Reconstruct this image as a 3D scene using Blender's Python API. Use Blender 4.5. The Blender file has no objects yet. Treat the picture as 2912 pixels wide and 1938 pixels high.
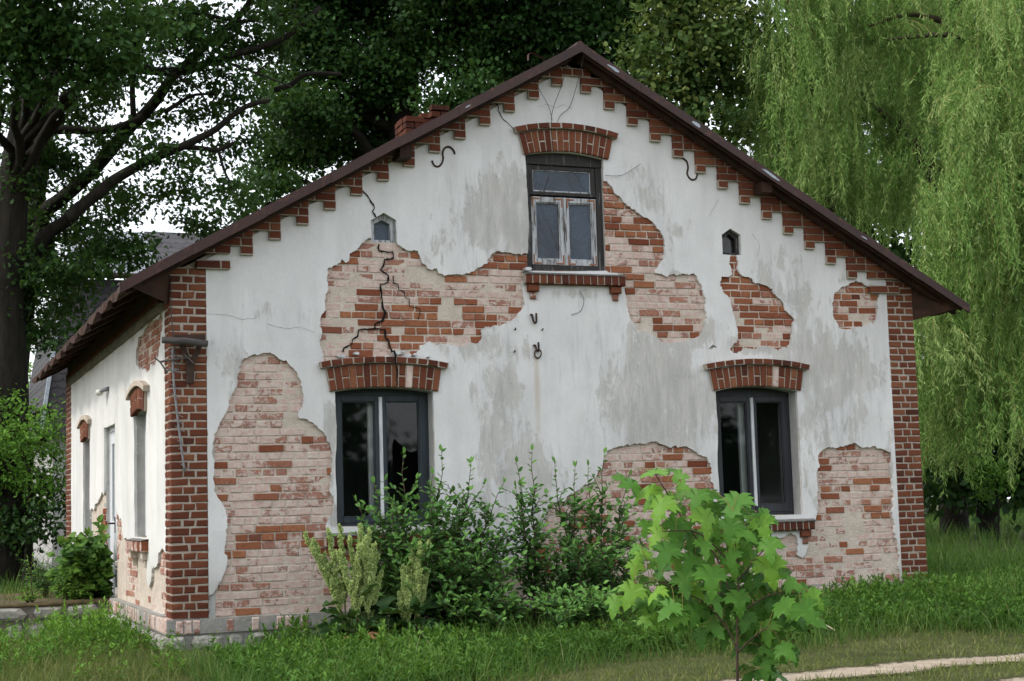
import bpy, math, random
import numpy as np
from mathutils import Vector, Matrix, geometry
C = bpy.context.scene.collection
SC = bpy.context.scene
rad = math.radians

# ---------------------------------------------------------------- camera
CX, CY, CZ = -2.807767, -15.275408, 1.007013
cam = bpy.data.cameras.new('camera')
cam.sensor_width = 36.0
cam.lens = 4395.3164 / 2912 * 36
cam.clip_end = 600
camo = bpy.data.objects.new('camera', cam)
C.objects.link(camo)
def cam_basis(yaw, pitch, roll):
    cy, sy = math.cos(yaw), math.sin(yaw)
    fw = Vector((sy*math.cos(pitch), cy*math.cos(pitch), math.sin(pitch)))
    rt = Vector((cy, -sy, 0)); up = rt.cross(fw)
    return rt*math.cos(roll)+up*math.sin(roll), -rt*math.sin(roll)+up*math.cos(roll), fw
rt, up, fw = cam_basis(0.37829332, 0.10579106, -0.02933459)
camo.matrix_world = Matrix(((rt.x, up.x, -fw.x, CX), (rt.y, up.y, -fw.y, CY), (rt.z, up.z, -fw.z, CZ), (0, 0, 0, 1)))
SC.camera = camo

# ---------------------------------------------------------------- sky, sun, exposure
SUN = Vector((-0.64, -0.03, 0.77)).normalized()
w = bpy.data.worlds.new('World'); SC.world = w
w.use_nodes = True
nt = w.node_tree; nt.nodes.clear()
sky = nt.nodes.new('ShaderNodeTexSky'); sky.sky_type = 'NISHITA'; sky.sun_disc = False
sky.sun_elevation = math.asin(SUN.z); sky.sun_rotation = math.atan2(SUN.x, SUN.y)
sky.air_density = 1.5; sky.dust_density = 4.0; sky.ozone_density = 1.0
mx = nt.nodes.new('ShaderNodeMix'); mx.data_type = 'RGBA'; mx.inputs[0].default_value = 0.72
nt.links.new(sky.outputs[0], mx.inputs[6]); mx.inputs[7].default_value = (7.8, 8.1, 8.6, 1)
bg = nt.nodes.new('ShaderNodeBackground'); bg.inputs[1].default_value = 0.085
nt.links.new(mx.outputs[2], bg.inputs[0])
wo = nt.nodes.new('ShaderNodeOutputWorld'); nt.links.new(bg.outputs[0], wo.inputs[0])
sl = bpy.data.lights.new('sun', 'SUN'); sl.energy = 0.8; sl.angle = rad(10); sl.color = (1.0, 0.965, 0.90)
so = bpy.data.objects.new('sun', sl); C.objects.link(so)
so.rotation_euler = SUN.to_track_quat('Z', 'Y').to_euler(); so.location = (-20, -6, 25)
vs = SC.view_settings
vs.view_transform = 'Standard'; vs.look = 'None'; vs.exposure = 1.48; vs.gamma = 1.0; vs.use_curve_mapping = False
SC.cycles.max_bounces = 6; SC.cycles.diffuse_bounces = 3; SC.cycles.glossy_bounces = 2
SC.cycles.transmission_bounces = 4; SC.cycles.transparent_max_bounces = 6
SC.cycles.caustics_reflective = False; SC.cycles.caustics_refractive = False

# ---------------------------------------------------------------- tags
def tag(o, label=None, cat=None, group=None, kind=None):
    for k, v in (('label', label), ('category', cat), ('group', group), ('kind', kind)):
        if v: o[k] = v
    return o
def empty(name, loc=(0, 0, 0), label=None, cat=None, group=None):
    o = bpy.data.objects.new(name, None); C.objects.link(o); o.location = loc
    o.empty_display_size = 0.2
    return tag(o, label, cat, group)

# ---------------------------------------------------------------- mesh collectors
class MB:
    """collects polygons with two per-vertex values (tint, lime)"""
    def __init__(s): s.v = []; s.f = []; s.t = []; s.l = []; s.m = []
    def add(s, vs, fs, tint=0.5, lime=0.0, mi=0):
        b = len(s.v); s.v += [tuple(p) for p in vs]
        s.t += [tint]*len(vs); s.l += [lime]*len(vs)
        s.f += [tuple(b+i for i in f) for f in fs]; s.m += [mi]*len(fs)
    def box(s, x0, x1, y0, y1, z0, z1, tint=0.5, lime=0.0, mi=0):
        s.add([(x0,y0,z0),(x1,y0,z0),(x1,y1,z0),(x0,y1,z0),(x0,y0,z1),(x1,y0,z1),(x1,y1,z1),(x0,y1,z1)],
              [(0,3,2,1),(4,5,6,7),(0,1,5,4),(1,2,6,5),(2,3,7,6),(3,0,4,7)], tint, lime, mi)
    def mbox(s, M, u0, u1, v0, v1, d0, d1, tint=0.5, lime=0.0, mi=0, bev=0.004):
        """box in wall coordinates (u along, v up, d outwards), chamfered on its outer face"""
        b = bev
        P = [(u0,v0,d0),(u1,v0,d0),(u1,v1,d0),(u0,v1,d0),(u0,v0,d1-b),(u1,v0,d1-b),(u1,v1,d1-b),(u0,v1,d1-b),
             (u0+b,v0+b,d1),(u1-b,v0+b,d1),(u1-b,v1-b,d1),(u0+b,v1-b,d1)]
        s.add([M(*p) for p in P], [(8,9,10,11),(4,5,9,8),(5,6,10,9),(6,7,11,10),(7,4,8,11),(0,1,5,4),(1,2,6,5),(2,3,7,6),(3,0,4,7),(0,3,2,1)], tint, lime, mi)
    def brick(s, M, q, d0, d1, tint, lime, rnd, jit=0.004, bev=0.006):
        """one worn brick: q = four (u,v) corners"""
        qq = [(u+rnd.uniform(-jit, jit), v+rnd.uniform(-jit, jit)*.7) for u, v in q]
        cu = sum(p[0] for p in qq)/4; cv = sum(p[1] for p in qq)/4
        P = [(u, v, d0) for u, v in qq]+[(u, v, d1-bev) for u, v in qq]
        for u, v in qq:
            du, dv = cu-u, cv-v; L = math.hypot(du, dv)
            k = bev*1.5/L
            P.append((u+du*k*1.0, v+dv*k*1.4, d1+rnd.uniform(-.0015, .0015)))
        s.add([M(*p) for p in P], [(8,9,10,11),(4,5,9,8),(5,6,10,9),(6,7,11,10),(7,4,8,11),(0,1,5,4),(1,2,6,5),(2,3,7,6),(3,0,4,7)], tint, lime)
    def tube(s, pts, radii, n=6, tint=0.5, cap=True, lime=0.0):
        pts = [Vector(p) for p in pts]
        if not hasattr(radii, '__len__'): radii = [radii]*len(pts)
        b = len(s.v); ref = None
        for i, p in enumerate(pts):
            t = (pts[min(i+1, len(pts)-1)]-pts[max(i-1, 0)])
            t = t.normalized() if t.length > 1e-9 else Vector((0, 0, 1))
            if ref is None:
                ref = t.orthogonal().normalized()
            else:
                ref = ref-t*ref.dot(t)
                ref = ref.normalized() if ref.length > 1e-6 else t.orthogonal().normalized()
            bi = t.cross(ref)
            for k in range(n):
                a = 2*math.pi*k/n
                s.v.append(tuple(p+(ref*math.cos(a)+bi*math.sin(a))*radii[i]))
        m = len(pts)
        s.t += [tint]*(n*m); s.l += [lime]*(n*m)
        for i in range(m-1):
            for k in range(n):
                s.f.append((b+i*n+k, b+i*n+(k+1) % n, b+(i+1)*n+(k+1) % n, b+(i+1)*n+k)); s.m.append(0)
        if cap:
            s.f.append(tuple(b+k for k in range(n))[::-1]); s.m.append(0)
            s.f.append(tuple(b+(m-1)*n+k for k in range(n))); s.m.append(0)
    def build(s, name, mats, parent=None, smooth=False):
        me = bpy.data.meshes.new(name); me.from_pydata(s.v, [], s.f)
        if not isinstance(mats, (list, tuple)): mats = [mats]
        for m in mats: me.materials.append(m)
        if len(mats) > 1: me.polygons.foreach_set('material_index', s.m)
        if smooth: me.polygons.foreach_set('use_smooth', [True]*len(me.polygons))
        for nm, d in (('tint', s.t), ('lime', s.l)):
            a = me.attributes.new(nm, 'FLOAT', 'POINT'); a.data.foreach_set('value', d)
        me.update()
        o = bpy.data.objects.new(name, me); C.objects.link(o)
        if parent: o.parent = parent; o.matrix_parent_inverse = Matrix.Translation(parent_world(parent)).inverted()
        return o
def parent_world(p):
    v = Vector((0, 0, 0))
    while p is not None:
        v += p.location+p.matrix_parent_inverse.translation; p = p.parent
    return v
FRONT = lambda u, v, d: (u, -d, v)
SIDE = lambda u, v, d: (-.33-d, u, v)

def np_mesh(name, V, F, mat, parent=None, tint=None, smooth=False):
    """V (n,3); F (m,k) uniform polygons"""
    me = bpy.data.meshes.new(name)
    m, k = F.shape
    me.vertices.add(len(V)); me.vertices.foreach_set('co', V.astype(np.float32).ravel())
    me.loops.add(m*k); me.loops.foreach_set('vertex_index', F.astype(np.int32).ravel())
    me.polygons.add(m); me.polygons.foreach_set('loop_start', np.arange(0, m*k, k, dtype=np.int32))
    me.materials.append(mat)
    if smooth: me.polygons.foreach_set('use_smooth', np.ones(m, dtype=bool))
    if tint is not None:
        a = me.attributes.new('tint', 'FLOAT', 'POINT'); a.data.foreach_set('value', tint.astype(np.float32))
    me.update(calc_edges=True)
    o = bpy.data.objects.new(name, me); C.objects.link(o)
    if parent: o.parent = parent; o.matrix_parent_inverse = Matrix.Translation(parent_world(parent)).inverted()
    return o
def unit(a): return a/np.maximum(np.linalg.norm(a, axis=1, keepdims=True), 1e-9)
def leaves(name, P, D, N, L, W, tm, mat, parent=None, tint=None, smooth=False):
    """one leaf template per point: D leaf axis, N leaf normal, L length, W width"""
    tv, tf = tm
    tv = np.array(tv, float); tf = np.array(tf)
    D = unit(D); X = unit(np.cross(D, N)); N = np.cross(X, D)
    n = len(P); k = len(tv)
    V = (P[:, None, :]+X[:, None, :]*(tv[None, :, 0]*W[:, None])[:, :, None]+D[:, None, :]*(tv[None, :, 1]*L[:, None])[:, :, None]
         + N[:, None, :]*(tv[None, :, 2]*L[:, None])[:, :, None]).reshape(-1, 3)
    F = (tf[None]+(np.arange(n)*k)[:, None, None]).reshape(-1, tf.shape[1])
    return np_mesh(name, V, F, mat, parent, np.repeat(tint, k) if tint is not None else np.repeat(np.zeros(n)+.5, k), smooth)
OVAL = ([(0,0,0),(-.36,.3,.05),(-.34,.65,.02),(0,1,-.1),(.34,.65,.02),(.36,.3,.05)], [(0,1,2,3),(0,3,4,5)])
LANCE = ([(0,0,0),(-.5,.4,.04),(0,1,-.14),(.5,.4,.04)], [(0,1,2),(0,2,3)])
BLADE = ([(-.5,0,0),(.5,0,0),(-.4,.55,.1),(.4,.55,.1),(0,1,.42)], [(0,1,3),(0,3,2),(2,3,4)])
OAK = ([(0,0,0),(-.2,.25,.03),(-.12,.36,.02),(-.36,.52,.05),(-.24,.64,0),(-.36,.82,0),(0,1,-.08),(.36,.82,0),(.24,.64,0),(.36,.52,.05),(.12,.36,.02),(.2,.25,.03)],
       [(0,1,2,3,4,5,6),(0,6,7,8,9,10,11)])
HEART = ([(0,0,0),(-.3,-.08,.03),(-.52,.2,.06),(-.4,.6,.02),(0,1.08,-.12),(.4,.6,.02),(.52,.2,.06),(.3,-.08,.03)], [(0,1,2,3,4),(0,4,5,6,7)])

# ---------------------------------------------------------------- materials
def new_mat(name):
    m = bpy.data.materials.new(name); m.use_nodes = True
    n = m.node_tree; n.nodes.clear()
    return m, n
class NB:
    def __init__(s, nt): s.nt = nt
    def n(s, t, ins=None, **props):
        nd = s.nt.nodes.new(t)
        for k, v in props.items(): setattr(nd, k, v)
        for k, v in (ins or {}).items(): s.set(nd, k, v)
        return nd
    def set(s, nd, k, v):
        sock = nd.inputs[k]
        if hasattr(v, 'bl_idname') or isinstance(v, bpy.types.NodeSocket):
            if not isinstance(v, bpy.types.NodeSocket): v = v.outputs[0]
            s.nt.links.new(v, sock)
        else:
            sock.default_value = (v+(1,)) if (isinstance(v, tuple) and len(v) == 3 and sock.type == 'RGBA') else v
    def pos(s, sc=(1, 1, 1)):
        g = s.n('ShaderNodeNewGeometry')
        return s.n('ShaderNodeMapping', {0: g.outputs['Position'], 3: sc})
    def noise(s, vec, scale, detail=5, rough=.55, dist=0.0):
        return s.n('ShaderNodeTexNoise', {'Vector': vec, 'Scale': scale, 'Detail': float(detail), 'Roughness': rough, 'Distortion': dist}).outputs[0]
    def attr(s, name): return s.n('ShaderNodeAttribute', attribute_name=name).outputs['Fac']
    def math(s, op, a, b=0.0, c=None):
        ins = {0: a, 1: b}
        if c is not None: ins[2] = c
        return s.n('ShaderNodeMath', ins, operation=op).outputs[0]
    def step(s, x, a, b):
        return s.n('ShaderNodeMapRange', {0: x, 1: a, 2: b, 3: 0.0, 4: 1.0}, interpolation_type='SMOOTHSTEP').outputs[0]
    def mix(s, f, a, b, mode='MIX'):
        nd = s.n('ShaderNodeMix', data_type='RGBA', blend_type=mode)
        s.set(nd, 0, f)
        for i, v in ((6, a), (7, b)):
            s.set(nd, i, v)
        return nd.outputs[2]
    def ramp(s, x, stops):
        nd = s.n('ShaderNodeValToRGB', {0: x}); e = nd.color_ramp.elements
        while len(e) < len(stops): e.new(0.5)
        for el, (p, c) in zip(e, stops): el.position = p; el.color = c+(1,)
        return nd.outputs[0]
    def bump(s, h, strength, dist):
        return s.n('ShaderNodeBump', {'Height': h, 'Strength': strength, 'Distance': dist}).outputs[0]
    def out(s, col, rough=.9, bump=None, spec=.3, metal=0.0):
        p = s.n('ShaderNodeBsdfPrincipled', {'Base Color': col, 'Roughness': rough, 'Specular IOR Level': spec, 'Metallic': metal})
        if bump is not None: s.set(p, 'Normal', bump)
        s.n('ShaderNodeOutputMaterial', {0: p.outputs[0]})
        return p

def m_plaster(name, white=(.715, .70, .68), streak=1.0):
    m, n = new_mat(name); b = NB(n)
    wv = b.attr('wear')
    n1 = b.math('ADD', b.math('MULTIPLY', b.noise(b.pos((1, 1, .55)), 2.4, 8, .62, .4), .5), b.math('MULTIPLY', b.noise(b.pos((1, 1, .38)), 8.5, 10, .70, .3), .5))
    a = b.math('ADD', n1, b.math('MULTIPLY', b.math('SUBTRACT', wv, .5), .34))
    k1 = b.step(a, .525, .590)
    fleck = b.step(b.noise(b.pos((1, 1, .22)), 30, 8, .75), .55, .63)
    k1 = b.math('MULTIPLY', k1, b.math('SUBTRACT', 1.0, b.math('MULTIPLY', fleck, .75)))
    n2 = b.noise(b.pos((1, 1, .13)), 16, 10, .76)
    a2 = b.math('ADD', n2, b.math('MULTIPLY', b.math('SUBTRACT', wv, .55), .30))
    k2 = b.math('MULTIPLY', b.step(a2, .48, .72), .46*streak)
    n3 = b.noise(b.pos((1, 1, .6)), 38, 6, .7)
    beige = b.ramp(b.noise(b.pos((1, 1, .4)), 5, 9, .7), [(.3, (.455, .43, .395)), (.7, (.60, .575, .54))])
    whites = b.ramp(b.noise(b.pos((1, 1, .35)), 1.7, 8, .65), [(.28, tuple(c*.80 for c in white)), (.62, white)])
    col = b.mix(k1, whites, beige)
    col = b.mix(k2, col, (.31, .305, .30))
    spots = b.step(b.noise(b.pos((1, 1, .35)), 20, 9, .78), .63, .70)
    col = b.mix(b.math('MULTIPLY', spots, .40), col, (.32, .31, .30))
    wash = b.step(b.noise(b.pos((1, 1, .12)), 3.2, 6, .6), .45, .75)
    col = b.mix(b.math('MULTIPLY', wash, .24), col, (.40, .39, .37))
    col = b.mix(b.math('MULTIPLY', b.step(n3, .35, .7), .12), col, (.42, .42, .42))
    sp = b.n('ShaderNodeSeparateXYZ', {0: b.n('ShaderNodeNewGeometry').outputs['Position']})
    dx = b.math('ABSOLUTE', b.math('SUBTRACT', sp.outputs[0], 3.525))
    dr = b.math('MULTIPLY', b.math('SUBTRACT', 1.0, b.step(b.math('ADD', dx, b.math('MULTIPLY', n1, .05)), .03, .075)), b.math('MULTIPLY', b.step(sp.outputs[2], 1.5, 2.2), b.math('SUBTRACT', 1.0, b.step(sp.outputs[2], 2.56, 2.6))))
    col = b.mix(b.math('MULTIPLY', dr, .35*streak), col, (.36, .24, .11))
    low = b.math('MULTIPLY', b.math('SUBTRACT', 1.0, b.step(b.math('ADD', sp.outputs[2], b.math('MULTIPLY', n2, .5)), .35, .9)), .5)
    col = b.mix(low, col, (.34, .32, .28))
    h = b.math('ADD', b.math('MULTIPLY', n3, .5), b.math('MULTIPLY', b.math('SUBTRACT', 1.0, k1), .7))
    h = b.math('ADD', h, b.math('MULTIPLY', b.noise(b.pos(), 7, 6, .6), 1.2))
    b.out(col, .92, b.bump(h, .7, .006), .2)
    return m
def m_brick(name, bright=1.0, satur=1.0):
    m, n = new_mat(name); b = NB(n)
    t = b.attr('tint'); l = b.attr('lime')
    base = b.ramp(t, [(0, (.075*bright, .026*bright, .018*bright)), (.3, (.165*bright, .046*bright, .024*bright)), (.65, (.262*bright, .088*bright, .043*bright)), (1, (.365*bright, .15*bright, .074*bright))])
    nz = b.noise(b.pos(), 30, 7, .7)
    base = b.mix(b.math('MULTIPLY', b.step(l, .32, .46), .62), base, (.43, .235, .185))
    base = b.mix(b.math('MULTIPLY', b.step(nz, .38, .72), .55), base, (.11, .035, .02))
    base = b.mix(b.math('MULTIPLY', b.step(b.noise(b.pos(), 75, 5, .7), .56, .75), .35), base, (.42, .21, .13))
    ln = b.noise(b.pos((1, 1, 1.3)), 11, 9, .74, .6)
    k = b.step(b.math('ADD', ln, b.math('MULTIPLY', b.math('SUBTRACT', l, .5), .62)), .50, .585)
    limec = b.ramp(b.noise(b.pos(), 16, 7, .65), [(.3, (.50, .315, .27)), (.5, (.565, .445, .385)), (.66, (.62, .555, .49))])
    k3 = b.math('MULTIPLY', k, b.math('ADD', b.math('MULTIPLY', b.noise(b.pos(), 45, 5, .7), .4), .68))
    col = b.mix(k3, base, limec)
    h = b.math('ADD', nz, b.math('MULTIPLY', k, .5))
    b.out(col, .9, b.bump(h, .9, .006), .2)
    return m
def m_mortar(name, c0=(.47, .395, .32), c1=(.62, .545, .465)):
    m, n = new_mat(name); b = NB(n)
    f = b.noise(b.pos(), 14, 9, .7)
    col = b.ramp(b.noise(b.pos(), 6, 8, .65), [(.3, c0), (.7, c1)])
    col = b.mix(b.math('MULTIPLY', b.step(b.noise(b.pos((1, 1, 1.6)), 12, 8, .72), .56, .64), .45), col, (.46, .27, .225))
    col = b.mix(b.math('MULTIPLY', b.step(b.noise(b.pos(), 60, 4, .7), .6, .72), .5), col, (.26, .22, .18))
    h = b.math('ADD', f, b.math('MULTIPLY', b.noise(b.pos((1, 1, 1.4)), 34, 6, .7), .6))
    b.out(col, .95, b.bump(h, 1.0, .014), .15)
    return m
def m_paint(name, paint, under, thr=.6, sc=(1, 1, .12), scale=26, rough=.6, soft=.05, bumpd=.002):
    m, n = new_mat(name); b = NB(n)
    g = b.noise(b.pos(sc), scale, 8, .7)
    k = b.step(g, thr, thr+soft)
    pc = b.mix(b.step(b.noise(b.pos(sc), scale*.5, 6, .6), .35, .7), paint, tuple(c*.6 for c in paint))
    uc = b.mix(b.noise(b.pos(sc), scale*3, 5, .6), under, tuple(c*.45 for c in under))
    col = b.mix(k, pc, uc)
    b.out(col, rough, b.bump(g, .6, bumpd), .35)
    return m
def m_plain(name, c0, c1, scale=8, rough=.85, bump=.006, sc=(1, 1, 1), spec=.25, metal=0.0, strength=.6):
    m, n = new_mat(name); b = NB(n)
    f = b.noise(b.pos(sc), scale, 8, .65)
    col = b.ramp(f, [(.3, c0), (.7, c1)])
    b.out(col, rough, b.bump(f, strength, bump), spec, metal)
    return m
def m_leaf(name, dark, mid, light, trans=.3, rough=.55, spec=.16):
    m, n = new_mat(name); b = NB(n)
    col = b.ramp(b.attr('tint'), [(0, dark), (.5, mid), (1, light)])
    p = b.n('ShaderNodeBsdfPrincipled', {'Base Color': col, 'Roughness': rough, 'Specular IOR Level': spec})
    tr = b.n('ShaderNodeBsdfTranslucent', {'Color': b.mix(.22, col, (.26, .42, .04))})
    mxs = b.n('ShaderNodeMixShader', {0: trans, 1: p.outputs[0], 2: tr.outputs[0]})
    b.n('ShaderNodeOutputMaterial', {0: mxs.outputs[0]})
    return m
def m_glass(name, dust=0.0, dustc=(.12, .15, .19), refl=1.0):
    m, n = new_mat(name); b = NB(n)
    fr = b.n('ShaderNodeFresnel', {'IOR': 1.5})
    tr = b.n('ShaderNodeBsdfTransparent', {'Color': (.93, .95, .95)})
    gl = b.n('ShaderNodeBsdfGlossy', {'Roughness': .03, 'Color': (refl, refl, refl)})
    s1 = b.n('ShaderNodeMixShader', {0: b.math('MULTIPLY', fr.outputs[0], .9), 1: tr.outputs[0], 2: gl.outputs[0]})
    df = b.n('ShaderNodeBsdfDiffuse', {'Color': b.ramp(b.noise(b.pos((1, 1, .5)), 5, 7, .6), [(.3, tuple(c*.8 for c in dustc)), (.7, dustc)])})
    s2 = b.n('ShaderNodeMixShader', {0: b.math('MULTIPLY', b.step(b.noise(b.pos(), 3, 7, .6), .1, .8), dust*1.5), 1: s1.outputs[0], 2: df.outputs[0]})
    b.n('ShaderNodeOutputMaterial', {0: s2.outputs[0]})
    return m
M = {}
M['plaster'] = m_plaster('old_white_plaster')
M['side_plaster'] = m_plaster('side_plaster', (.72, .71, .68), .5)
M['brick'] = m_brick('worn_brick', .95)
M['red_brick'] = m_brick('pilaster_brick', .64)
M['mortar'] = m_mortar('lime_mortar')
M['joint'] = m_mortar('joint_mortar', (.30, .258, .21), (.45, .395, .33))
M['render_grey'] = m_plain('grey_render', (.33, .325, .31), (.46, .45, .43), 6, .95, .004)
M['sill_stone'] = m_plain('sill_stone', (.085, .08, .075), (.20, .19, .175), 9, .95, .005)
M['shaded_lime'] = m_plain('shaded_limewash', (.10, .095, .07), (.24, .22, .165), 9, .95, .005)  # cornice limewash, its colour darkened to carry the shade under the eave
M['soot_brick'] = m_brick('sooty_brick', .34)
M['stone'] = m_plain('plinth_stone', (.16, .155, .14), (.42, .40, .36), 7, .95, .03, strength=1.0)
M['rake_metal'] = m_paint('rusty_red_metal', (.040, .0140, .0105), (.115, .042, .021), .53, (1, 1, 1), 9, .5, .14)
M['peeled'] = m_plain('bare_zinc', (.22, .26, .31), (.44, .47, .50), 14, .55, .002)
mt, nn = new_mat('dark_pantiles'); b = NB(nn)
sp = b.n('ShaderNodeSeparateXYZ', {0: b.n('ShaderNodeNewGeometry').outputs['Position']})
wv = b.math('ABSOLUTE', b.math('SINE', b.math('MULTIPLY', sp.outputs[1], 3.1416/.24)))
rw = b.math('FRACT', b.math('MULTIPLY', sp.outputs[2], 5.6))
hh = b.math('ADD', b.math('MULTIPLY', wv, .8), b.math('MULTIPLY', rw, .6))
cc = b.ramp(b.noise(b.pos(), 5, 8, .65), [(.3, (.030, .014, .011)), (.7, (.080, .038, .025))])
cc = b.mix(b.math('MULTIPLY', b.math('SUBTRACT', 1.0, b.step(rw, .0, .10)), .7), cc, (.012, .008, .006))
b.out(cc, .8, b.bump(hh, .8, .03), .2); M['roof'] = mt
M['soffit_wood'] = m_plain('soffit_wood', (.016, .009, .006), (.060, .027, .014), 6, .8, .004, (1, .25, 1))
M['dark_wood'] = m_paint('dark_window_wood', (.028, .024, .022), (.17, .16, .155), .55, (1, 1, .10), 30, .7, .10)
M['pale_wood'] = m_paint('peeling_white_wood', (.46, .47, .48), (.14, .12, .105), .50, (1, 1, .12), 30, .7, .10)
M['blue_paint'] = m_paint('blue_green_paint', (.030, .042, .050), (.10, .075, .06), .62, (1, 1, .12), 24, .5, .06)
M['black_paint'] = m_paint('black_blue_paint', (.032, .034, .040), (.14, .09, .07), .64, (1, 1, .12), 24, .5, .06)
M['white_batten'] = m_paint('white_batten', (.62, .63, .64), (.25, .22, .2), .66, (1, 1, .2), 20, .5)
M['inner_frame'] = m_plain('inner_frame', (.62, .66, .63), (.74, .77, .74), 6, .6, .001)
M['pvc'] = m_plain('white_plastic', (.66, .68, .70), (.72, .74, .76), 3, .35, .0005)
M['glass'] = m_glass('dark_glass', .03, (.022, .03, .042))
M['dull_glass'] = m_glass('dusty_glass', .68, (.11, .135, .172))
M['green_glass'] = m_glass('door_glass', .35, (.08, .12, .12))
M['iron'] = m_plain('rusty_iron', (.018, .013, .011), (.075, .04, .028), 18, .75, .003)
M['rust'] = m_plain('corner_rust', (.20, .075, .035), (.30, .13, .07), 20, .8, .002)
M['wire'] = m_plain('old_wire', (.03, .026, .024), (.07, .06, .055), 12, .6, .001)
M['grey_tube'] = m_plain('grey_conduit', (.14, .14, .145), (.27, .27, .28), 12, .55, .001)
M['log'] = m_plain('grey_pole_wood', (.03, .027, .025), (.15, .135, .125), 18, .85, .006, (.15, 1, 1))
M['crack'] = m_plain('crack_gap', (.006, .005, .004), (.012, .010, .008), 10, 1, .001)
M['dark_room'] = m_plain('room_wall', (.05, .05, .05), (.08, .08, .08), 3, 1, .001)
M['bark'] = m_plain('dark_bark', (.008, .007, .005), (.030, .025, .019), 9, .95, .04, (1, 1, .25), strength=1)
M['willow_bark'] = m_plain('willow_bark', (.035, .028, .018), (.11, .085, .055), 10, .95, .03, (1, 1, .3), strength=1)
M['twig'] = m_plain('twig_bark', (.035, .025, .018), (.09, .06, .04), 14, .85, .004)
M['slate'] = None
M['bulb'] = m_plain('milky_bulb', (.62, .61, .56), (.70, .69, .64), 4, .25, .0005)
# ---------------------------------------------------------------- polygon sheets with holes
def hash2(i, j, s=0):
    n = (i*374761393+j*668265263+s*982451653) & 0xffffffff
    n = ((n ^ (n >> 13))*1274126177) & 0xffffffff
    return ((n ^ (n >> 16)) & 0xffff)/65535.0
def vnoise(x, y, s=0):
    i, j = math.floor(x), math.floor(y); fx, fy = x-i, y-j
    fx = fx*fx*(3-2*fx); fy = fy*fy*(3-2*fy)
    a = hash2(i, j, s)*(1-fx)+hash2(i+1, j, s)*fx
    b = hash2(i, j+1, s)*(1-fx)+hash2(i+1, j+1, s)*fx
    return a*(1-fy)+b*fy
def rag(poly, step=.022, amp=.17, seed=1, maxamp=.02):
    """breaks a traced outline into a crumbling edge"""
    r = random.Random(seed)
    def sub(a, b):
        L = math.hypot(b[0]-a[0], b[1]-a[1])
        if L < step: return [a]
        k = max(-maxamp, min(maxamp, r.gauss(0, amp)*L*.5))
        m = ((a[0]+b[0])/2-(b[1]-a[1])/L*k, (a[1]+b[1])/2+(b[0]-a[0])/L*k)
        return sub(a, m)+sub(m, b)
    o = []
    for i, a in enumerate(poly): o += sub(a, poly[(i+1) % len(poly)])
    return o
def inside(P, poly):
    x, y = P[:, 0], P[:, 1]; q = np.array(poly, float); c = np.zeros(len(P), bool)
    x0, y0 = q[:, 0].min(), q[:, 1].min(); x1, y1 = q[:, 0].max(), q[:, 1].max()
    w = np.where((x >= x0) & (x <= x1) & (y >= y0) & (y <= y1))[0]
    if len(w) == 0: return c
    xs, ys = x[w], y[w]; cc = np.zeros(len(w), bool); j = len(q)-1
    for i in range(len(q)):
        xi, yi, xj, yj = q[i, 0], q[i, 1], q[j, 0], q[j, 1]
        if yi != yj:
            cr = ((yi > ys) != (yj > ys)) & (xs < (xj-xi)*(ys-yi)/(yj-yi)+xi)
            cc ^= cr
        j = i
    c[w] = cc
    return c
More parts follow.
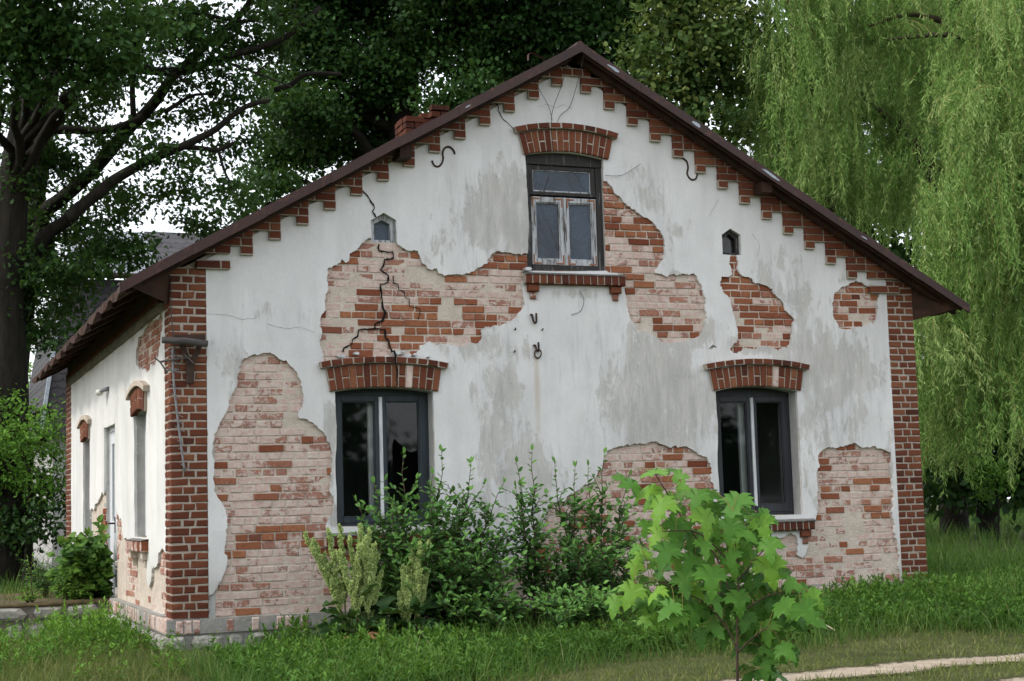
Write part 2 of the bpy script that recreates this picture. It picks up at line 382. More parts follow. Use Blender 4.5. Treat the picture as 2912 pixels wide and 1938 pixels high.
def sheet(name, outer, holes, M_, d_front, d_back, mats, parent, grid=0, wav=0.0, wear=None, back=False, edge_mi=0, flip=False):
    """wall sheet in (u,v), its holes cut out, with real thickness; optional waviness and wear attribute"""
    vs = []; es = []
    for pl in [outer]+holes:
        b = len(vs); vs += [Vector(p) for p in pl]
        es += [(b+i, b+(i+1) % len(pl)) for i in range(len(pl))]
    if grid:
        o = np.array(outer); lo, hi = o.min(0), o.max(0)
        gu = np.arange(lo[0]+grid*.5, hi[0], grid); gv = np.arange(lo[1]+grid*.5, hi[1], grid)
        G = np.array([(u+random.uniform(-.3, .3)*grid, v+random.uniform(-.3, .3)*grid) for u in gu for v in gv])
        k = inside(G, outer)
        for h in holes: k &= ~inside(G, h)
        vs += [Vector(p) for p in G[k]]
    rv, re, rf, *_ = geometry.delaunay_2d_cdt(vs, es, [], 0, 1e-5)
    V2 = np.array([(v.x, v.y) for v in rv]); F = np.array([f for f in rf if len(f) == 3])
    cen = V2[F].mean(1)
    k = inside(cen, outer)
    for h in holes: k &= ~inside(cen, h)
    F = F[k]
    used = np.unique(F); remap = -np.ones(len(V2), int); remap[used] = np.arange(len(used)); V2 = V2[used]; F = remap[F]
    # orientation
    a = V2[F]; ar = (a[:, 1, 0]-a[:, 0, 0])*(a[:, 2, 1]-a[:, 0, 1])-(a[:, 1, 1]-a[:, 0, 1])*(a[:, 2, 0]-a[:, 0, 0])
    F[ar < 0] = F[ar < 0][:, ::-1]
    if flip: F = F[:, ::-1]
    n = len(V2)
    ed = {}
    for f in F:
        for i in range(3):
            e = (int(f[i]), int(f[(i+1) % 3]))
            if (e[1], e[0]) in ed: del ed[(e[1], e[0])]
            else: ed[e] = 1
    dz = [d_front+(wav*(vnoise(u*2.2, v*2.2, 5)+.5*vnoise(u*6, v*6, 9)-.75) if wav else 0) for u, v in V2]
    verts = [M_(u, v, d) for (u, v), d in zip(V2, dz)]+[M_(u, v, d_back) for u, v in V2]
    faces = [tuple(int(i) for i in f) for f in F]; mi = [0]*len(faces)
    if back:
        faces += [tuple(int(i)+n for i in f[::-1]) for f in F]; mi += [0]*len(F)
    for (i, j) in ed:
        faces.append((j, i, i+n, j+n)); mi.append(edge_mi)
    me = bpy.data.meshes.new(name); me.from_pydata(verts, [], faces)
    for m in (mats if isinstance(mats, list) else [mats]): me.materials.append(m)
    me.polygons.foreach_set('material_index', mi)
    if wear:
        wv = [wear(u, v) for u, v in V2]
        at = me.attributes.new('wear', 'FLOAT', 'POINT'); at.data.foreach_set('value', wv+wv)
    me.update()
    ob = bpy.data.objects.new(name, me); C.objects.link(ob)
    if parent: ob.parent = parent
    return ob

# ---------------------------------------------------------------- the house
HOUSE = empty('old_house', (0, 0, 0), 'abandoned whitewashed brick house with a gable front, plaster fallen off in patches', 'house')
COURSE = .08
def arc_top(x0, x1, z, sag, n=10):
    r = []
    for i in range(n+1):
        t = i/n; r.append((x1+(x0-x1)*t, z+sag*4*t*(1-t)))
    return r
OPEN_L = [(1.30, .84), (2.355, .825)]+arc_top(1.30, 2.355, 2.205, .045)
OPEN_R = [(5.69, .815), (6.752, .80)]+arc_top(5.69, 6.752, 2.205, .058)
OPEN_T = [(3.47, 3.515), (4.405, 3.535)]+arc_top(3.47, 4.405, 4.785, .05)
PENT_L = [(1.72, 3.765), (1.992, 3.765), (1.990, 4.003), (1.857, 4.076), (1.713, 3.99)]
PENT_R = [(5.857, 3.765), (6.105, 3.765), (6.102, 3.998), (5.972, 4.068), (5.856, 3.992)]
OPENS = [OPEN_L, OPEN_R, OPEN_T, PENT_L, PENT_R]
LEFT_DOWN = [(.006,.22),(.053,.239),(.089,.308),(.132,.376),(.169,.459),(.184,.544),(.177,.601),(.176,.743),(.184,.856),(.188,.956),(.174,1.028),(.139,1.1),(.097,1.158),(.068,1.216),(.062,1.316),(.059,1.459)]
PATCH_A = [(.046,1.595),(.051,1.693),(.066,1.779),(.103,1.851),(.161,1.951),(.221,2.067),(.273,2.226),(.296,2.343),(.319,2.452),(.356,2.518),(.415,2.555),(.548,2.586),(.682,2.575),(.8,2.521),(.874,2.441),(.918,2.359),(.947,2.271),(.973,2.182),(.974,2.108),(.951,2.034),(.912,1.961),(.927,1.934),(1.017,1.916),(1.091,1.864),(1.151,1.812),(1.21,1.745),(1.243,1.678),(1.261,1.577),(1.251,1.437),(1.24,1.29),(1.258,1.143),(1.25,.968),(1.215,.925),(1.188,.86),(1.194,.765),(1.222,.647)]
BASE = [(1.4,.66),(1.96,.739),(2.111,.526),(2.424,.379),(2.742,.276),(2.987,.325),(3.152,.379),(3.236,.413),(3.371,.492),(3.409,.628),(3.477,.687),(3.564,.777),(3.585,.899),(3.674,1.02),(3.81,1.032),(3.932,1.123),(4.09,1.205),(4.179,1.274),(4.271,1.398),(4.31,1.508)]
TOPR = [(4.319,1.531),(4.382,1.574),(4.471,1.605),(4.578,1.627),(4.666,1.634),(4.755,1.628),(4.827,1.643),(4.969,1.622),(5.076,1.589),(5.238,1.587),(5.364,1.561),(5.425,1.525)]
RJ = [(5.481,1.491),(5.555,1.466),(5.592,1.4),(5.61,1.34),(5.585,1.256),(5.589,1.196),(5.627,1.124),(5.631,1.064),(5.608,1.017),(5.613,.85),(5.62,.777),(5.64,.63)]
UND = [(6.15,.618),(6.16,.534),(6.285,.529),(6.425,.542),(6.526,.581),(6.597,.591),(6.645,.565),(6.652,.349),(6.723,.314),(6.764,.361),(6.792,.508),(6.833,.622),(6.888,.67)]
RB = [(6.903,.727),(6.936,.799),(6.954,.86),(6.947,.983),(6.961,1.105),(6.957,1.167),(6.973,1.314),(6.987,1.425),(6.997,1.474),(7.014,1.495),(7.045,1.528),(7.115,1.553),(7.185,1.56),(7.263,1.551),(7.363,1.575),(7.424,1.591),(7.475,1.604),(7.543,1.572),(7.662,1.554),(7.802,1.535),(7.921,1.507),(7.985,1.489)]
RR = [(7.968,1.348),(7.983,1.144),(7.982,.889),(7.99,.635),(8.007,.465),(8.02,.296),(8.022,.044),(8.03,-.03),(.004,-.03)]
PATCH_B = [(1.688,3.799),(1.632,3.751),(1.568,3.687),(1.489,3.639),(1.472,3.554),(1.441,3.531),(1.395,3.575),(1.348,3.505),(1.247,3.472),(1.235,3.381),(1.245,3.321),(1.212,3.199),(1.21,3.094),(1.186,3.003),(1.154,2.928),(1.153,2.868),(1.175,2.8),(1.151,2.733),(1.147,2.673),(1.171,2.599),(1.2,2.509),(1.407,2.526),(1.843,2.574),(2.128,2.584),(2.193,2.623),(2.323,2.731),(2.452,2.71),(2.613,2.688),(2.744,2.698),(2.86,2.71),(2.885,2.738),(2.905,2.847),(2.956,2.895),(3.064,2.912),(3.165,2.929),(3.249,2.954),(3.318,3.01),(3.371,3.074),(3.403,3.122),(3.402,3.265),(3.389,3.375),(3.401,3.487),(3.49,3.538),(3.527,3.706),(3.484,3.704),(3.306,3.691),(3.171,3.702),(3.071,3.691),(3.036,3.666),(3.001,3.578),(2.933,3.537),(2.883,3.527),(2.799,3.47),(2.699,3.444),(2.568,3.44),(2.446,3.452),(2.423,3.506),(2.318,3.511),(2.279,3.548),(2.241,3.632),(2.218,3.686),(2.138,3.683),(2.074,3.704),(2.003,3.741),(1.973,3.801)]
PATCH_C = [(4.39,4.548),(4.437,4.544),(4.48,4.497),(4.565,4.386),(4.634,4.315),(4.739,4.237),(4.844,4.175),(4.951,4.13),(5.013,4.075),(5.091,3.98),(5.124,3.899),(5.122,3.783),(5.106,3.7),(5.048,3.624),(5.009,3.565),(5.007,3.524),(5.088,3.51),(5.253,3.506),(5.345,3.533),(5.475,3.537),(5.527,3.463),(5.579,3.382),(5.593,3.299),(5.617,3.2),(5.617,3.1),(5.596,2.968),(5.554,2.868),(5.478,2.809),(5.403,2.792),(5.311,2.766),(5.218,2.749),(5.091,2.747),(5.002,2.787),(4.932,2.835),(4.789,2.857),(4.721,2.938),(4.661,3.018),(4.631,3.147),(4.617,3.244),(4.595,3.358),(4.547,3.495),(4.37,3.562)]
PATCH_D = [(5.958,3.769),(5.947,3.71),(5.961,3.609),(5.971,3.534),(5.838,3.513),(5.806,3.446),(5.831,3.371),(5.865,3.314),(5.91,3.273),(5.943,3.24),(5.949,3.107),(5.978,3.04),(5.989,2.957),(6.002,2.841),(5.988,2.757),(5.9,2.69),(5.935,2.64),(5.991,2.624),(6.03,2.658),(6.24,2.69),(6.47,2.695),(6.536,2.666),(6.557,2.696),(6.654,2.706),(6.698,2.782),(6.723,2.884),(6.732,2.952),(6.764,3.028),(6.714,3.087),(6.649,3.137),(6.634,3.221),(6.589,3.271),(6.551,3.295),(6.505,3.337),(6.451,3.403),(6.356,3.435),(6.242,3.457),(6.197,3.506),(6.094,3.529),(6.063,3.562),(6.053,3.662),(6.047,3.73),(6.039,3.771)]
PATCH_E = [(7.623,3.51),(7.56,3.482),(7.518,3.447),(7.416,3.423),(7.342,3.365),(7.309,3.304),(7.28,3.234),(7.288,3.131),(7.322,3.029),(7.357,2.944),(7.446,2.928),(7.548,2.95),(7.69,2.966),(7.834,3.003),(7.889,3.056),(7.923,3.178),(7.936,3.318),(7.952,3.396),(7.903,3.439),(7.741,3.461),(7.693,3.494)]
PATCH_F = [(5.62,2.684),(5.687,2.734),(5.736,2.705)]
LOWER = LEFT_DOWN+PATCH_A+BASE+TOPR+RJ+UND+RB+RR
PATCHES = [LOWER, PATCH_B, PATCH_C, PATCH_D, PATCH_E, PATCH_F]

WEAR = [(1.245,1.80,.06,.26,1.25),(1.25,.95,.06,.12,1.2),(1.24,1.35,.04,.5,.7),(5.0,2.1,.75,.85,.85),(5.35,1.75,.5,.5,.6),(4.5,2.0,.5,.5,.35),(7.25,2.35,.75,.9,.72),(6.6,3.3,.5,.5,.65),(7.4,1.8,.5,.5,.5),(2.95,4.05,.33,.5,.8),(3.32,4.05,.2,.7,.9),(3.3,3.9,.25,.4,.6),
        (4.95,4.45,.4,.32,.62),(3.1,2.15,.28,.45,.72),(3.15,1.55,.35,.5,.75),(2.95,1.15,.3,.4,.6),(3.5,1.25,.35,.5,.6),(4.1,2.6,.5,.35,.45),(3.0,2.65,.5,.2,.6),(.28,2.45,.2,.3,.62),(.55,3.02,.25,.14,.5),(.9,3.0,.2,.15,.45),
        (5.55,2.7,.5,.3,.55),(6.9,1.4,.12,.6,.5),(5.66,1.5,.1,.7,.5),(2.5,3.75,.2,.3,.5),(6.3,2.75,.6,.12,.8),(5.2,4.1,.3,.5,.45),(7.0,3.8,.5,.3,.35),(.12,1.1,.1,.5,.25),(4.0,3.0,.5,.25,.3),(4.0,3.27,.5,.07,.55),(3.0,3.9,.5,.5,.35),(4.3,1.9,.5,.6,.3),(6.2,2.9,.3,.2,.5),(7.7,2.7,.25,.7,.55),(7.9,2.0,.12,.6,.5)]
from mathutils import kdtree
EDGE = [q for i, p in enumerate(PATCHES) for q in rag(p, amp=.22, seed=10+i)]
KD = kdtree.KDTree(len(EDGE))
for i, q in enumerate(EDGE): KD.insert((q[0], q[1], 0), i)
KD.balance()
def wear_front(u, v):
    s = .12+.06*math.sin(u*3.1+v*2)
    dq = KD.find((u, v, 0))[2]
    if dq < .09: s += (.09-dq)/.09*.62*vnoise(u*4, v*4, 12)
    for x, z, rx, rz, k in WEAR:
        q = ((u-x)/rx)**2+((v-z)/rz)**2
        if q < 6: s = max(s, k*math.exp(-q*.55)+.12)
    return s
def grow(pl, e):
    cx = sum(p[0] for p in pl)/len(pl); cz = sum(p[1] for p in pl)/len(pl)
    return [(x+(e if x > cx else -e), z+(e if z > cz else -e)) for x, z in pl]
random.seed(3)
GABLE = [(-.33,-.45),(8.38,-.45),(8.38,3.38),(4.025,5.84),(-.33,3.38)]
sheet('front_wall', GABLE, OPENS, FRONT, -.008, -.42, [M['mortar'], M['render_grey']], HOUSE, grid=.06, wav=.010, back=True, edge_mi=1)
ragp = [rag(p, amp=.22, seed=10+i) for i, p in enumerate(PATCHES)]
PL_OUT = [(0.0,-.002),(8.046,-.002),(8.046,3.52),(4.025,5.79),(0.0,3.52)]
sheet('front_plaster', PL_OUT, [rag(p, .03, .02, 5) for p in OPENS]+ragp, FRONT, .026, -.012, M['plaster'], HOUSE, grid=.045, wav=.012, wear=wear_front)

def patch_bricks(name, patches, opens, M_, lime_fn, skip_fn, mat, seed, u0, u1, v1, d=.003, tint_fn=None):
    r = random.Random(seed); mb = MB()
    Q = []
    for j in range(int(v1/COURSE)+1):
        z = j*COURSE+.006
        u = u0+(r.uniform(-.02, .02)) - (.13 if j % 2 else 0)-(j//2 % 2)*.05
        L = .247 if j % 2 == 0 else .121
        while u < u1:
            l = L*r.uniform(.97, 1.03)
            if r.random() < .08: l = .121 if L > .2 else .247
            Q.append((u, u+l, z, z+.066)); u += l+.0125
    Pt = np.array([((a+b)/2, (c+d_)/2) for a, b, c, d_ in Q])
    near = np.zeros(len(Q), bool)
    for pl in patches:
        for ox in (-.1, 0, .1):
            for oz in (-.03, .03):
                near |= inside(Pt+np.array([ox, oz]), pl)
    BB = [(min(p[0] for p in o), max(p[0] for p in o), min(p[1] for p in o), max(p[1] for p in o)) for o in opens]
    for k, (a, b, c, e) in enumerate(Q):
        if not near[k]: continue
        for x0, x1, z0, z1 in BB:
            if e > z0 and c < z1 and b > x0 and a < x1:
                if a < x0-.03: b = x0-.002
                elif b > x1+.03: a = x1+.002
                else: a = b
        if b-a < .03: continue
        if r.random() < skip_fn((a+b)/2, c): continue
        lm = lime_fn((a+b)/2, c, r)
        t = min(1, max(0, r.gauss(.72, .2))) if tint_fn is None else tint_fn((a+b)/2, c, r)
        dd = d+r.uniform(-.004, .004)-(.006 if lm > .45 else 0)
        mb.brick(M_, [(a, c), (b, c), (b, e), (a, e)], -.02, dd, t, lm, r, .006, .006)
    return mb.build(name, mat, HOUSE)
def skip_front(x, z):
    n = vnoise(x*1.9, z*3.2, 3)*.6+vnoise(x*4.3, z*7, 4)*.4
    p = .5
    if 2.4 < z < 3.9 and x < 3.5: p = .28 if x < 2.3 else .40
    if z > 2.3 and 4.4 < x < 5.7: p = .1 if z > 3.75 else (.42 if z > 3.5 else .70)
    if z > 2.3 and x > 5.7: p = .12
    if z < 1.7 and x > 6.8: p = .52
    if z < 1.7 and 3 < x < 5.7: p = .45
    if z < 1.7 and x < 1.4: p = .38
    if z < .16: p = .62
    return 1.0 if n < p*.50+.02 else 0.0
def lime_front(x, z, r):
    c = .22
    if x < 1.4 and z < 2.7: c = .07+.12*(.5 < z < 1.5)
    if 1.4 < x < 2.3 and z > 2.5: c = .16 if z > 3 else .4
    if x > 2.3 and x < 3.5 and z > 2.5: c = .34
    if z > 2.3 and 4.4 < x < 5.2 and z > 3.7: c = .40
    if x > 5.7 and z > 2.5: c = .45
    if x > 6.8 and z < 1.7: c = .19
    if 3 < x < 5.8 and z < 1.7: c = .16
    q = r.random()*.55+.45*min(1, max(0, (vnoise(x*3.1, z*5.3, 21)-.18)/.64))
    if q < c*1.02: return r.uniform(0, .24)
    if q < c*1.35: return r.uniform(.28, .46)
    return r.uniform(.46, .95)
for i, p in enumerate(PATCHES[:5]): patch_bricks('exposed_brick', [p], OPENS, FRONT, lime_front, skip_front, M['brick'], 8+i, 0.01, 8.04, 4.7)
# a few pale crumbs of plaster left on the hood and below the top window
r = random.Random(4)
for x, z, s in ((1.36,2.56,.05),(1.52,2.59,.035),(1.95,2.60,.05),(2.02,2.61,.03),(2.15,2.58,.03),(3.44,3.52,.055),(2.30,2.56,.02)):
    mb = MB(); a = [(x+math.cos(t)*s*r.uniform(.6, 1.1), z+math.sin(t)*s*.45*r.uniform(.6, 1.1)) for t in [k*math.pi/3 for k in range(6)]]
    mb.add([FRONT(u, v, .10) for u, v in a]+[FRONT(u, v, .02) for u, v in a], [tuple(range(6))]+[(i, (i+6), (i+1) % 6+6, (i+1) % 6) for i in range(6)])
    mb.build('plaster_crumb', M['white_batten'], HOUSE)

# ---- pilasters
def pilaster(name, u0, u1, v1, M_, d, seed, start=0, dep=.115):
    r = random.Random(seed); mb = MB(); L = u1-u0
    for j in range(int(round(v1/COURSE))):
        z = j*COURSE+.007
        nb = 2 if (j+start) % 2 == 0 else 3
        wts = [r.uniform(.93, 1.07) for _ in range(nb)]; sw = sum(wts); u = u0
        for k, w_ in enumerate(wts):
            l = w_/sw*(L-.017*(nb-1))
            t = min(1, max(0, r.gauss(.38 if z < 2.0 else .56, .17)))
            mb.brick(M_, [(u, z), (u+l, z), (u+l, z+.063), (u, z+.063)], d-dep, d+r.uniform(-.003, .003), t, r.uniform(0, .12) if r.random() > .06 else .3, r, .0065, .008)
            u += l+.017
    o = mb.build(name, M['red_brick'], HOUSE)
    cm = MB(); P = [M_(u0+.006, 0, d-.008), M_(u1-.006, v1, d-dep-.02)]
    lo = [min(a, b) for a, b in zip(*P)]; hi = [max(a, b) for a, b in zip(*P)]
    cm.box(lo[0], hi[0], lo[1], hi[1], lo[2], hi[2])
    cm.build('joint', M['joint'], o)
    return o
pilaster('corner_pilaster', -.36, .0, 3.44, FRONT, .03, 21)
pilaster('corner_pilaster', 8.046, 8.41, 3.60, FRONT, .03, 22)
pilaster('corner_pilaster', .10, .315, 3.28, SIDE, .03, 23)
pilaster('corner_pilaster', 9.45, 10.22, 3.28, SIDE, .03, 24, 0, .11)

# ---- stepped brick cornice under the rakes
def roof_z(x): return 5.968-.5625*abs(x-4.035)
HALF = [(MB(), MB()), (MB(), MB())]; r = random.Random(6); mb, jm = HALF[0]
def crow(xa, xb, z, d=.075):
    """row of bricks between xa and xb at z"""
    if xb-xa < .05: return
    jm.box(xa+.004, xb-.004, -d+.008, .0, z-.004, z+.084)
    u = xa; flip = r.random() < .5
    while u < xb-.01:
        l = .235 if flip else .113
        if r.random() < .3: flip = not flip
        if xb-(u+l) < .06: l = xb-u
        mb.brick(FRONT, [(u, z+.004), (u+l, z+.004), (u+l, z+.074), (u, z+.074)], -.01, d+r.uniform(-.003, .003), min(1, max(0, r.gauss(.5, .14))), r.uniform(0, .1), r, .003, .006)
        u += l+.013
H = .083
for k in range(13):
    for side in (0, 1):
        mb, jm = HALF[side]
        if side == 0: xk = 3.925-.2885*k; zk = 5.583-.1663*k; nx = 3.925-.2885*(k+1)
        else: xk = 4.15+.2792*k; zk = 5.525-.1655*k; nx = 4.15+.2792*(k+1)
        if side == 0 and k == 12: nx = .24
        def rx(z): return (5.87-z)/.5625
        if side == 0:
            crow(4.035-rx(zk+H)-.02, xk, zk+H)
            crow(4.035-rx(zk)-.02, nx, zk)
            hx0, hx1 = xk-.118, xk
        else:
            crow(xk, 4.035+rx(zk+H)+.02, zk+H)
            crow(nx, 4.035+rx(zk)+.02, zk)
            hx0, hx1 = xk, xk+.118
        jm.box(hx0-.003, hx1+.003, -.069, 0, zk-.012, zk+.082)
        mb.brick(FRONT, [(hx0, zk+.004), (hx1, zk+.004), (hx1, zk+.074), (hx0, zk+.074)], -.01, .076, min(1, max(0, r.gauss(.55, .12))), r.uniform(0, .3), r, .003, .006)
crow(7.80, 8.2, 3.37); mb, jm = HALF[0]; crow(3.80, 4.27, 5.70); crow(-.1, .235, 3.43)
for mb, jm in HALF:
    co = mb.build('stepped_cornice', M['red_brick'], HOUSE)
    jm.build('joint', M['joint'], co)

# ---- segmental brick arches with a hood course
def arch(xc, zb, half, R, nv, M_, seed, first_half=True, tall=.235, nh=12, hov=.07, dp=.058, lime=.06, hood_mat=None, dh=.10, white=()):
    r = random.Random(seed); cz = zb-R
    th = math.asin(half/R); a0 = -th; a1 = th
    mb = MB(); jm = MB()
    def P(a, rr): return (xc+math.sin(a)*rr, cz+math.cos(a)*rr)
    n = 24
    for i in range(n):
        t0 = a0+(a1-a0)*i/n; t1 = a0+(a1-a0)*(i+1)/n
        q = [P(t0, R+.003), P(t1, R+.003), P(t1, R+tall), P(t0, R+tall)]
        jm.add([M_(u, v, dp-.007) for u, v in q]+[M_(u, v, -.01) for u, v in q], [(0,1,2,3),(0,4,5,1),(3,2,6,7)]+([(0,3,7,4)] if i == 0 else [])+([(1,5,6,2)] if i == n-1 else []))
    for k in range(nv):
        t0 = a0+(a1-a0)*k/nv; t1 = a0+(a1-a0)*(k+1)/nv; g = (a1-a0)/nv*.07
        t0 += g; t1 -= g
        rows = [(0, tall)] if (k % 2 == (1 if first_half else 0)) else [(0, tall*.475), (tall*.525, tall)]
        for ra, rb in rows:
            t = min(1, max(0, r.gauss(.5, .2))); lm = lime*r.random()*2
            if k in white: lm = .75
            mb.brick(M_, [P(t0, R+ra), P(t1, R+ra), P(t1, R+rb), P(t0, R+rb)], -.01, dp+r.uniform(-.003, .003), t, lm, r, .003, .006)
    o = mb.build('brick_arch', M['red_brick'], HOUSE); jm.build('joint', M['joint'], o)
    hb = MB(); hj = MB(); R2 = R+tall+.012; b0 = a0-hov/R2; b1 = a1+hov/R2
    for i in range(n):
        t0 = b0+(b1-b0)*i/n; t1 = b0+(b1-b0)*(i+1)/n
        q = [P(t0, R2), P(t1, R2), P(t1, R2+.062), P(t0, R2+.062)]
        hj.add([M_(u, v, dh-.006) for u, v in q]+[M_(u, v, -.01) for u, v in q], [(0,1,2,3),(0,4,5,1),(3,2,6,7)]+([(0,3,7,4)] if i == 0 else [])+([(1,5,6,2)] if i == n-1 else []))
    for k in range(nh):
        t0 = b0+(b1-b0)*k/nh; t1 = b0+(b1-b0)*(k+1)/nh; g = (b1-b0)/nh*.05
        hb.brick(M_, [P(t0+g, R2+.002), P(t1-g, R2+.002), P(t1-g, R2+.062), P(t0+g, R2+.062)], -.01, dh+r.uniform(-.004, .003), min(1, max(0, r.gauss(.3, .15))), r.uniform(.0, .3) if lime < .3 else lime, r, .003, .006)
    h = hb.build('hood_course', hood_mat or M['red_brick'], o); hj.build('hood_joint', M['joint'], o)
    return o
arch(1.822, 2.25, .58, 3.7, 16, FRONT, 31, True, nh=12, hov=.06, white=(11,))
arch(6.222, 2.262, .572, 3.2, 15, FRONT, 32, False, nh=11, hov=.052, white=(10,))
arch(3.952, 4.842, .507, 2.1, 15, FRONT, 33, False, nh=9, hov=.04)

# ---- windows
def frame_rect(mb, M_, u0, u1, v0, v1, w_, d0, d1, bev=.004):
    mb.mbox(M_, u0, u0+w_, v0, v1, d0, d1, bev=bev); mb.mbox(M_, u1-w_, u1, v0, v1, d0, d1, bev=bev)
    mb.mbox(M_, u0+w_, u1-w_, v0, v0+w_, d0, d1-.001, bev=bev); mb.mbox(M_, u0+w_, u1-w_, v1-w_, v1, d0, d1-.001, bev=bev)
def pane(name, M_, pts, d, mat, parent, th=.004):
    mb = MB(); n = len(pts)
    mb.add([M_(u, v, d) for u, v in pts], [tuple(range(n))])
    return mb.build(name, mat, parent)
def sash(M_, u0, u1, v0, v1, g, d, mat, parent, glass, broken=None):
    """g = glass rectangle"""
    mb = MB(); a, b, c, e = g
    mb.mbox(M_, u0, a, v0, v1, d-.045, d); mb.mbox(M_, b, u1, v0, v1, d-.045, d)
    mb.mbox(M_, a, b, v0, c, d-.045, d-.001); mb.mbox(M_, a, b, e, v1, d-.045, d-.001)
    k = .012
    for q in ((a, a+k, c, e), (b-k, b, c, e), (a+k, b-k, c, c+k), (a+k, b-k, e-k, e)): mb.mbox(M_, *q, d-.04, d-.012, bev=.003)
    s = mb.build('sash', mat, parent)
    pts = [(a, c), (b, c), (b, e), (a, e)] if not broken else broken
    pane('pane', M_, pts, d-.030, glass, parent)
    return s
def lower_window(x0, x1, z0, ztop, gl, gr, gz0, gz1, mat, broken=None, r_=.15):
    mb = MB(); d = -r_
    zt = ztop+.055
    mb.mbox(FRONT, x0-.01, x0+.05, z0-.01, zt, d-.09, d-.012); mb.mbox(FRONT, x1-.05, x1+.01, z0-.01, zt, d-.09, d-.012)
    mb.mbox(FRONT, x0+.05, x1-.05, gz1+.055, zt, d-.09, d-.013); mb.mbox(FRONT, x0+.05, x1-.05, z0-.01, z0+.05, d-.09, d-.013)
    win = mb.build('window', mat, HOUSE)
    mid = (gl[1]+gr[0])/2
    sash(FRONT, x0+.03, mid-.004, z0+.03, gz1+.06, (gl[0], gl[1], gz0, gz1), d, mat, win, M['glass'])
    sash(FRONT, mid+.004, x1-.03, z0+.03, gz1+.06, (gr[0], gr[1], gz0, gz1), d, mat, win, M['glass'], broken)
    bt = MB(); bt.mbox(FRONT, mid-.018, mid+.018, gz0-.02, gz1+.045, d, d+.02); bt.build('batten', M['white_batten'], win)
    inn = MB(); di = d-.13
    for q in ((x0-.02, x0+.012), (x1-.012, x1+.02), (mid-.02, mid+.02)): inn.mbox(FRONT, q[0], q[1], z0, zt, di-.02, d-.092)
    frame_rect(inn, FRONT, x0-.02, mid-.02, z0, zt, .075, di-.04, di); frame_rect(inn, FRONT, mid-.02, x1+.02, z0, zt, .075, di-.04, di)
    inn.build('inner_frame', M['inner_frame'], win)
    return win
lower_window(1.30, 2.355, .84, 2.205, (1.41, 1.768), (1.885, 2.25), .925, 2.115, M['blue_paint'],
             [(1.885, .925), (2.25, .925), (2.25, 1.05), (2.21, 1.32), (2.235, 1.55), (2.12, 1.585), (2.03, 1.65), (1.975, 1.70), (1.96, 1.62), (1.95, 1.2), (2.0, 1.05), (1.9, .99)][:2]+[(2.25, 1.08), (2.16, 1.13), (2.05, 1.12), (1.97, 1.25), (1.955, 1.66), (1.98, 1.73), (2.05, 1.66), (2.15, 1.58), (2.22, 1.60), (2.25, 1.72), (2.25, 2.115), (1.885, 2.115)])
lower_window(5.69, 6.752, .81, 2.205, (5.835, 6.185), (6.305, 6.65), .93, 2.10, M['black_paint'])
def sill(x0, x1, zt, zb, nb, seed, corb=True, d=.10):
    r = random.Random(seed); mb = MB(); jm = MB()
    jm.box(x0+.004, x1-.004, -d+.007, .0, zb+.004, zt)
    w_ = (x1-x0)/nb
    for k in range(nb):
        u = x0+k*w_
        mb.brick(FRONT, [(u+.006, zb), (u+w_-.006, zb), (u+w_-.006, zt-.004), (u+.006, zt-.004)], -.01, d+r.uniform(-.004, .004), min(1, max(0, r.gauss(.3, .17))), r.uniform(0, .15), r, .003, .007)
    o = mb.build('window_sill', M['red_brick'], HOUSE); jm.build('joint', M['joint'], o)
    tp = MB(); tp.add([(x0-.01, -d-.008, zt), (x1+.01, -d-.008, zt), (x1+.01, .15, zt+.06), (x0-.01, .15, zt+.06), (x0-.01, -d-.008, zt-.012), (x1+.01, -d-.008, zt-.012)], [(0,1,2,3),(4,5,1,0)])
    tp.build('sill_slab', M['sill_stone'], o)
    if corb:
        for cx in (x0+.105, x1-.105):
            cb = MB()
            cb.brick(FRONT, [(cx-.07, zb-.082), (cx+.06, zb-.082), (cx+.06, zb-.006), (cx-.07, zb-.006)], -.01, .075, .55, .15, r, .004, .008)
            cb.brick(FRONT, [(cx-.035, zb-.16), (cx+.032, zb-.16), (cx+.032, zb-.088), (cx-.035, zb-.088)], -.01, .05, .5, .4, r, .004, .008)
            cb.build('corbel', M['red_brick'], o)
    return o
sill(3.402, 4.594, 3.475, 3.362, 14, 41)
sill(5.55, 6.866, .735, .628, 16, 42)
sill(1.16, 2.50, .755, .64, 16, 43)
# top window
mb = MB(); d = -.045
mb.mbox(FRONT, 3.46, 3.545, 3.50, 4.70, -.16, d); mb.mbox(FRONT, 4.335, 4.415, 3.52, 4.70, -.16, d)
mb.mbox(FRONT, 3.46, 4.415, 4.70, 4.85, -.16, d+.01); mb.mbox(FRONT, 3.545, 4.335, 3.50, 3.585, -.16, d+.008)
mb.mbox(FRONT, 3.545, 4.335, 4.365, 4.40, -.16, d-.005)
tw = mb.build('window', M['dark_wood'], HOUSE)
mb = MB(); a, b, c, e = 3.585, 4.278, 4.418, 4.648
mb.mbox(FRONT, 3.547, a, 4.402, 4.698, -.11, d-.012); mb.mbox(FRONT, b, 4.333, 4.402, 4.698, -.11, d-.012)
mb.mbox(FRONT, a, b, e, 4.698, -.11, d-.013)
mb.build('fanlight_frame', M['dark_wood'], tw)
mb = MB(); mb.mbox(FRONT, a, b, 4.402, c, -.11, d-.010); k = .010
for q in ((a, a+k, c, e), (b-k, b, c, e), (a+k, b-k, e-k, e)): mb.mbox(FRONT, *q, -.09, d-.022, bev=.003)
mb.build('fanlight_rail', M['pale_wood'], tw)
pane('pane', FRONT, [(a, c), (b, c), (b, e), (a, e)], d-.035, M['dull_glass'], tw)
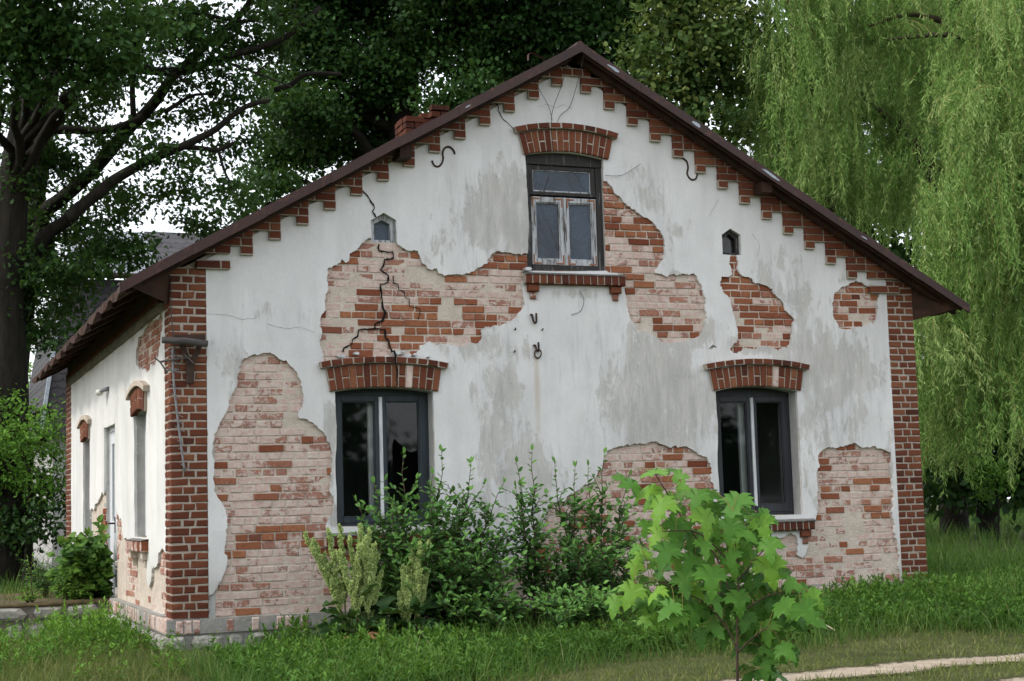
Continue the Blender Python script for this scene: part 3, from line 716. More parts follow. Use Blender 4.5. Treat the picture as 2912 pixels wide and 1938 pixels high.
for (u0, u1, g) in ((3.552, 3.938, (3.605, 3.893, 3.655, 4.285)), (3.962, 4.328, (3.995, 4.28, 3.655, 4.288))):
    sash(FRONT, u0, u1, 3.592, 4.345, g, d-.004, M['pale_wood'], tw, M['dull_glass'])
    for cu, su in ((u0, 1), (u1, -1)):
        for cv, sv in ((3.60, 1), (4.335, -1)):
            l = MB(); q = sorted((cu+su*.012, cu+su*.026)); q2 = sorted((cv, cv+sv*.105))
            l.mbox(FRONT, q[0], q[1], q2[0], q2[1], d-.006, d+.001, bev=.001)
            q = sorted((cu+su*.026, cu+su*.10)); q2 = sorted((cv+sv*.002, cv+sv*.018))
            l.mbox(FRONT, q[0], q[1], q2[0], q2[1], d-.006, d+.001, bev=.001)
            l.build('corner_plate', M['rust'], tw)
mb = MB(); mb.mbox(FRONT, 3.938, 3.966, 3.59, 4.345, d-.03, d+.008); mb.build('batten', M['pale_wood'], tw)
# little pentagonal attic windows
def pent(outer, inner, mat, dark):
    o = MB(); n = 5
    d = -.035 if not dark else -.03
    o.add([FRONT(u, v, d) for u, v in outer]+[FRONT(u, v, d) for u, v in inner]+[FRONT(u, v, d-.07) for u, v in inner],
          [(i, (i+1) % n, (i+1) % n+n, i+n) for i in range(n)]+[(i+n, (i+1) % n+n, (i+1) % n+2*n, i+2*n) for i in range(n)])
    w_ = o.build('window', mat, HOUSE)
    pane('pane', FRONT, inner, d-.05, M['glass'] if dark else M['dull_glass'], w_)
pent(grow(PENT_L, .002), [(1.765, 3.795), (1.935, 3.795), (1.935, 3.968), (1.85, 4.008), (1.762, 3.965)], M['pale_wood'], False)
pent(grow(PENT_R, .002), [(5.893, 3.798), (6.06, 3.798), (6.06, 3.955), (5.982, 4.012), (5.89, 3.95)], M['dark_wood'], True)
# ---------------------------------------------------------------- left side wall
S_WN = [(1.62, .77), (2.55, .77)]+arc_top(1.62, 2.55, 2.14, .05)
S_DO = [(4.23, .0), (5.34, .0), (5.34, 2.15), (4.23, 2.15)]
S_WF = [(6.92, .745), (7.80, .745)]+arc_top(6.92, 7.80, 2.10, .05)
S_OP = [S_WN, S_DO, S_WF]
S_BASE = [(.30,-.03),(.30,.60),(.40,.64),(.54,.669),(.66,.655),(.777,.636),(.85,.52),(.926,.501),(1.05,.47),(1.224,.448),(1.273,.492),(1.329,.324),(1.45,.26),(1.589,.269),(1.638,.398),(1.70,.50),(1.72,.64),(2.5,.62),(2.9,.66),(3.116,.696),(3.25,.76),(3.43,.726),(3.619,.948),(3.75,.974),(4.018,1.036),(4.24,1.2),(4.24,-.03)]
S_DOOR = [(5.33,-.03),(5.33,1.36),(5.45,1.28),(5.63,1.329),(5.791,1.255),(6.0,1.20),(6.285,1.184),(6.455,1.108),(6.7,1.12),(6.93,1.101),(6.93,.70),(7.3,.58),(7.9,.62),(8.05,.3),(8.0,-.03)]
S_UP = [(.42,3.0),(.46,2.9),(.563,2.821),(.60,2.74),(.711,2.688),(.75,2.60),(.858,2.642),(1.0,2.55),(1.261,2.605),(1.45,2.53),(1.7,2.57),(1.901,2.602),(2.1,2.60),(2.351,2.693),(2.348,2.841),(2.17,2.98),(1.561,3.02),(1.0,3.03),(.6,3.05)]
random.seed(5)
sheet('side_wall', [(.0,-.45),(10.2,-.45),(10.2,3.42),(.0,3.42)], S_OP, SIDE, -.008, -.40, [M['mortar'], M['render_grey']], HOUSE, grid=.12, wav=.010, back=True, edge_mi=1, flip=True)
sp = [rag(p, .03, .22, 60+i) for i, p in enumerate((S_BASE, S_DOOR, S_UP))]
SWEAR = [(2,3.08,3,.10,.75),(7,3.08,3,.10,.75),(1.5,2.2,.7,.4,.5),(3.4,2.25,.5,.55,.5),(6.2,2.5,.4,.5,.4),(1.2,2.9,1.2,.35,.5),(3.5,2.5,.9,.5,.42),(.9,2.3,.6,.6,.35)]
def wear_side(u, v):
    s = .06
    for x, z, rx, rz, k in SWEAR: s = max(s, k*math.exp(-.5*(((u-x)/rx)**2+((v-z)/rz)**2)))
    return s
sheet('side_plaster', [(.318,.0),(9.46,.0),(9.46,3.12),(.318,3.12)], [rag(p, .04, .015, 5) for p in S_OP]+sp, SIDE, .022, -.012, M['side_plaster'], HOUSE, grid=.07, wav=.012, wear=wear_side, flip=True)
def skip_side(y, z):
    if z > 2.3: return 0
    if y > 5.2: return 1.0 if (y-5.33)*.55+z > 1.02+.25*vnoise(y*5, z*5, 2) else 0
    n = vnoise(y*2.5, z*3.5, 8)
    return 0 if n > .62 or (y > 2.8 and z < .8 and n > .40) or (y < .7 and n > .35) else 1.0
def lime_side(y, z, r):
    if z > 2.3: return r.uniform(.35, .55)
    if y > 5.2: return r.uniform(0, .3)
    return r.uniform(.40, .75)
for p in (S_BASE, S_DOOR, S_UP): patch_bricks('exposed_side_brick', [p], S_OP, SIDE, lime_side, skip_side, M['brick'], 18, .33, 9.3, 3.1)
arch(2.09, 2.175, .50, 2.2, 12, SIDE, 34, False, nh=9, hov=.14, lime=.18, hood_mat=M['mortar'], dh=.09)
arch(7.36, 2.135, .48, 2.2, 12, SIDE, 35, False, nh=9, hov=.14, lime=.18, hood_mat=M['mortar'], dh=.09)
def side_window(y0, y1, z0, zt, mat, rc=.10):
    mb = MB(); d = -rc
    frame_rect(mb, SIDE, y0-.01, y1+.01, z0-.01, zt+.04, .07, d-.07, d)
    mid = (y0+y1)/2; mb.mbox(SIDE, mid-.05, mid+.05, z0+.06, zt-.03, d-.06, d-.004)
    win = mb.build('window', mat, HOUSE)
    pane('pane', SIDE, [(y0+.06, z0+.06), (mid-.05, z0+.06), (mid-.05, zt-.03), (y0+.06, zt-.03)], d-.03, M['green_glass'], win)
    pane('pane', SIDE, [(mid+.05, z0+.06), (y1-.06, z0+.06), (y1-.06, zt-.03), (mid+.05, zt-.03)], d-.03, M['green_glass'], win)
side_window(1.62, 2.55, .77, 2.15, M['pvc']); side_window(6.92, 7.80, .745, 2.11, M['pvc'])
def side_sill(y0, y1, zt, seed):
    r = random.Random(seed); mb = MB()
    n = 12; w_ = (y1-y0)/n
    for k in range(n):
        mb.brick(SIDE, [(y0+k*w_+.005, zt-.12), (y0+(k+1)*w_-.005, zt-.12), (y0+(k+1)*w_-.005, zt-.005), (y0+k*w_+.005, zt-.005)], -.01, .10, .4, .25 if k in (1, 2, 5) else .62, r, .003, .007)
    mb.box(-.425, -.33, y0+.004, y1-.004, zt-.115, zt-.002)
    o = mb.build('window_sill', M['brick'], HOUSE)
    tp = MB(); P = [SIDE(y0-.01, zt, .11), SIDE(y1+.01, zt, .11), SIDE(y1+.01, zt+.04, -.1), SIDE(y0-.01, zt+.04, -.1)]
    tp.add(P, [(0,1,2,3)]); tp.build('sill_slab', M['sill_stone'], o)
    for cy in (y0+.16, y1-.16):
        cb = MB(); cb.mbox(SIDE, cy-.06, cy+.06, zt-.2, zt-.125, -.01, .075); cb.mbox(SIDE, cy-.03, cy+.03, zt-.29, zt-.204, -.01, .045)
        cb.build('corbel', M['mortar'], o)
side_sill(1.50, 2.72, .74, 51); side_sill(6.80, 7.95, .715, 52)
# side door: white two-leaf door with narrow panes
mb = MB(); d = -.05
frame_rect(mb, SIDE, 4.23, 5.34, .0, 2.15, .06, d-.08, d)
do = mb.build('side_door', M['pvc'], HOUSE)
for (y0, y1) in ((4.295, 4.765), (4.805, 5.275)):
    l = MB(); g = (y0+.11, y1-.11, .95, 1.93)
    l.mbox(SIDE, y0, g[0], .02, 2.085, d-.06, d-.008); l.mbox(SIDE, g[1], y1, .02, 2.085, d-.06, d-.008)
    l.mbox(SIDE, g[0], g[1], .02, g[2], d-.06, d-.010); l.mbox(SIDE, g[0], g[1], g[3], 2.085, d-.06, d-.010)
    l.build('door_leaf', M['pvc'], do)
    pane('pane', SIDE, [(g[0], g[2]), (g[1], g[2]), (g[1], g[3]), (g[0], g[3])], d-.035, M['green_glass'], do)
l = MB(); l.mbox(SIDE, 4.767, 4.803, .02, 2.085, d-.07, d-.03); l.build('door_gap', M['iron'], do)
l = MB(); l.tube([SIDE(4.83, .92, d-.01), SIDE(4.83, .92, d+.06), SIDE(4.98, .92, d+.06)], .012, 6); l.mbox(SIDE, 4.815, 4.85, .80, 1.0, d-.012, d+.002)
l.build('door_handle', M['iron'], do)
# sawtooth cornice under the eave
mb = MB(); r = random.Random(2)
y = .36
while y < 9.4:
    for zz in (3.05,):
        h = .078; s = .058+r.uniform(-.003, .003)
        P = [(y-s, .018), (y, .018+s*1.15), (y+s, .018)]
        mb.add([SIDE(u, zz, dd) for u, dd in P]+[SIDE(u, zz+h, dd) for u, dd in P], [(2,1,0),(3,4,5),(0,1,4,3),(1,2,5,4),(2,0,3,5)], .5, .5)
    y += .125
mb.build('sawtooth_cornice', M['shaded_lime'], HOUSE)
mb = MB(); y = .32
while y < 9.4:
    mb.brick(SIDE, [(y, 3.135), (y+.115, 3.135), (y+.115, 3.20), (y, 3.20)], -.01, .095, r.uniform(.2, .6), .2, r); y += .126
mb.build('eave_course', M['soot_brick'], HOUSE)
mb = MB(); mb.box(-.416, -.33, .33, 9.4, 3.13, 3.42); mb.build('wall_plate', M['soffit_wood'], HOUSE)
# outdoor bulb
mb = MB(); mb.tube([SIDE(4.80, 2.62, .02), SIDE(4.82, 2.61, .07), SIDE(4.95, 2.605, .10)], [.03, .026, .024], 8)
lb = mb.build('wall_lamp', M['grey_tube'], HOUSE, True)
mb = MB(); mb.tube([SIDE(4.95, 2.605, .10), SIDE(4.98, 2.60, .105), SIDE(5.04, 2.592, .112), SIDE(5.09, 2.586, .118), SIDE(5.11, 2.584, .12)], [.020, .036, .050, .036, .006], 12)
mb.build('bulb', M['bulb'], lb, True)

# other walls, ceiling (nobody looks inside)
mb = MB(); mb.box(7.98, 8.38, .42, 10.2, -.45, 3.4); mb.build('right_wall', M['side_plaster'], HOUSE)
sheet('back_wall', [(.07,-.45),(7.98,-.45),(7.98,3.38),(4.025,5.7),(.07,3.38)], [], lambda u, v, d: (u, 9.8-d, v), 0, -.40, M['render_grey'], HOUSE, back=True)
mb = MB(); mb.box(.07, 7.98, .42, 9.8, 2.95, 3.05); mb.box(.07, 7.98, .42, 9.8, -.06, -.02); mb.box(.07, 7.98, 3.2, 3.3, -.02, 2.95); mb.box(.07, 7.98, 2.2, 2.3, 3.05, 3.38)
mb.build('room_wall', M['dark_room'], HOUSE)
# ---- plinth
M['plinth_render'] = m_mortar('plinth_render', (.20, .195, .175), (.38, .365, .335))
r = random.Random(14)
mb = MB(); jm = MB()
u = -.405
while u < 8.4:
    if r.random() < .4: u += .082; continue
    mb.brick(FRONT, [(u, -.142), (u+.068, -.142), (u+.068, -.014), (u, -.014)], .0, .066+r.uniform(-.004, .004), r.uniform(.1, .6), r.uniform(.52, .78), r, .004, .008); u += .082
SP = lambda u, v, d: (-.35-d, u, v)
u = -.05
while u < 4.25:
    if r.random() < .45: u += .082; continue
    mb.brick(SP, [(u, -.142), (u+.068, -.142), (u+.068, .008), (u, .008)], .0, .066, r.uniform(.1, .6), r.uniform(.55, .75), r, .004, .008); u += .082
mb.m = [1]*len(mb.m); mb.box(-.41, 8.44, -.058, .3, -.145, -.004); mb.box(-.41, -.05, .3, 4.32, -.145, .020)
mb.build('plinth', [M['plinth_render'], M['brick']], HOUSE)
def rubble(name, M_, u0, u1, v0, v1, d0, seed, parent, mat, sz=.24, mort=None):
    """field stones bedded in mortar"""
    r = random.Random(seed); mb = MB(); v = v0
    while v < v1-.02:
        h = min(sz*r.uniform(.6, 1.0), v1-v); u = u0
        while u < u1-.02:
            l = min(sz*r.uniform(.7, 1.6), u1-u)
            if l < .07: break
            n = 8; cu, cv = u+l/2, v+h/2
            ring = []
            for k in range(n):
                a = 2*math.pi*k/n+r.uniform(-.2, .2); q = 1/max(abs(math.cos(a)), abs(math.sin(a)))
                q = min(q, 1.22)*r.uniform(.88, 1.0)
                ring.append((cu+math.cos(a)*q*l*.48, cv+math.sin(a)*q*h*.47))
            dd = d0+r.uniform(.0, .03)
            t = r.random()
            mb.add([M_(a, b, d0-.05) for a, b in ring]+[M_(cu+(a-cu)*.93, cv+(b-cv)*.93, dd) for a, b in ring]+[M_(cu+(a-cu)*.55, cv+(b-cv)*.55, dd+.018+r.uniform(0, .01)) for a, b in ring],
                   [tuple(range(16, 24))]+[(k, (k+1) % n, (k+1) % n+n, k+n) for k in range(n)]+[(k+n, (k+1) % n+n, (k+1) % n+2*n, k+2*n) for k in range(n)], t)
            u += l+.015
        v += h+.012
    return mb.build(name, mat, parent)
rubble('foundation_stones', FRONT, -.40, 8.4, -.5, -.15, .045, 71, HOUSE, M['stone'])
rubble('foundation_stones', lambda u, v, d: (-.35-d, u, v), -.04, 4.3, -.5, -.15, .045, 72, HOUSE, M['stone'])
mb = MB(); mb.box(-.388, 8.42, -.035, .3, -.55, -.146); mb.box(-.388, -.05, .3, 4.3, -.55, -.146); mb.build('foundation_core', M['plinth_render'], HOUSE)

# ---------------------------------------------------------------- roof
Y0, Y1 = -.33, 10.6; RX, RZ, SL = 4.035, 5.968, .5625
def roof_side(sgn, xe):
    """one roof slope; its cover sags between the rafters towards the eave"""
    nu, nv = 26, 170
    V = []; F = []
    L = abs(xe-RX)
    for lay in (0, 1):
        for i in range(nu+1):
            t = i/nu; x = RX+sgn*L*t
            for j in range(nv+1):
                y = Y0+(Y1-Y0)*j/nv
                sag = max(0, t-.74)/.26
                z = RZ-SL*L*t-.075*sag*math.sin(math.pi*(y+.33)/.98)**2*(1 if sgn < 0 else .35)*lay+.012*math.sin(y*2.1+x*3)*t*.5
                if t > .97: z -= .01*hash2(j, 3)
                V.append((x+(-.02*hash2(j//3, 8) if t == 1 and sgn < 0 else 0), y, z-lay*.028))
    n1 = (nu+1)*(nv+1)
    for i in range(nu):
        for j in range(nv):
            a = i*(nv+1)+j; q = (a, a+1, a+nv+2, a+nv+1)
            if sgn > 0: q = q[::-1]
            F.append(q); F.append(tuple(k+n1 for k in q[::-1]))
    for j in range(nv):
        a = nu*(nv+1)+j; F.append((a, a+1, a+1+n1, a+n1))
    for i in range(nu):
        for a, b in ((i*(nv+1), (i+1)*(nv+1)), (i*(nv+1)+nv, (i+1)*(nv+1)+nv)): F.append((a, b, b+n1, a+n1))
    mb = MB(); mb.add(V, F); return mb
mb = roof_side(-1, -.85); m2 = roof_side(1, 8.945)
mb.add(m2.v, m2.f)
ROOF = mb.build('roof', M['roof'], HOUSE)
mb = MB(); mb.tube([(RX, Y0, RZ+.0), (RX, Y1, RZ+.0)], .045, 8); mb.build('ridge_cap', M['rake_metal'], ROOF)
# rake flashing: a folded metal profile in lengths
def slope_pt(x, y, dz=0): return (x, y, RZ-SL*abs(x-RX)+dz)
r = random.Random(9); n_seg = 7
for sgn, xe in ((-1, -.855), (1, 8.95)):
    mb = MB(); xs = [RX+(xe-RX)*k/n_seg for k in range(n_seg+1)]
    for k in range(n_seg):
        a, b = xs[k], xs[k+1]+(xe-RX)*.006; o = .004*(k % 2)+.002
        dz0, dz1 = r.uniform(-.006, .006), r.uniform(-.006, .006)
        for (ya, yb, da, db) in ((Y0-.025-o, Y0-.005-o, -.082, .020),):
            P = [slope_pt(a, ya, da+dz0), slope_pt(b, ya, da+dz1), slope_pt(b, yb, da+dz1), slope_pt(a, yb, da+dz0), slope_pt(a, ya, db+dz0), slope_pt(b, ya, db+dz1), slope_pt(b, yb, db+dz1), slope_pt(a, yb, db+dz0)]
            mb.add(P, [(0,3,2,1),(4,5,6,7),(0,1,5,4),(1,2,6,5),(2,3,7,6),(3,0,4,7)])
        P = [slope_pt(a, Y0-.005-o, .010+dz0+o), slope_pt(b, Y0-.005-o, .010+dz1+o), slope_pt(b, Y0+.16, .014+o), slope_pt(a, Y0+.16, .014+o), slope_pt(a, Y0-.005-o, .022+dz0+o), slope_pt(b, Y0-.005-o, .022+dz1+o), slope_pt(b, Y0+.16, .022+o), slope_pt(a, Y0+.16, .022+o)]
        mb.add(P, [(0,3,2,1),(4,5,6,7),(0,1,5,4),(1,2,6,5),(2,3,7,6),(3,0,4,7)])
    rk = mb.build('rake_flashing', M['rake_metal'], ROOF)
    # flakes where the paint has gone
    fl = MB()
    spots = [(4.42, .20, .045), (5.40, .14, .06), (6.32, .28, .04), (7.55, .10, .02)] if sgn > 0 else [(2.70, .07, .022)]
    for x, l, h in spots:
        n = 9; ring = []
        for q in range(n):
            a = 2*math.pi*q/n; k = r.uniform(.55, 1.0)
            xx = x+math.cos(a)*l/2*k; ring.append((xx, Y0-.0335, RZ-SL*abs(xx-RX)-.032+math.sin(a)*h*k*.62))
        fl = MB(); fl.add(ring, [tuple(range(n))]); fl.build('bare_patch', M['peeled'], rk)
# timbers under the right and left overhang
def timber(name, a, b, ya, yb, a0, a1, b0, b1):
    mb = MB()
    P = [slope_pt(a, ya, a0), slope_pt(b, ya, b0), slope_pt(b, yb, b0), slope_pt(a, yb, a0), slope_pt(a, ya, a1), slope_pt(b, ya, b1), slope_pt(b, yb, b1), slope_pt(a, yb, a1)]
    mb.add(P, [(0,3,2,1),(4,5,6,7),(0,1,5,4),(1,2,6,5),(2,3,7,6),(3,0,4,7)])
    return mb.build(name, M['soffit_wood'], ROOF)
for sgn, xe in ((-1, -.80), (1, 8.90)):
    for (ya, yb, d0, d1) in ((-.20, -.12, -.115, -.03), (-.31, -.27, -.085, -.03), (-.06, .02, -.07, -.03)):
        timber('verge_timber', RX+sgn*.05, xe, ya, yb, d0, d1, d0, d1)
    y = .9
    while y < 10.4:
        timber('rafter', RX+sgn*3.9, xe+(-.02 if sgn > 0 else .02), y, y+.09, -.15, -.03, -.12, -.03)
        y += .98
for px_, sg in ((6.33, 1), (2.03, -1)):
    z = RZ-SL*abs(px_-RX)-.10
    mb = MB(); mb.box(px_-.06, px_+.07, -.27, .03, z-.12, z+.0); mb.build('purlin_end', M['soffit_wood'], ROOF)
# soffit boards at the right eave and the boxed eave ends
for sgn, xe, xw in ((1, 8.90, 8.40), (-1, -.80, -.34)):
    mb = MB()
    P = [slope_pt(xe, -.30, -.05), slope_pt(xe, 10.4, -.05), (xw, 10.4, RZ-SL*abs(xe-RX)-.12), (xw, -.02 if sgn > 0 else .02, RZ-SL*abs(xe-RX)-.18), slope_pt(xw, -.02, -.05)]
    if sgn > 0: mb.add(P[:4], [(0,1,2,3)])
    mb.add([P[0], P[3], P[4]], [(0,1,2)])
    mb.build('eave_boards', M['soffit_wood'], ROOF)
# chimney, half collapsed
mb = MB(); r = random.Random(12); z = 5.02; j = 0
hx = lambda z: .035 if z > 5.72 else 0
while z < 5.93:
    e = hx(z)
    x0, x1, y0, y1 = 2.90-e, 3.43+e, 2.40-e, 2.86+e
    for axis in (0, 1):
        for s in (0, 1):
            a, b = ((x0, x1) if axis == 0 else (y0+.12, y1-.12)); u = a; k = 0
            while u < b-.03:
                l = min(.24 if (j+k) % 2 else .12, b-u)
                top_gone = (z > 5.78 and u < 3.22 and axis == 0) or (z > 5.70 and axis == 0 and s == 0 and 3.03 < u < 3.16) or (z > 5.78 and axis == 1 and s == 0) or (z > 5.86 and axis == 1)
                if not top_gone:
                    rot = r.uniform(-.012, .012)
                    if axis == 0: q = (u+.004, u+l-.006, (y0 if s == 0 else y1-.115)+rot, (y0+.115 if s == 0 else y1)+rot)
                    else: q = ((x0 if s == 0 else x1-.115)+rot, (x0+.115 if s == 0 else x1)+rot, u+.004, u+l-.006)
                    mb.box(q[0], q[1], q[2], q[3], z+.004+r.uniform(-.004, .004), z+.068, min(1, max(0, r.gauss(.22 if s == 0 and axis == 0 else .45, .2))), r.uniform(0, .2))
                u += l; k += 1
    z += .077; j += 1
ch = mb.build('chimney', M['soot_brick'], ROOF)
mb = MB(); mb.box(2.93, 3.40, 2.43, 2.83, 4.9, 5.70); mb.build('flue_core', M['crack'], ch)
# ---------------------------------------------------------------- iron work and wires on the gable
def relief(x, z, y): return (x, y, z)
def smooth_pts(P, n=6):
    P = [Vector(p) for p in P]; o = []
    for i in range(len(P)-1):
        a, b, c, e = P[max(i-1, 0)], P[i], P[i+1], P[min(i+2, len(P)-1)]
        for k in range(n):
            t = k/n
            o.append(.5*((2*b)+(c-a)*t+(2*a-5*b+4*c-e)*t*t+(3*b-a-3*c+e)*t**3))
    o.append(P[-1]); return o
SL_ = [(2.655,4.744),(2.649,4.771),(2.621,4.806),(2.585,4.819),(2.546,4.801),(2.524,4.764),(2.52,4.724),(2.526,4.7),(2.518,4.66),(2.501,4.625),(2.471,4.598),(2.435,4.599),(2.411,4.623),(2.399,4.657)]
SR_ = [(5.332,4.867),(5.365,4.865),(5.405,4.846),(5.445,4.814),(5.457,4.756),(5.452,4.722),(5.444,4.671),(5.47,4.625),(5.51,4.607),(5.554,4.626),(5.575,4.678)]
for P in (SL_, SR_):
    mb = MB(); mb.tube(smooth_pts([FRONT(x, z, .034) for x, z in P], 4), .0105, 6); mb.build('wall_anchor', M['iron'], HOUSE, True)
for P in ([(3.479,3.029),(3.487,2.998),(3.499,2.953),(3.515,2.938),(3.529,2.959),(3.531,3.046)], [(3.502,2.698),(3.513,2.685),(3.517,2.648),(3.534,2.632),(3.546,2.651),(3.546,2.733)]):
    mb = MB(); mb.tube(smooth_pts([FRONT(P[0][0], P[0][1], .01)]+[FRONT(x, z, .055) for x, z in P], 4), .011, 6); hk = mb.build('iron_hook', M['iron'], HOUSE, True)
mb = MB(); mb.tube([FRONT(3.536+.038*math.sin(a), 2.607+.045*math.cos(a), .055+.01*math.cos(a)) for a in [k*2*math.pi/20 for k in range(21)]], .008, 6); mb.build('iron_ring', M['iron'], hk, True)
for x, z in ((3.285, 2.87), (3.60, 2.87), (3.27, 2.63)):
    mb = MB(); mb.tube([FRONT(x, z, .0), FRONT(x+.004, z-.004, .05), FRONT(x+.004, z+.015, .055)], .007, 5); mb.build('nail', M['iron'], HOUSE)
WIRES = [[(3.868,5.83,-.36),(3.87,5.585,-.20),(3.805,5.31,-.06),(3.75,5.105,-.12),(3.78,4.795,-.07),(3.72,4.49,-.03),(3.63,4.28,-.02),(3.685,4.12,-.02),(3.741,3.98,-.02),(3.84,3.70,-.02)],
         [(4.08,5.94,-.36),(4.06,5.70,-.25),(4.06,5.50,-.08),(4.0,5.335,-.05),(3.9,5.25,-.05),(3.83,5.15,-.11)], [(3.437,5.70,-.37),(3.50,5.61,-.2),(3.615,5.525,-.1),(3.75,5.335,-.06),(3.77,5.16,-.11)],
         [(4.02,4.63,-.03),(4.09,4.55,-.03),(4.12,4.47,-.03),(4.20,4.42,-.03)], [(4.41,4.60,-.05),(4.55,4.60,-.05),(4.66,4.63,-.05),(4.85,4.75,-.05)], [(4.05,3.30,-.05),(4.10,3.20,-.05),(4.06,3.08,-.04),(3.95,3.04,-.04)]]
for P in WIRES:
    mb = MB(); mb.tube(smooth_pts([relief(*p) for p in P], 5), .0032, 4); mb.build('loose_wire', M['wire'], HOUSE)
# bent strip of flashing on the left rake
mb = MB(); P = smooth_pts([(3.66,-.33,5.77),(3.56,-.34,5.80),(3.47,-.35,5.83),(3.415,-.36,5.81),(3.41,-.365,5.74)], 4)
for k in range(len(P)-1):
    a, b = P[k], P[k+1]; mb.add([a, b, b+Vector((0,.05,.0)), a+Vector((0,.05,.0))], [(0,1,2,3)])
mb.build('bent_strip', M['rake_metal'], ROOF)
# old service bracket with a pole and a conduit
BY = -.20
mb = MB(); q = lambda x, z, y=BY: relief(x, z, y)
def flat(mb, a, b, w_, th, y0):
    a, b = Vector(a), Vector(b); d = (b-a).normalized(); n = d.cross(Vector((0, 1, 0))).normalized()*w_/2
    yv = Vector((0, th, 0)); P = [a-n, a+n, b+n, b-n]
    P = [p for p in P]+[p+yv for p in P]
    mb.add(P, [(0,1,2,3),(7,6,5,4),(0,4,5,1),(1,5,6,2),(2,6,7,3),(3,7,4,0)])
yb = -.075
flat(mb, q(-.166, 2.52, yb), q(-.172, 2.285, yb), .075, .035, yb); flat(mb, q(-.175, 2.46, yb), q(-.285, 2.73, yb-.05), .05, .03, yb); flat(mb, q(-.160, 2.46, yb), q(-.050, 2.735, yb-.05), .05, .03, yb)
flat(mb, q(-.33, 2.728, yb-.06), q(-.035, 2.735, yb-.06), .05, .04, yb)
br = mb.build('service_bracket', M['iron'], HOUSE)
mb = MB(); mb.tube([q(-.462, 2.692), q(-.25, 2.683), q(-.022, 2.66)], [.034, .036, .034], 10); mb.build('wooden_pole', M['log'], br, True)
mb = MB(); mb.tube([q(-.345, 3.3, -.03), q(-.350, 2.95, -.06), q(-.335, 2.72, -.10), q(-.30, 2.45, -.10), q(-.27, 2.40, -.10)], .006, 5); mb.build('cable', M['wire'], br)
mb = MB(); P = [q(-.343, 2.62, -.09), q(-.335, 2.33, -.08), q(-.30, 1.98, -.07), q(-.265, 1.70, -.06), q(-.229, 1.417, -.05)]
P = smooth_pts(P, 4); mb.tube(P, .0105, 8)
cd = mb.build('conduit', M['grey_tube'], br, True)
mb = MB()
for k in range(11):
    p = P[1+int(k*1.4)]; mb.tube([p+Vector((-.035, -.01, .03)), p+Vector((0, -.016, .0)), p+Vector((.055, -.01, -.03))], .004, 4)
mb.tube([P[3]+Vector((.06*math.cos(a)+.0, .03*math.sin(a), .01*math.sin(a))) for a in [k*.35 for k in range(16)]], .006, 5)
mb.build('clip_wire', M['grey_tube'], cd)
mb = MB(); mb.tube([q(-.475, 2.485, -.12), q(-.35, 2.51, -.12), q(-.20, 2.53, -.10)], [.012, .010, .008], 6); mb.tube([q(-.52, 2.525, -.12), q(-.47, 2.487, -.12), q(-.397, 2.374, -.12)], .008, 5); mb.tube([q(-.24, 2.56, -.12), q(-.19, 2.52, -.12), q(-.15, 2.48, -.12)], .008, 5)
mb.build('iron_spike', M['log'], br)

# ---------------------------------------------------------------- cracks
def crack(name, P, d, w0, w1, seed):
    r = random.Random(seed); mb = MB()
    pts = []
    for i in range(len(P)-1):
        a, b = P[i], P[i+1]; n = max(1, int(math.hypot(b[0]-a[0], b[1]-a[1])/.03))
        for k in range(n): pts.append((a[0]+(b[0]-a[0])*k/n+r.uniform(-.005, .005), a[1]+(b[1]-a[1])*k/n+r.uniform(-.005, .005)))
    pts.append(P[-1]); m = len(pts); L = []; R_ = []
    for i, p in enumerate(pts):
        a, b = pts[max(i-1, 0)], pts[min(i+1, m-1)]; dx, dz = b[0]-a[0], b[1]-a[1]; l = math.hypot(dx, dz) or 1
        t = i/(m-1); w_ = (w0+(w1-w0)*t)*r.uniform(.55, 1.25)/2
        L.append((p[0]-dz/l*w_, p[1]+dx/l*w_)); R_.append((p[0]+dz/l*w_, p[1]-dx/l*w_))
    V = [FRONT(u, v, d) for u, v in L]+[FRONT(u, v, d) for u, v in R_]
    mb.add(V, [(i, i+m, i+1+m, i+1) for i in range(m-1)])
    return mb.build(name, M['crack'], HOUSE)
crack('wall_crack', [(1.607,4.494),(1.594,4.393),(1.604,4.316),(1.681,4.243),(1.719,4.183),(1.757,4.123),(1.736,4.083),(1.766,4.023)], .036, .011, .018, 1)
crack('wall_crack', [(1.797,3.741),(1.795,3.672),(1.946,3.661),(1.952,3.6),(1.857,3.582),(1.847,3.52),(1.807,3.473),(1.893,3.414),(1.888,3.337),(1.804,3.32),(1.817,3.213),(1.823,3.091),(1.853,3.03),(1.819,2.938),(1.74,2.907),(1.739,2.854),(1.841,2.848),(1.847,2.772),(1.886,2.726),(1.9,2.651),(1.923,2.613)], .014, .019, .024, 2)
crack('wall_crack', [(1.739,2.854),(1.56,2.843),(1.551,2.775),(1.496,2.737),(1.487,2.692),(1.401,2.653),(1.393,2.608)], .014, .015, .018, 3)
crack('wall_crack', [(1.948,3.415),(1.951,3.339),(1.994,3.324),(2.001,3.271),(2.064,3.257),(2.07,3.188),(2.118,3.174),(2.116,3.097),(2.235,3.076),(2.226,3.022),(2.209,2.96)], .014, .012, .010, 4)
crack('wall_crack', [(3.12,5.345),(3.169,5.292),(3.184,5.212),(3.216,5.166),(3.299,5.107),(3.332,5.069)], .034, .012, .008, 5)
crack('wall_crack', [(1.905,2.62),(1.93,2.57),(1.925,2.50),(1.94,2.42),(1.935,2.26)], .104, .022, .020, 6)
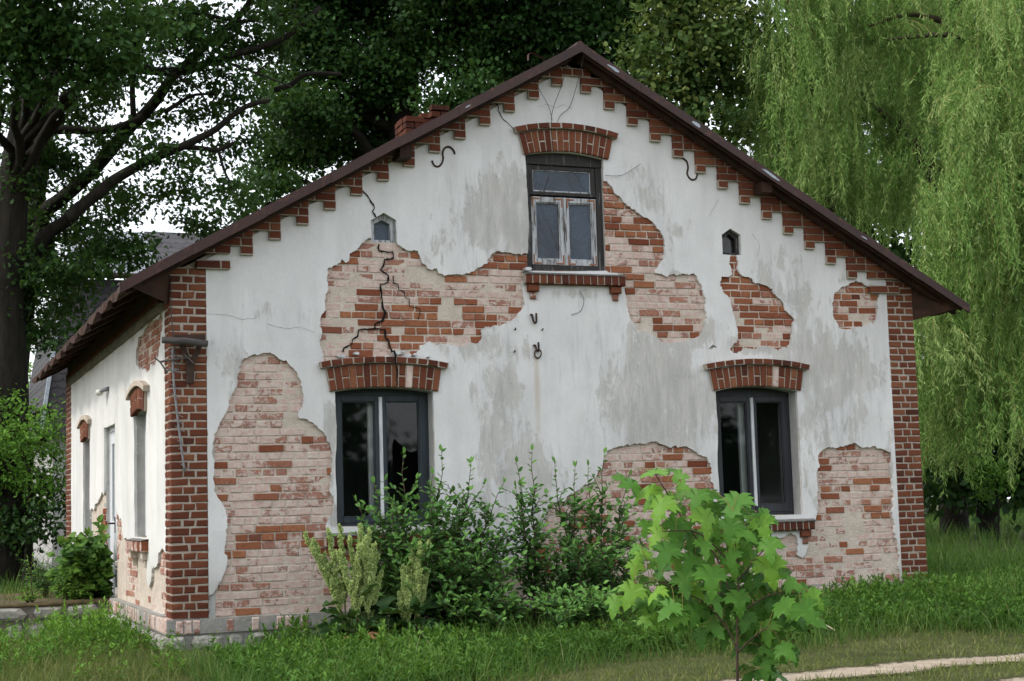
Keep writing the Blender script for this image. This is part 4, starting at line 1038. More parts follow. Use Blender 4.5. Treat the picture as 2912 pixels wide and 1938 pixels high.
for P, sd in (([(.01,2.98),(.2,2.97),(.35,2.93),(.5,2.94)], 7), ([(.62,2.88),(.8,2.84),(.95,2.86),(1.1,2.80)], 8), ([(6.25,4.02),(6.35,3.9),(6.3,3.75)], 9), ([(5.83,4.4),(5.76,4.28),(5.70,4.2)], 10), ([(3.65,5.33),(3.74,5.36),(3.85,5.33),(3.95,5.37),(4.05,5.34)], 11)):
    crack('wall_crack', P, .033, .0024, .0018, sd)
# crowns: ellipsoid masses (x, y, z, rx, ry, rz) in metres; limbs: polylines with end radii
CROWN = {
 'OAK': [(1.08,13.84,10.25,0.91,0.82,0.58),(2.1,13.08,10.11,0.9,0.81,0.57),(3.08,13.5,10.23,0.67,0.6,0.5),(2.66,13.1,9.24,0.74,0.66,0.34),(2.08,13.04,9.59,0.49,0.44,0.32),(3.25,13.6,8.9,0.59,0.53,0.32),(2.88,15.19,9.02,0.7,0.63,0.33),(1.13,15.52,9.34,0.52,0.47,0.39),(0.32,15.78,9.0,0.69,0.62,0.52),(-0.59,14.65,8.65,0.58,0.59,0.66),(0.9,14.98,8.32,0.68,0.61,0.34),(-0.1,14.73,7.61,0.74,0.67,0.58),(-0.74,14.72,7.32,0.49,0.66,0.74),(1.37,13.64,7.86,0.49,0.44,0.33),(2.02,13.71,7.63,0.66,0.59,0.29),(2.98,15.27,8.24,0.61,0.55,0.31),(3.49,14.77,8.34,0.52,0.47,0.3),(0.99,15.8,7.45,0.69,0.62,0.39),(0.19,16.18,6.79,0.78,0.7,0.48),(-0.64,14.91,5.86,0.49,0.59,0.66),(0.92,14.53,6.6,0.5,0.45,0.27),(0.4,15.74,5.68,0.64,0.58,0.55),(0.91,15.79,6.05,0.43,0.39,0.3),(-0.18,16.65,5.27,0.61,0.55,0.52),(2.56,15.38,7.53,0.35,0.31,0.22),(2.81,13.11,7.0,0.49,0.44,0.33),(3.47,14.33,6.84,0.43,0.38,0.26),(2.79,14.81,6.6,0.34,0.31,0.17),(-0.8,16.01,4.49,0.34,0.46,0.51),(-0.02,14.77,4.53,0.37,0.33,0.33),(3.91,13.42,9.94,0.42,0.38,0.29),(3.98,12.29,10.2,0.49,0.44,0.33),(3.84,14.62,11.09,0.44,0.39,0.26),(1.89,15.45,8.93,0.44,0.39,0.26),(2.07,14.44,9.3,0.34,0.3,0.21),(1.22,14.35,6.92,0.41,0.37,0.29),(2.08,15.66,7.48,0.39,0.35,0.26),(0.73,15.01,9.53,0.42,0.38,0.3),(2.36,15.08,10.92,0.61,0.55,0.44),(1.54,15.4,10.14,0.52,0.47,0.35),(3.3,13.78,9.82,0.42,0.38,0.3),(2.35,14.25,6.69,0.42,0.38,0.21),(0.54,15.54,6.25,0.51,0.46,0.3),(1.12,14.86,5.99,0.42,0.38,0.25),(0.04,14.57,5.66,0.49,0.44,0.41),(1.46,14.36,6.13,0.29,0.26,0.15),(-0.04,16.35,6.46,0.52,0.47,0.39),(-0.21,14.36,5.46,0.49,0.44,0.32),(0.54,14.05,5.64,0.41,0.36,0.28),(1.35,15.32,5.99,0.38,0.35,0.24),(-0.61,15.23,5.08,0.5,0.45,0.41),(0.3,15.57,5.22,0.47,0.42,0.34),(0.9,15.03,6.27,0.38,0.34,0.25),(-0.36,15.38,4.43,0.33,0.3,0.33),(1.82,15.44,12.43,1.58,1.43,0.97),(3.42,12.66,11.45,1.23,1.11,0.74),(0.4,14.22,13.66,2.09,1.88,1.26),(2.25,12.93,13.37,1.64,1.48,1.23)],
 'MAPLE': [(-0.1,11.62,9.16,0.83,0.74,0.53),(-0.64,11.19,9.43,0.74,0.66,0.44),(0.48,10.96,8.78,0.59,0.53,0.44),(0.21,11.77,8.53,0.45,0.41,0.34),(-0.9,11.46,8.66,0.44,0.53,0.59),(0.86,11.1,9.31,0.52,0.47,0.37),(-1.12,12.45,9.62,0.46,0.55,0.61),(-0.68,10.78,10.5,1.31,1.18,0.87),(-1.88,11.37,8.93,0.87,0.98,1.09)],
 'LIN1': [(5.63,18.19,11.98,0.89,0.8,0.69),(6.98,19.32,12.66,0.93,0.84,0.72),(7.81,18.55,12.28,0.92,0.83,0.72),(8.04,17.36,11.13,0.69,0.62,0.69),(6.27,18.36,11.17,1.0,0.9,0.6),(7.07,17.58,10.91,0.89,0.8,0.59),(5.35,19.19,10.81,0.71,0.64,0.61),(5.52,17.86,9.97,0.97,0.88,0.58),(6.95,19.38,10.34,0.93,0.83,0.62),(7.98,19.6,10.47,0.84,0.75,0.73),(5.8,20.73,9.85,0.84,0.76,0.63),(6.41,19.8,9.57,0.93,0.84,0.52),(5.32,21.01,9.14,0.63,0.57,0.47),(4.35,18.49,7.86,0.49,0.44,0.34),(5.16,18.98,8.4,0.6,0.54,0.4),(7.57,20.07,9.81,0.63,0.57,0.42),(4.55,20.92,7.39,0.41,0.37,0.31),(6.21,18.35,13.73,2.01,1.81,1.21),(8.57,19.11,14.03,1.57,1.42,1.15),(6.82,18.53,15.98,2.25,2.02,1.33)],
 'CEN': [(9.2,17.59,12.11,0.91,0.82,0.71),(9.48,15.81,11.79,0.87,0.78,0.68),(10.18,15.24,11.48,0.77,0.69,0.67),(11.29,15.6,11.69,0.88,0.79,0.69),(11.71,14.48,11.19,0.76,0.69,0.57),(8.96,16.42,10.83,0.78,0.7,0.58),(10.4,17.66,11.4,0.82,0.74,0.61),(10.62,15.58,10.93,0.68,0.61,0.49),(8.76,15.4,9.85,0.66,0.59,0.47),(8.09,15.78,9.81,0.57,0.51,0.47),(11.41,14.78,10.57,0.67,0.6,0.48),(12.93,16.12,11.06,0.6,0.64,0.71),(12.18,14.96,11.87,0.78,0.7,0.58),(8.04,16.35,12.03,0.68,0.61,0.58),(9.26,15.12,13.03,1.9,1.71,1.24),(12.4,16.65,13.9,1.84,1.66,1.33),(10.49,15.44,15.19,2.15,1.94,1.37)],
 'LIN2': [(11.74,11.72,10.55,0.79,0.71,0.53),(12.3,11.15,10.24,0.7,0.63,0.61),(11.09,11.65,9.93,0.61,0.55,0.52),(11.95,11.63,9.73,0.79,0.71,0.53),(13.13,12.5,9.6,0.64,0.57,0.64),(11.53,11.81,9.2,0.61,0.55,0.44),(12.06,11.37,8.68,0.61,0.55,0.43),(13.17,12.12,8.49,0.45,0.4,0.45),(12.94,11.35,10.54,0.53,0.56,0.62),(11.94,13.77,9.85,0.47,0.42,0.47),(11.4,11.59,10.93,0.7,0.63,0.44),(12.6,12.14,11.22,0.72,0.65,0.45),(12.7,12.61,12.32,1.65,1.49,1.01),(12.68,11.54,13.43,1.61,1.45,1.07)],
 'BACK': [(21.2,23.01,13.0,1.92,1.73,1.92),(22.68,20.75,13.14,1.98,1.78,1.85),(24.53,19.28,12.87,1.82,1.64,1.82),(20.89,21.62,9.83,1.48,1.33,1.48)],
 'BACK2': [(21.0,18.28,9.15,1.48,1.34,1.37),(23.64,18.46,9.32,1.53,1.37,1.53),(20.96,19.15,7.67,1.16,1.04,0.93),(23.44,20.34,6.86,1.46,1.31,1.21),(25.02,19.6,6.18,1.45,1.31,1.45),(25.78,17.97,8.36,1.42,2.13,2.36)],
 'BACK3': [(21.06,15.64,3.44,1.37,1.24,1.27),(22.49,15.86,2.92,1.08,1.16,1.29),(21.29,16.45,1.57,1.18,1.06,0.97),(22.72,15.8,1.3,0.96,0.87,0.86),(23.64,15.27,3.41,1.29,1.93,2.15),(21.83,18.1,3.07,1.02,1.02,1.13)],
 'BUSH': [(-0.94,13.57,2.51,0.35,0.31,0.35),(-0.49,13.26,2.41,0.35,0.31,0.31),(-0.12,14.48,2.07,0.28,0.29,0.32),(-0.68,14.17,1.99,0.39,0.36,0.36),(-0.93,14.95,1.61,0.32,0.33,0.36),(-0.4,13.85,1.58,0.35,0.32,0.27),(-0.65,14.56,2.88,0.28,0.25,0.2),(-1.56,14.63,2.17,0.56,0.57,0.63),(-0.96,14.5,3.04,0.32,0.29,0.24),(-0.26,14.17,2.85,0.24,0.22,0.2)],
 'DARKL': [(-0.87,14.57,1.05,0.48,0.43,0.44),(-0.38,14.04,0.96,0.39,0.35,0.39),(-0.02,14.7,1.43,0.24,0.36,0.4),(-0.9,15.38,1.7,0.49,0.44,0.41),(-0.46,15.04,1.36,0.49,0.44,0.41),(-1.73,16.0,1.41,0.66,0.74,0.83),(-0.66,14.28,0.73,0.47,0.43,0.28)],
 'CONI': [(1.08,32.66,6.62,0.59,0.59,0.65),(0.81,33.2,5.49,0.72,0.71,0.79),(1.27,32.7,5.32,0.52,0.59,0.65),(0.46,33.48,4.59,0.79,0.71,0.66),(1.39,32.51,4.39,0.52,0.47,0.52)],
 'SAPL': [(18.92,11.86,1.37,0.51,0.46,0.23),(18.67,11.95,1.66,0.37,0.34,0.19),(19.11,11.55,1.17,0.32,0.29,0.18),(19.11,12.0,1.0,0.42,0.38,0.17)],
}
LIMB = {
 'OAK': [([(-0.13,16.13,5.74),(-0.28,16.07,6.7),(-0.18,15.99,7.06),(0.04,15.89,7.23),(0.46,15.68,7.61),(0.83,15.49,8.0),(1.36,15.2,8.67),(1.57,15.09,8.86),(1.86,14.94,9.23),(2.09,14.8,9.59),(2.23,14.73,9.73),(2.41,14.64,9.9),(2.67,14.5,10.2),(3.05,14.32,10.5),(3.31,14.18,10.75),(3.52,14.07,11.06),(3.73,13.93,11.51)],0.17,0.05),([(0.08,14.32,6.59),(0.3,14.21,6.8),(0.61,14.06,7.06),(0.81,13.96,7.24),(1.11,13.82,7.43),(1.54,13.62,7.66),(1.92,13.45,7.81),(2.3,13.28,7.99),(2.63,13.13,8.17),(2.93,12.98,8.43),(3.23,12.84,8.61),(3.56,12.7,8.68)],0.13,0.04),([(-0.43,14.66,9.16),(-0.09,14.52,9.23),(0.11,14.43,9.34),(0.68,14.19,9.43),(1.19,13.98,9.47),(1.66,13.81,9.4),(2.15,13.61,9.38),(2.43,13.49,9.49),(2.89,13.29,9.64),(3.25,13.13,9.74),(3.77,12.91,9.89),(4.15,12.73,10.15),(4.53,12.53,10.52)],0.11,0.05),([(-0.21,15.3,8.48),(0.24,15.12,8.49),(0.76,14.92,8.45),(1.18,14.74,8.55),(1.5,14.6,8.71)],0.09,0.07),([(1.27,14.27,8.61),(1.24,14.2,9.28),(1.29,14.09,10.11),(1.37,14.03,10.38)],0.06,0.04),([(1.67,13.75,7.95),(2.41,13.46,7.87),(2.72,13.35,7.83),(2.98,13.23,7.96)],0.06,0.03),([(2.72,13.35,7.8),(2.83,13.35,7.42),(2.92,13.34,7.22),(2.91,13.37,7.0)],0.03,0.015),([(1.81,13.94,8.65),(2.09,13.81,8.83),(2.35,13.69,8.96),(2.77,13.52,8.95)],0.05,0.02),([(1.01,13.42,9.38),(1.36,13.28,9.34),(1.69,13.16,9.22),(2.02,13.05,9.05),(2.33,12.96,8.8),(2.49,12.94,8.42)],0.035,0.015),([(2.0,14.16,10.8),(1.66,14.33,10.5),(1.27,14.51,10.23),(0.74,14.75,9.97)],0.06,0.05),([(1.92,13.67,10.61),(2.49,13.46,10.48),(3.01,13.27,10.35),(3.4,13.12,10.34),(4.04,12.85,10.46)],0.05,0.02),([(2.85,13.11,9.47),(3.34,12.93,9.26),(3.73,12.8,9.09),(3.99,12.71,8.97)],0.03,0.012),([(3.37,12.92,9.26),(3.6,12.81,9.47),(3.72,12.74,9.61)],0.02,0.01),([(4.08,14.57,9.41),(4.41,14.43,9.52),(4.68,14.3,9.71),(5.33,14.04,9.69)],0.06,0.04)],
 'OAKT': ([(-0.79,17.26,2.79),(-0.77,17.14,3.81),(-0.58,16.87,5.55),(-0.46,16.65,7.0),(-0.26,16.41,8.44),(-0.11,16.22,9.6),(-0.0,16.13,10.03),(0.15,15.98,10.75),(0.3,15.79,11.91)],[0.4,0.34,0.3,0.27,0.24,0.2,0.17,0.13,0.08]),
 'MAPT': ([(-0.99,15.2,2.6),(-0.98,15.05,3.9),(-1.02,14.94,4.99),(-0.96,14.75,6.44),(-0.85,14.56,7.7),(-0.66,14.36,8.79),(-0.64,14.29,9.33),(-0.62,14.22,9.87),(-0.62,14.13,10.69),(-0.59,14.03,11.5)],[0.46,0.4,0.36,0.34,0.26,0.2,0.17,0.14,0.1,0.06]),
 'MAP': [([(-0.67,14.3,9.38),(-0.88,14.33,9.88),(-1.01,14.32,10.43),(-1.12,14.3,10.97)],0.13,0.06),([(-0.8,15.45,4.53),(-0.46,15.14,6.01),(-0.23,15.01,6.42),(0.15,14.82,6.68)],0.16,0.12)],
 'LIN1T': ([(8.05,18.66,7.14),(8.02,18.32,10.25),(8.04,18.14,11.76),(8.07,17.94,13.37),(8.1,17.72,15.28)],[0.45,0.34,0.28,0.2,0.1]),
 'CENT': ([(10.27,16.73,6.89),(10.28,16.38,9.92),(10.31,16.22,11.19),(10.36,16.07,12.36),(10.4,15.76,14.9)],[0.42,0.3,0.26,0.2,0.1]),
 'LIN2T': ([(12.47,12.82,5.03),(12.39,12.5,8.16),(12.33,12.37,9.5),(12.32,12.23,10.75),(12.29,11.97,13.08)],[0.35,0.28,0.22,0.15,0.08]),
 'WT': ([(18.39,8.83,0.45),(18.2,8.62,2.89),(17.86,8.52,5.0),(17.29,8.52,6.94),(16.64,8.57,8.81),(16.36,8.57,9.74),(16.27,8.52,10.49),(16.21,8.35,12.17)],[0.42,0.34,0.28,0.22,0.17,0.13,0.1,0.06]),
 'W': [([(16.36,8.58,9.69),(16.08,8.66,9.98),(15.68,8.79,10.18),(15.21,8.97,10.23),(14.59,9.24,10.04)],0.1,0.02),([(16.0,8.19,9.63),(15.61,8.34,9.69),(15.07,8.55,9.66),(14.61,8.74,9.62)],0.07,0.02),([(18.05,8.95,5.32),(16.99,9.23,6.55),(16.19,9.46,7.34),(15.54,9.63,8.04),(15.14,9.74,8.48),(14.57,9.91,9.01)],0.16,0.03),([(15.68,10.07,8.51),(16.01,9.99,8.07),(16.34,9.95,7.19),(16.83,9.84,6.48)],0.09,0.07),([(16.86,7.73,5.93),(16.92,7.59,6.9),(16.99,7.47,7.7),(17.28,7.22,8.91)],0.1,0.04),([(16.91,9.32,10.81),(15.97,9.63,11.36),(14.75,10.09,11.57),(13.7,10.54,11.26)],0.08,0.02),([(17.13,8.57,7.11),(16.18,8.8,8.4),(15.54,8.98,9.01)],0.05,0.02),([(16.61,6.98,3.86),(15.98,7.18,4.35),(15.54,7.34,4.45)],0.06,0.03)],
}
# bunches of hanging willow shoots: top point and length in centimetres
WILLOW_A = [1503,1398,814,34,1554,831,1208,136,1452,1162,1311,159,1281,921,717,59,1472,1311,845,85,1578,896,942,98,1624,1056,787,65,1570,1030,1292,138,1580,1192,1288,67,1518,870,769,102,1397,1001,821,175,1429,1165,1288,129,1783,1138,1102,181,1571,1239,1267,172,1569,860,1150,117,1695,1239,1187,68,1558,1052,1129,123,1552,1245,1344,168,1651,1171,756,105,1653,1301,829,158,1280,951,872,152,1644,944,1182,104,1351,1106,942,84,1420,1022,905,63,1758,1198,790,191,1577,1039,1220,180,1584,858,814,137,1751,1120,990,95,1755,1268,1210,122,1600,925,1040,62,1622,1136,1244,112,1474,935,718,138,1731,1097,743,75,1560,1301,1246,172,1387,1001,1191,80,1630,1091,856,96,1297,944,948,95,1510,1347,1347,189,1686,1125,922,177,1665,998,1218,83,1411,1092,793,132,1482,1046,1110,170,1578,834,1227,158,1456,1165,843,148,1827,1229,1298,193,1600,1287,808,144,1726,1215,1333,154,1424,883,734,87,1595,1297,986,112,1813,1222,871,155,1599,1085,908,107,1623,1018,1264,137,1297,913,1093,163,1537,1370,979,137,1696,1055,1337,66,1353,1156,888,93,1729,1214,829,117,1324,1121,954,154,1519,1222,836,156,1291,896,982,164,1602,987,1134,165,1512,938,1082,63,1584,1284,1239,169,1601,837,1192,84,1726,1262,812,82,1689,1291,1202,101,1522,1383,885,73,1545,843,863,79,1431,1291,937,92,1420,997,1261,134,1612,853,1039,172,1764,1299,810,172,1725,1218,948,93,1556,1075,1243,109,1761,1158,910,85,1463,1133,1204,142,1565,1179,1151,89,1621,872,1055,82,1771,1264,884,73,1588,986,1114,107,1490,1066,1036,66,1606,1025,843,98,1678,1018,981,128,1620,1084,1227,156,1607,1192,1365,71,1444,1059,1198,140,1543,1157,1251,188,1396,1069,751,87,1580,880,1044,73,1728,1314,856,164,1448,1306,1019,77,1675,1116,772,97,1649,1216,1356,129,1761,1241,1231,106,1357,1163,1082,169,1390,870,1188,164,1817,1217,1227,95,1855,1273,831,68,1525,1028,1130,141,1599,1073,924,149,1407,895,1204,148,1419,987,1087,74,1500,1367,1011,171,1458,1002,966,152,1483,958,967,80,1627,1069,1037,135,1767,1074,1231,188,1438,1004,1020,97,1428,1102,1130,108,1588,1281,980,110,1296,963,779,62,1496,780,1204,121,1583,1311,1275,100,1575,941,1019,155,1224,894,1164,107,1561,1185,1371,129,1586,1225,794,76,1305,893,1010,72,1732,1149,1086,107,1650,987,904,74,1833,1271,828,164,1766,1204,1120,149,1406,1065,757,65,1521,944,906,117,1458,1091,794,148,1513,786,1142,145,1573,938,1001,103,1639,1061,1169,187,1813,1262,920,168,1490,1180,943,146,1471,1345,1306,109,1745,1123,1341,172,1514,945,853,67,1270,908,886,148,1331,1133,1189,134,1755,1240,1037,152,1332,905,1168,97,1646,985,879,92,1381,894,960,132,1735,1158,828,156,1817,1206,1130,86,1645,1224,1286,180,1498,941,1055,92,1516,1092,1325,99,1534,911,729,169,1576,1032,737,141,1535,1311,1017,76,1363,1114,1134,128,1747,1137,1197,172,1579,1307,1039,120,1407,1133,967,105,1572,1355,970,90,1346,902,807,141,1472,1028,813,144,1656,1042,867,76,1769,1232,985,134,1575,826,957,121,1473,915,910,79,1379,1031,1063,109,1589,1135,1250,99,1479,832,980,64,1511,1305,837,52,1729,1144,1211,72,1484,1043,871,106,1387,931,922,174,1772,1253,920,116,1466,1282,890,93,1503,843,942,153,1534,925,1245,178,1499,1062,1315,178,1366,1063,1284,159,1803,1164,1034,150,1696,1126,1200,87,1402,962,1253,67,1443,989,923,129,1600,901,1208,75,1666,1035,1087,173,1676,1012,1218,107,1570,1019,1140,142,1543,984,784,144,1504,1140,789,105,1551,991,1100,104,1613,1088,1203,183,1591,1141,1094,140,1822,1187,1142,167,1574,1348,852,81,1349,1014,990,78,1648,1285,1158,136,1381,1051,1019,104,1555,1058,983,138,1454,1202,1061,174,1502,955,1197,159,1260,927,880,120,1530,868,1107,165,1810,1173,949,71,1458,1077,1008,152,1288,913,1118,153,1298,941,1192,67,1564,885,924,99,1423,932,889,117,1730,1304,789,75,1762,1053,1342,172,1677,1101,1126,133,1650,1231,803,120,1685,1222,1073,141,1640,1087,1022,100,1548,1224,837,153,1472,1012,1164,150,1514,1213,1209,89,1682,1090,1276,74,1438,1159,1049,92,1499,1269,1036,101,1402,1034,848,128,1833,1253,895,121,1592,1267,1111,190,1565,1114,1300,126,1415,1071,774,84,1538,902,978,110,1642,1251,774,120,1438,1164,1334,131,1536,1183,976,139,1560,1237,935,195,1412,909,1211,114,1487,1289,903,172,1505,1236,904,100,1590,1276,898,119,1546,857,1165,162,1416,1048,1159,85,1300,1022,1092,136,1523,822,890,130,1625,878,1051,147,1681,997,904,116,1711,1103,898,149,1499,1305,908,109,1497,911,1183,124,1313,907,1115,154,1342,931,1107,145,1494,796,1108,68,1447,1269,890,92,1615,949,1227,146,1550,1116,995,186,1562,1337,1284,154,1275,1022,1001,92,1435,939,912,67,1455,1133,902,158,1600,1179,1272,127,1773,1215,991,80,1668,1107,1272,154,1465,1021,1166,179,1342,1067,1135,183,1474,1062,1278,133,1809,1103,1097,170,1705,1210,768,154,1832,1226,807,133,1663,1285,1147,175,1372,1127,922,176,1504,1113,915,129,1478,1075,892,86,1837,1260,985,151,1777,1234,770,84,1441,1264,863,72,1406,1177,745,39,1299,905,1067,122,1565,1051,1188,93,1737,1091,1213,109,1553,1184,1002,127,1632,1038,1045,65,1659,1255,879,183,1527,1266,881,133,1561,969,828,82,1660,1222,822,122,1775,1157,786,181,1567,1222,1179,166,1397,929,844,160,1586,1263,1060,92,1618,1204,1017,187,1391,852,1065,115,1310,984,722,77,1683,1242,1084,127,1395,1002,1026,68,1785,1194,1100,115,1634,961,778,162,1738,1231,1217,107,1377,1152,988,117,1640,1103,890,81,1365,941,1150,159,1603,1284,834,168,1448,856,757,87,1707,1256,1069,198,1588,932,1187,135]
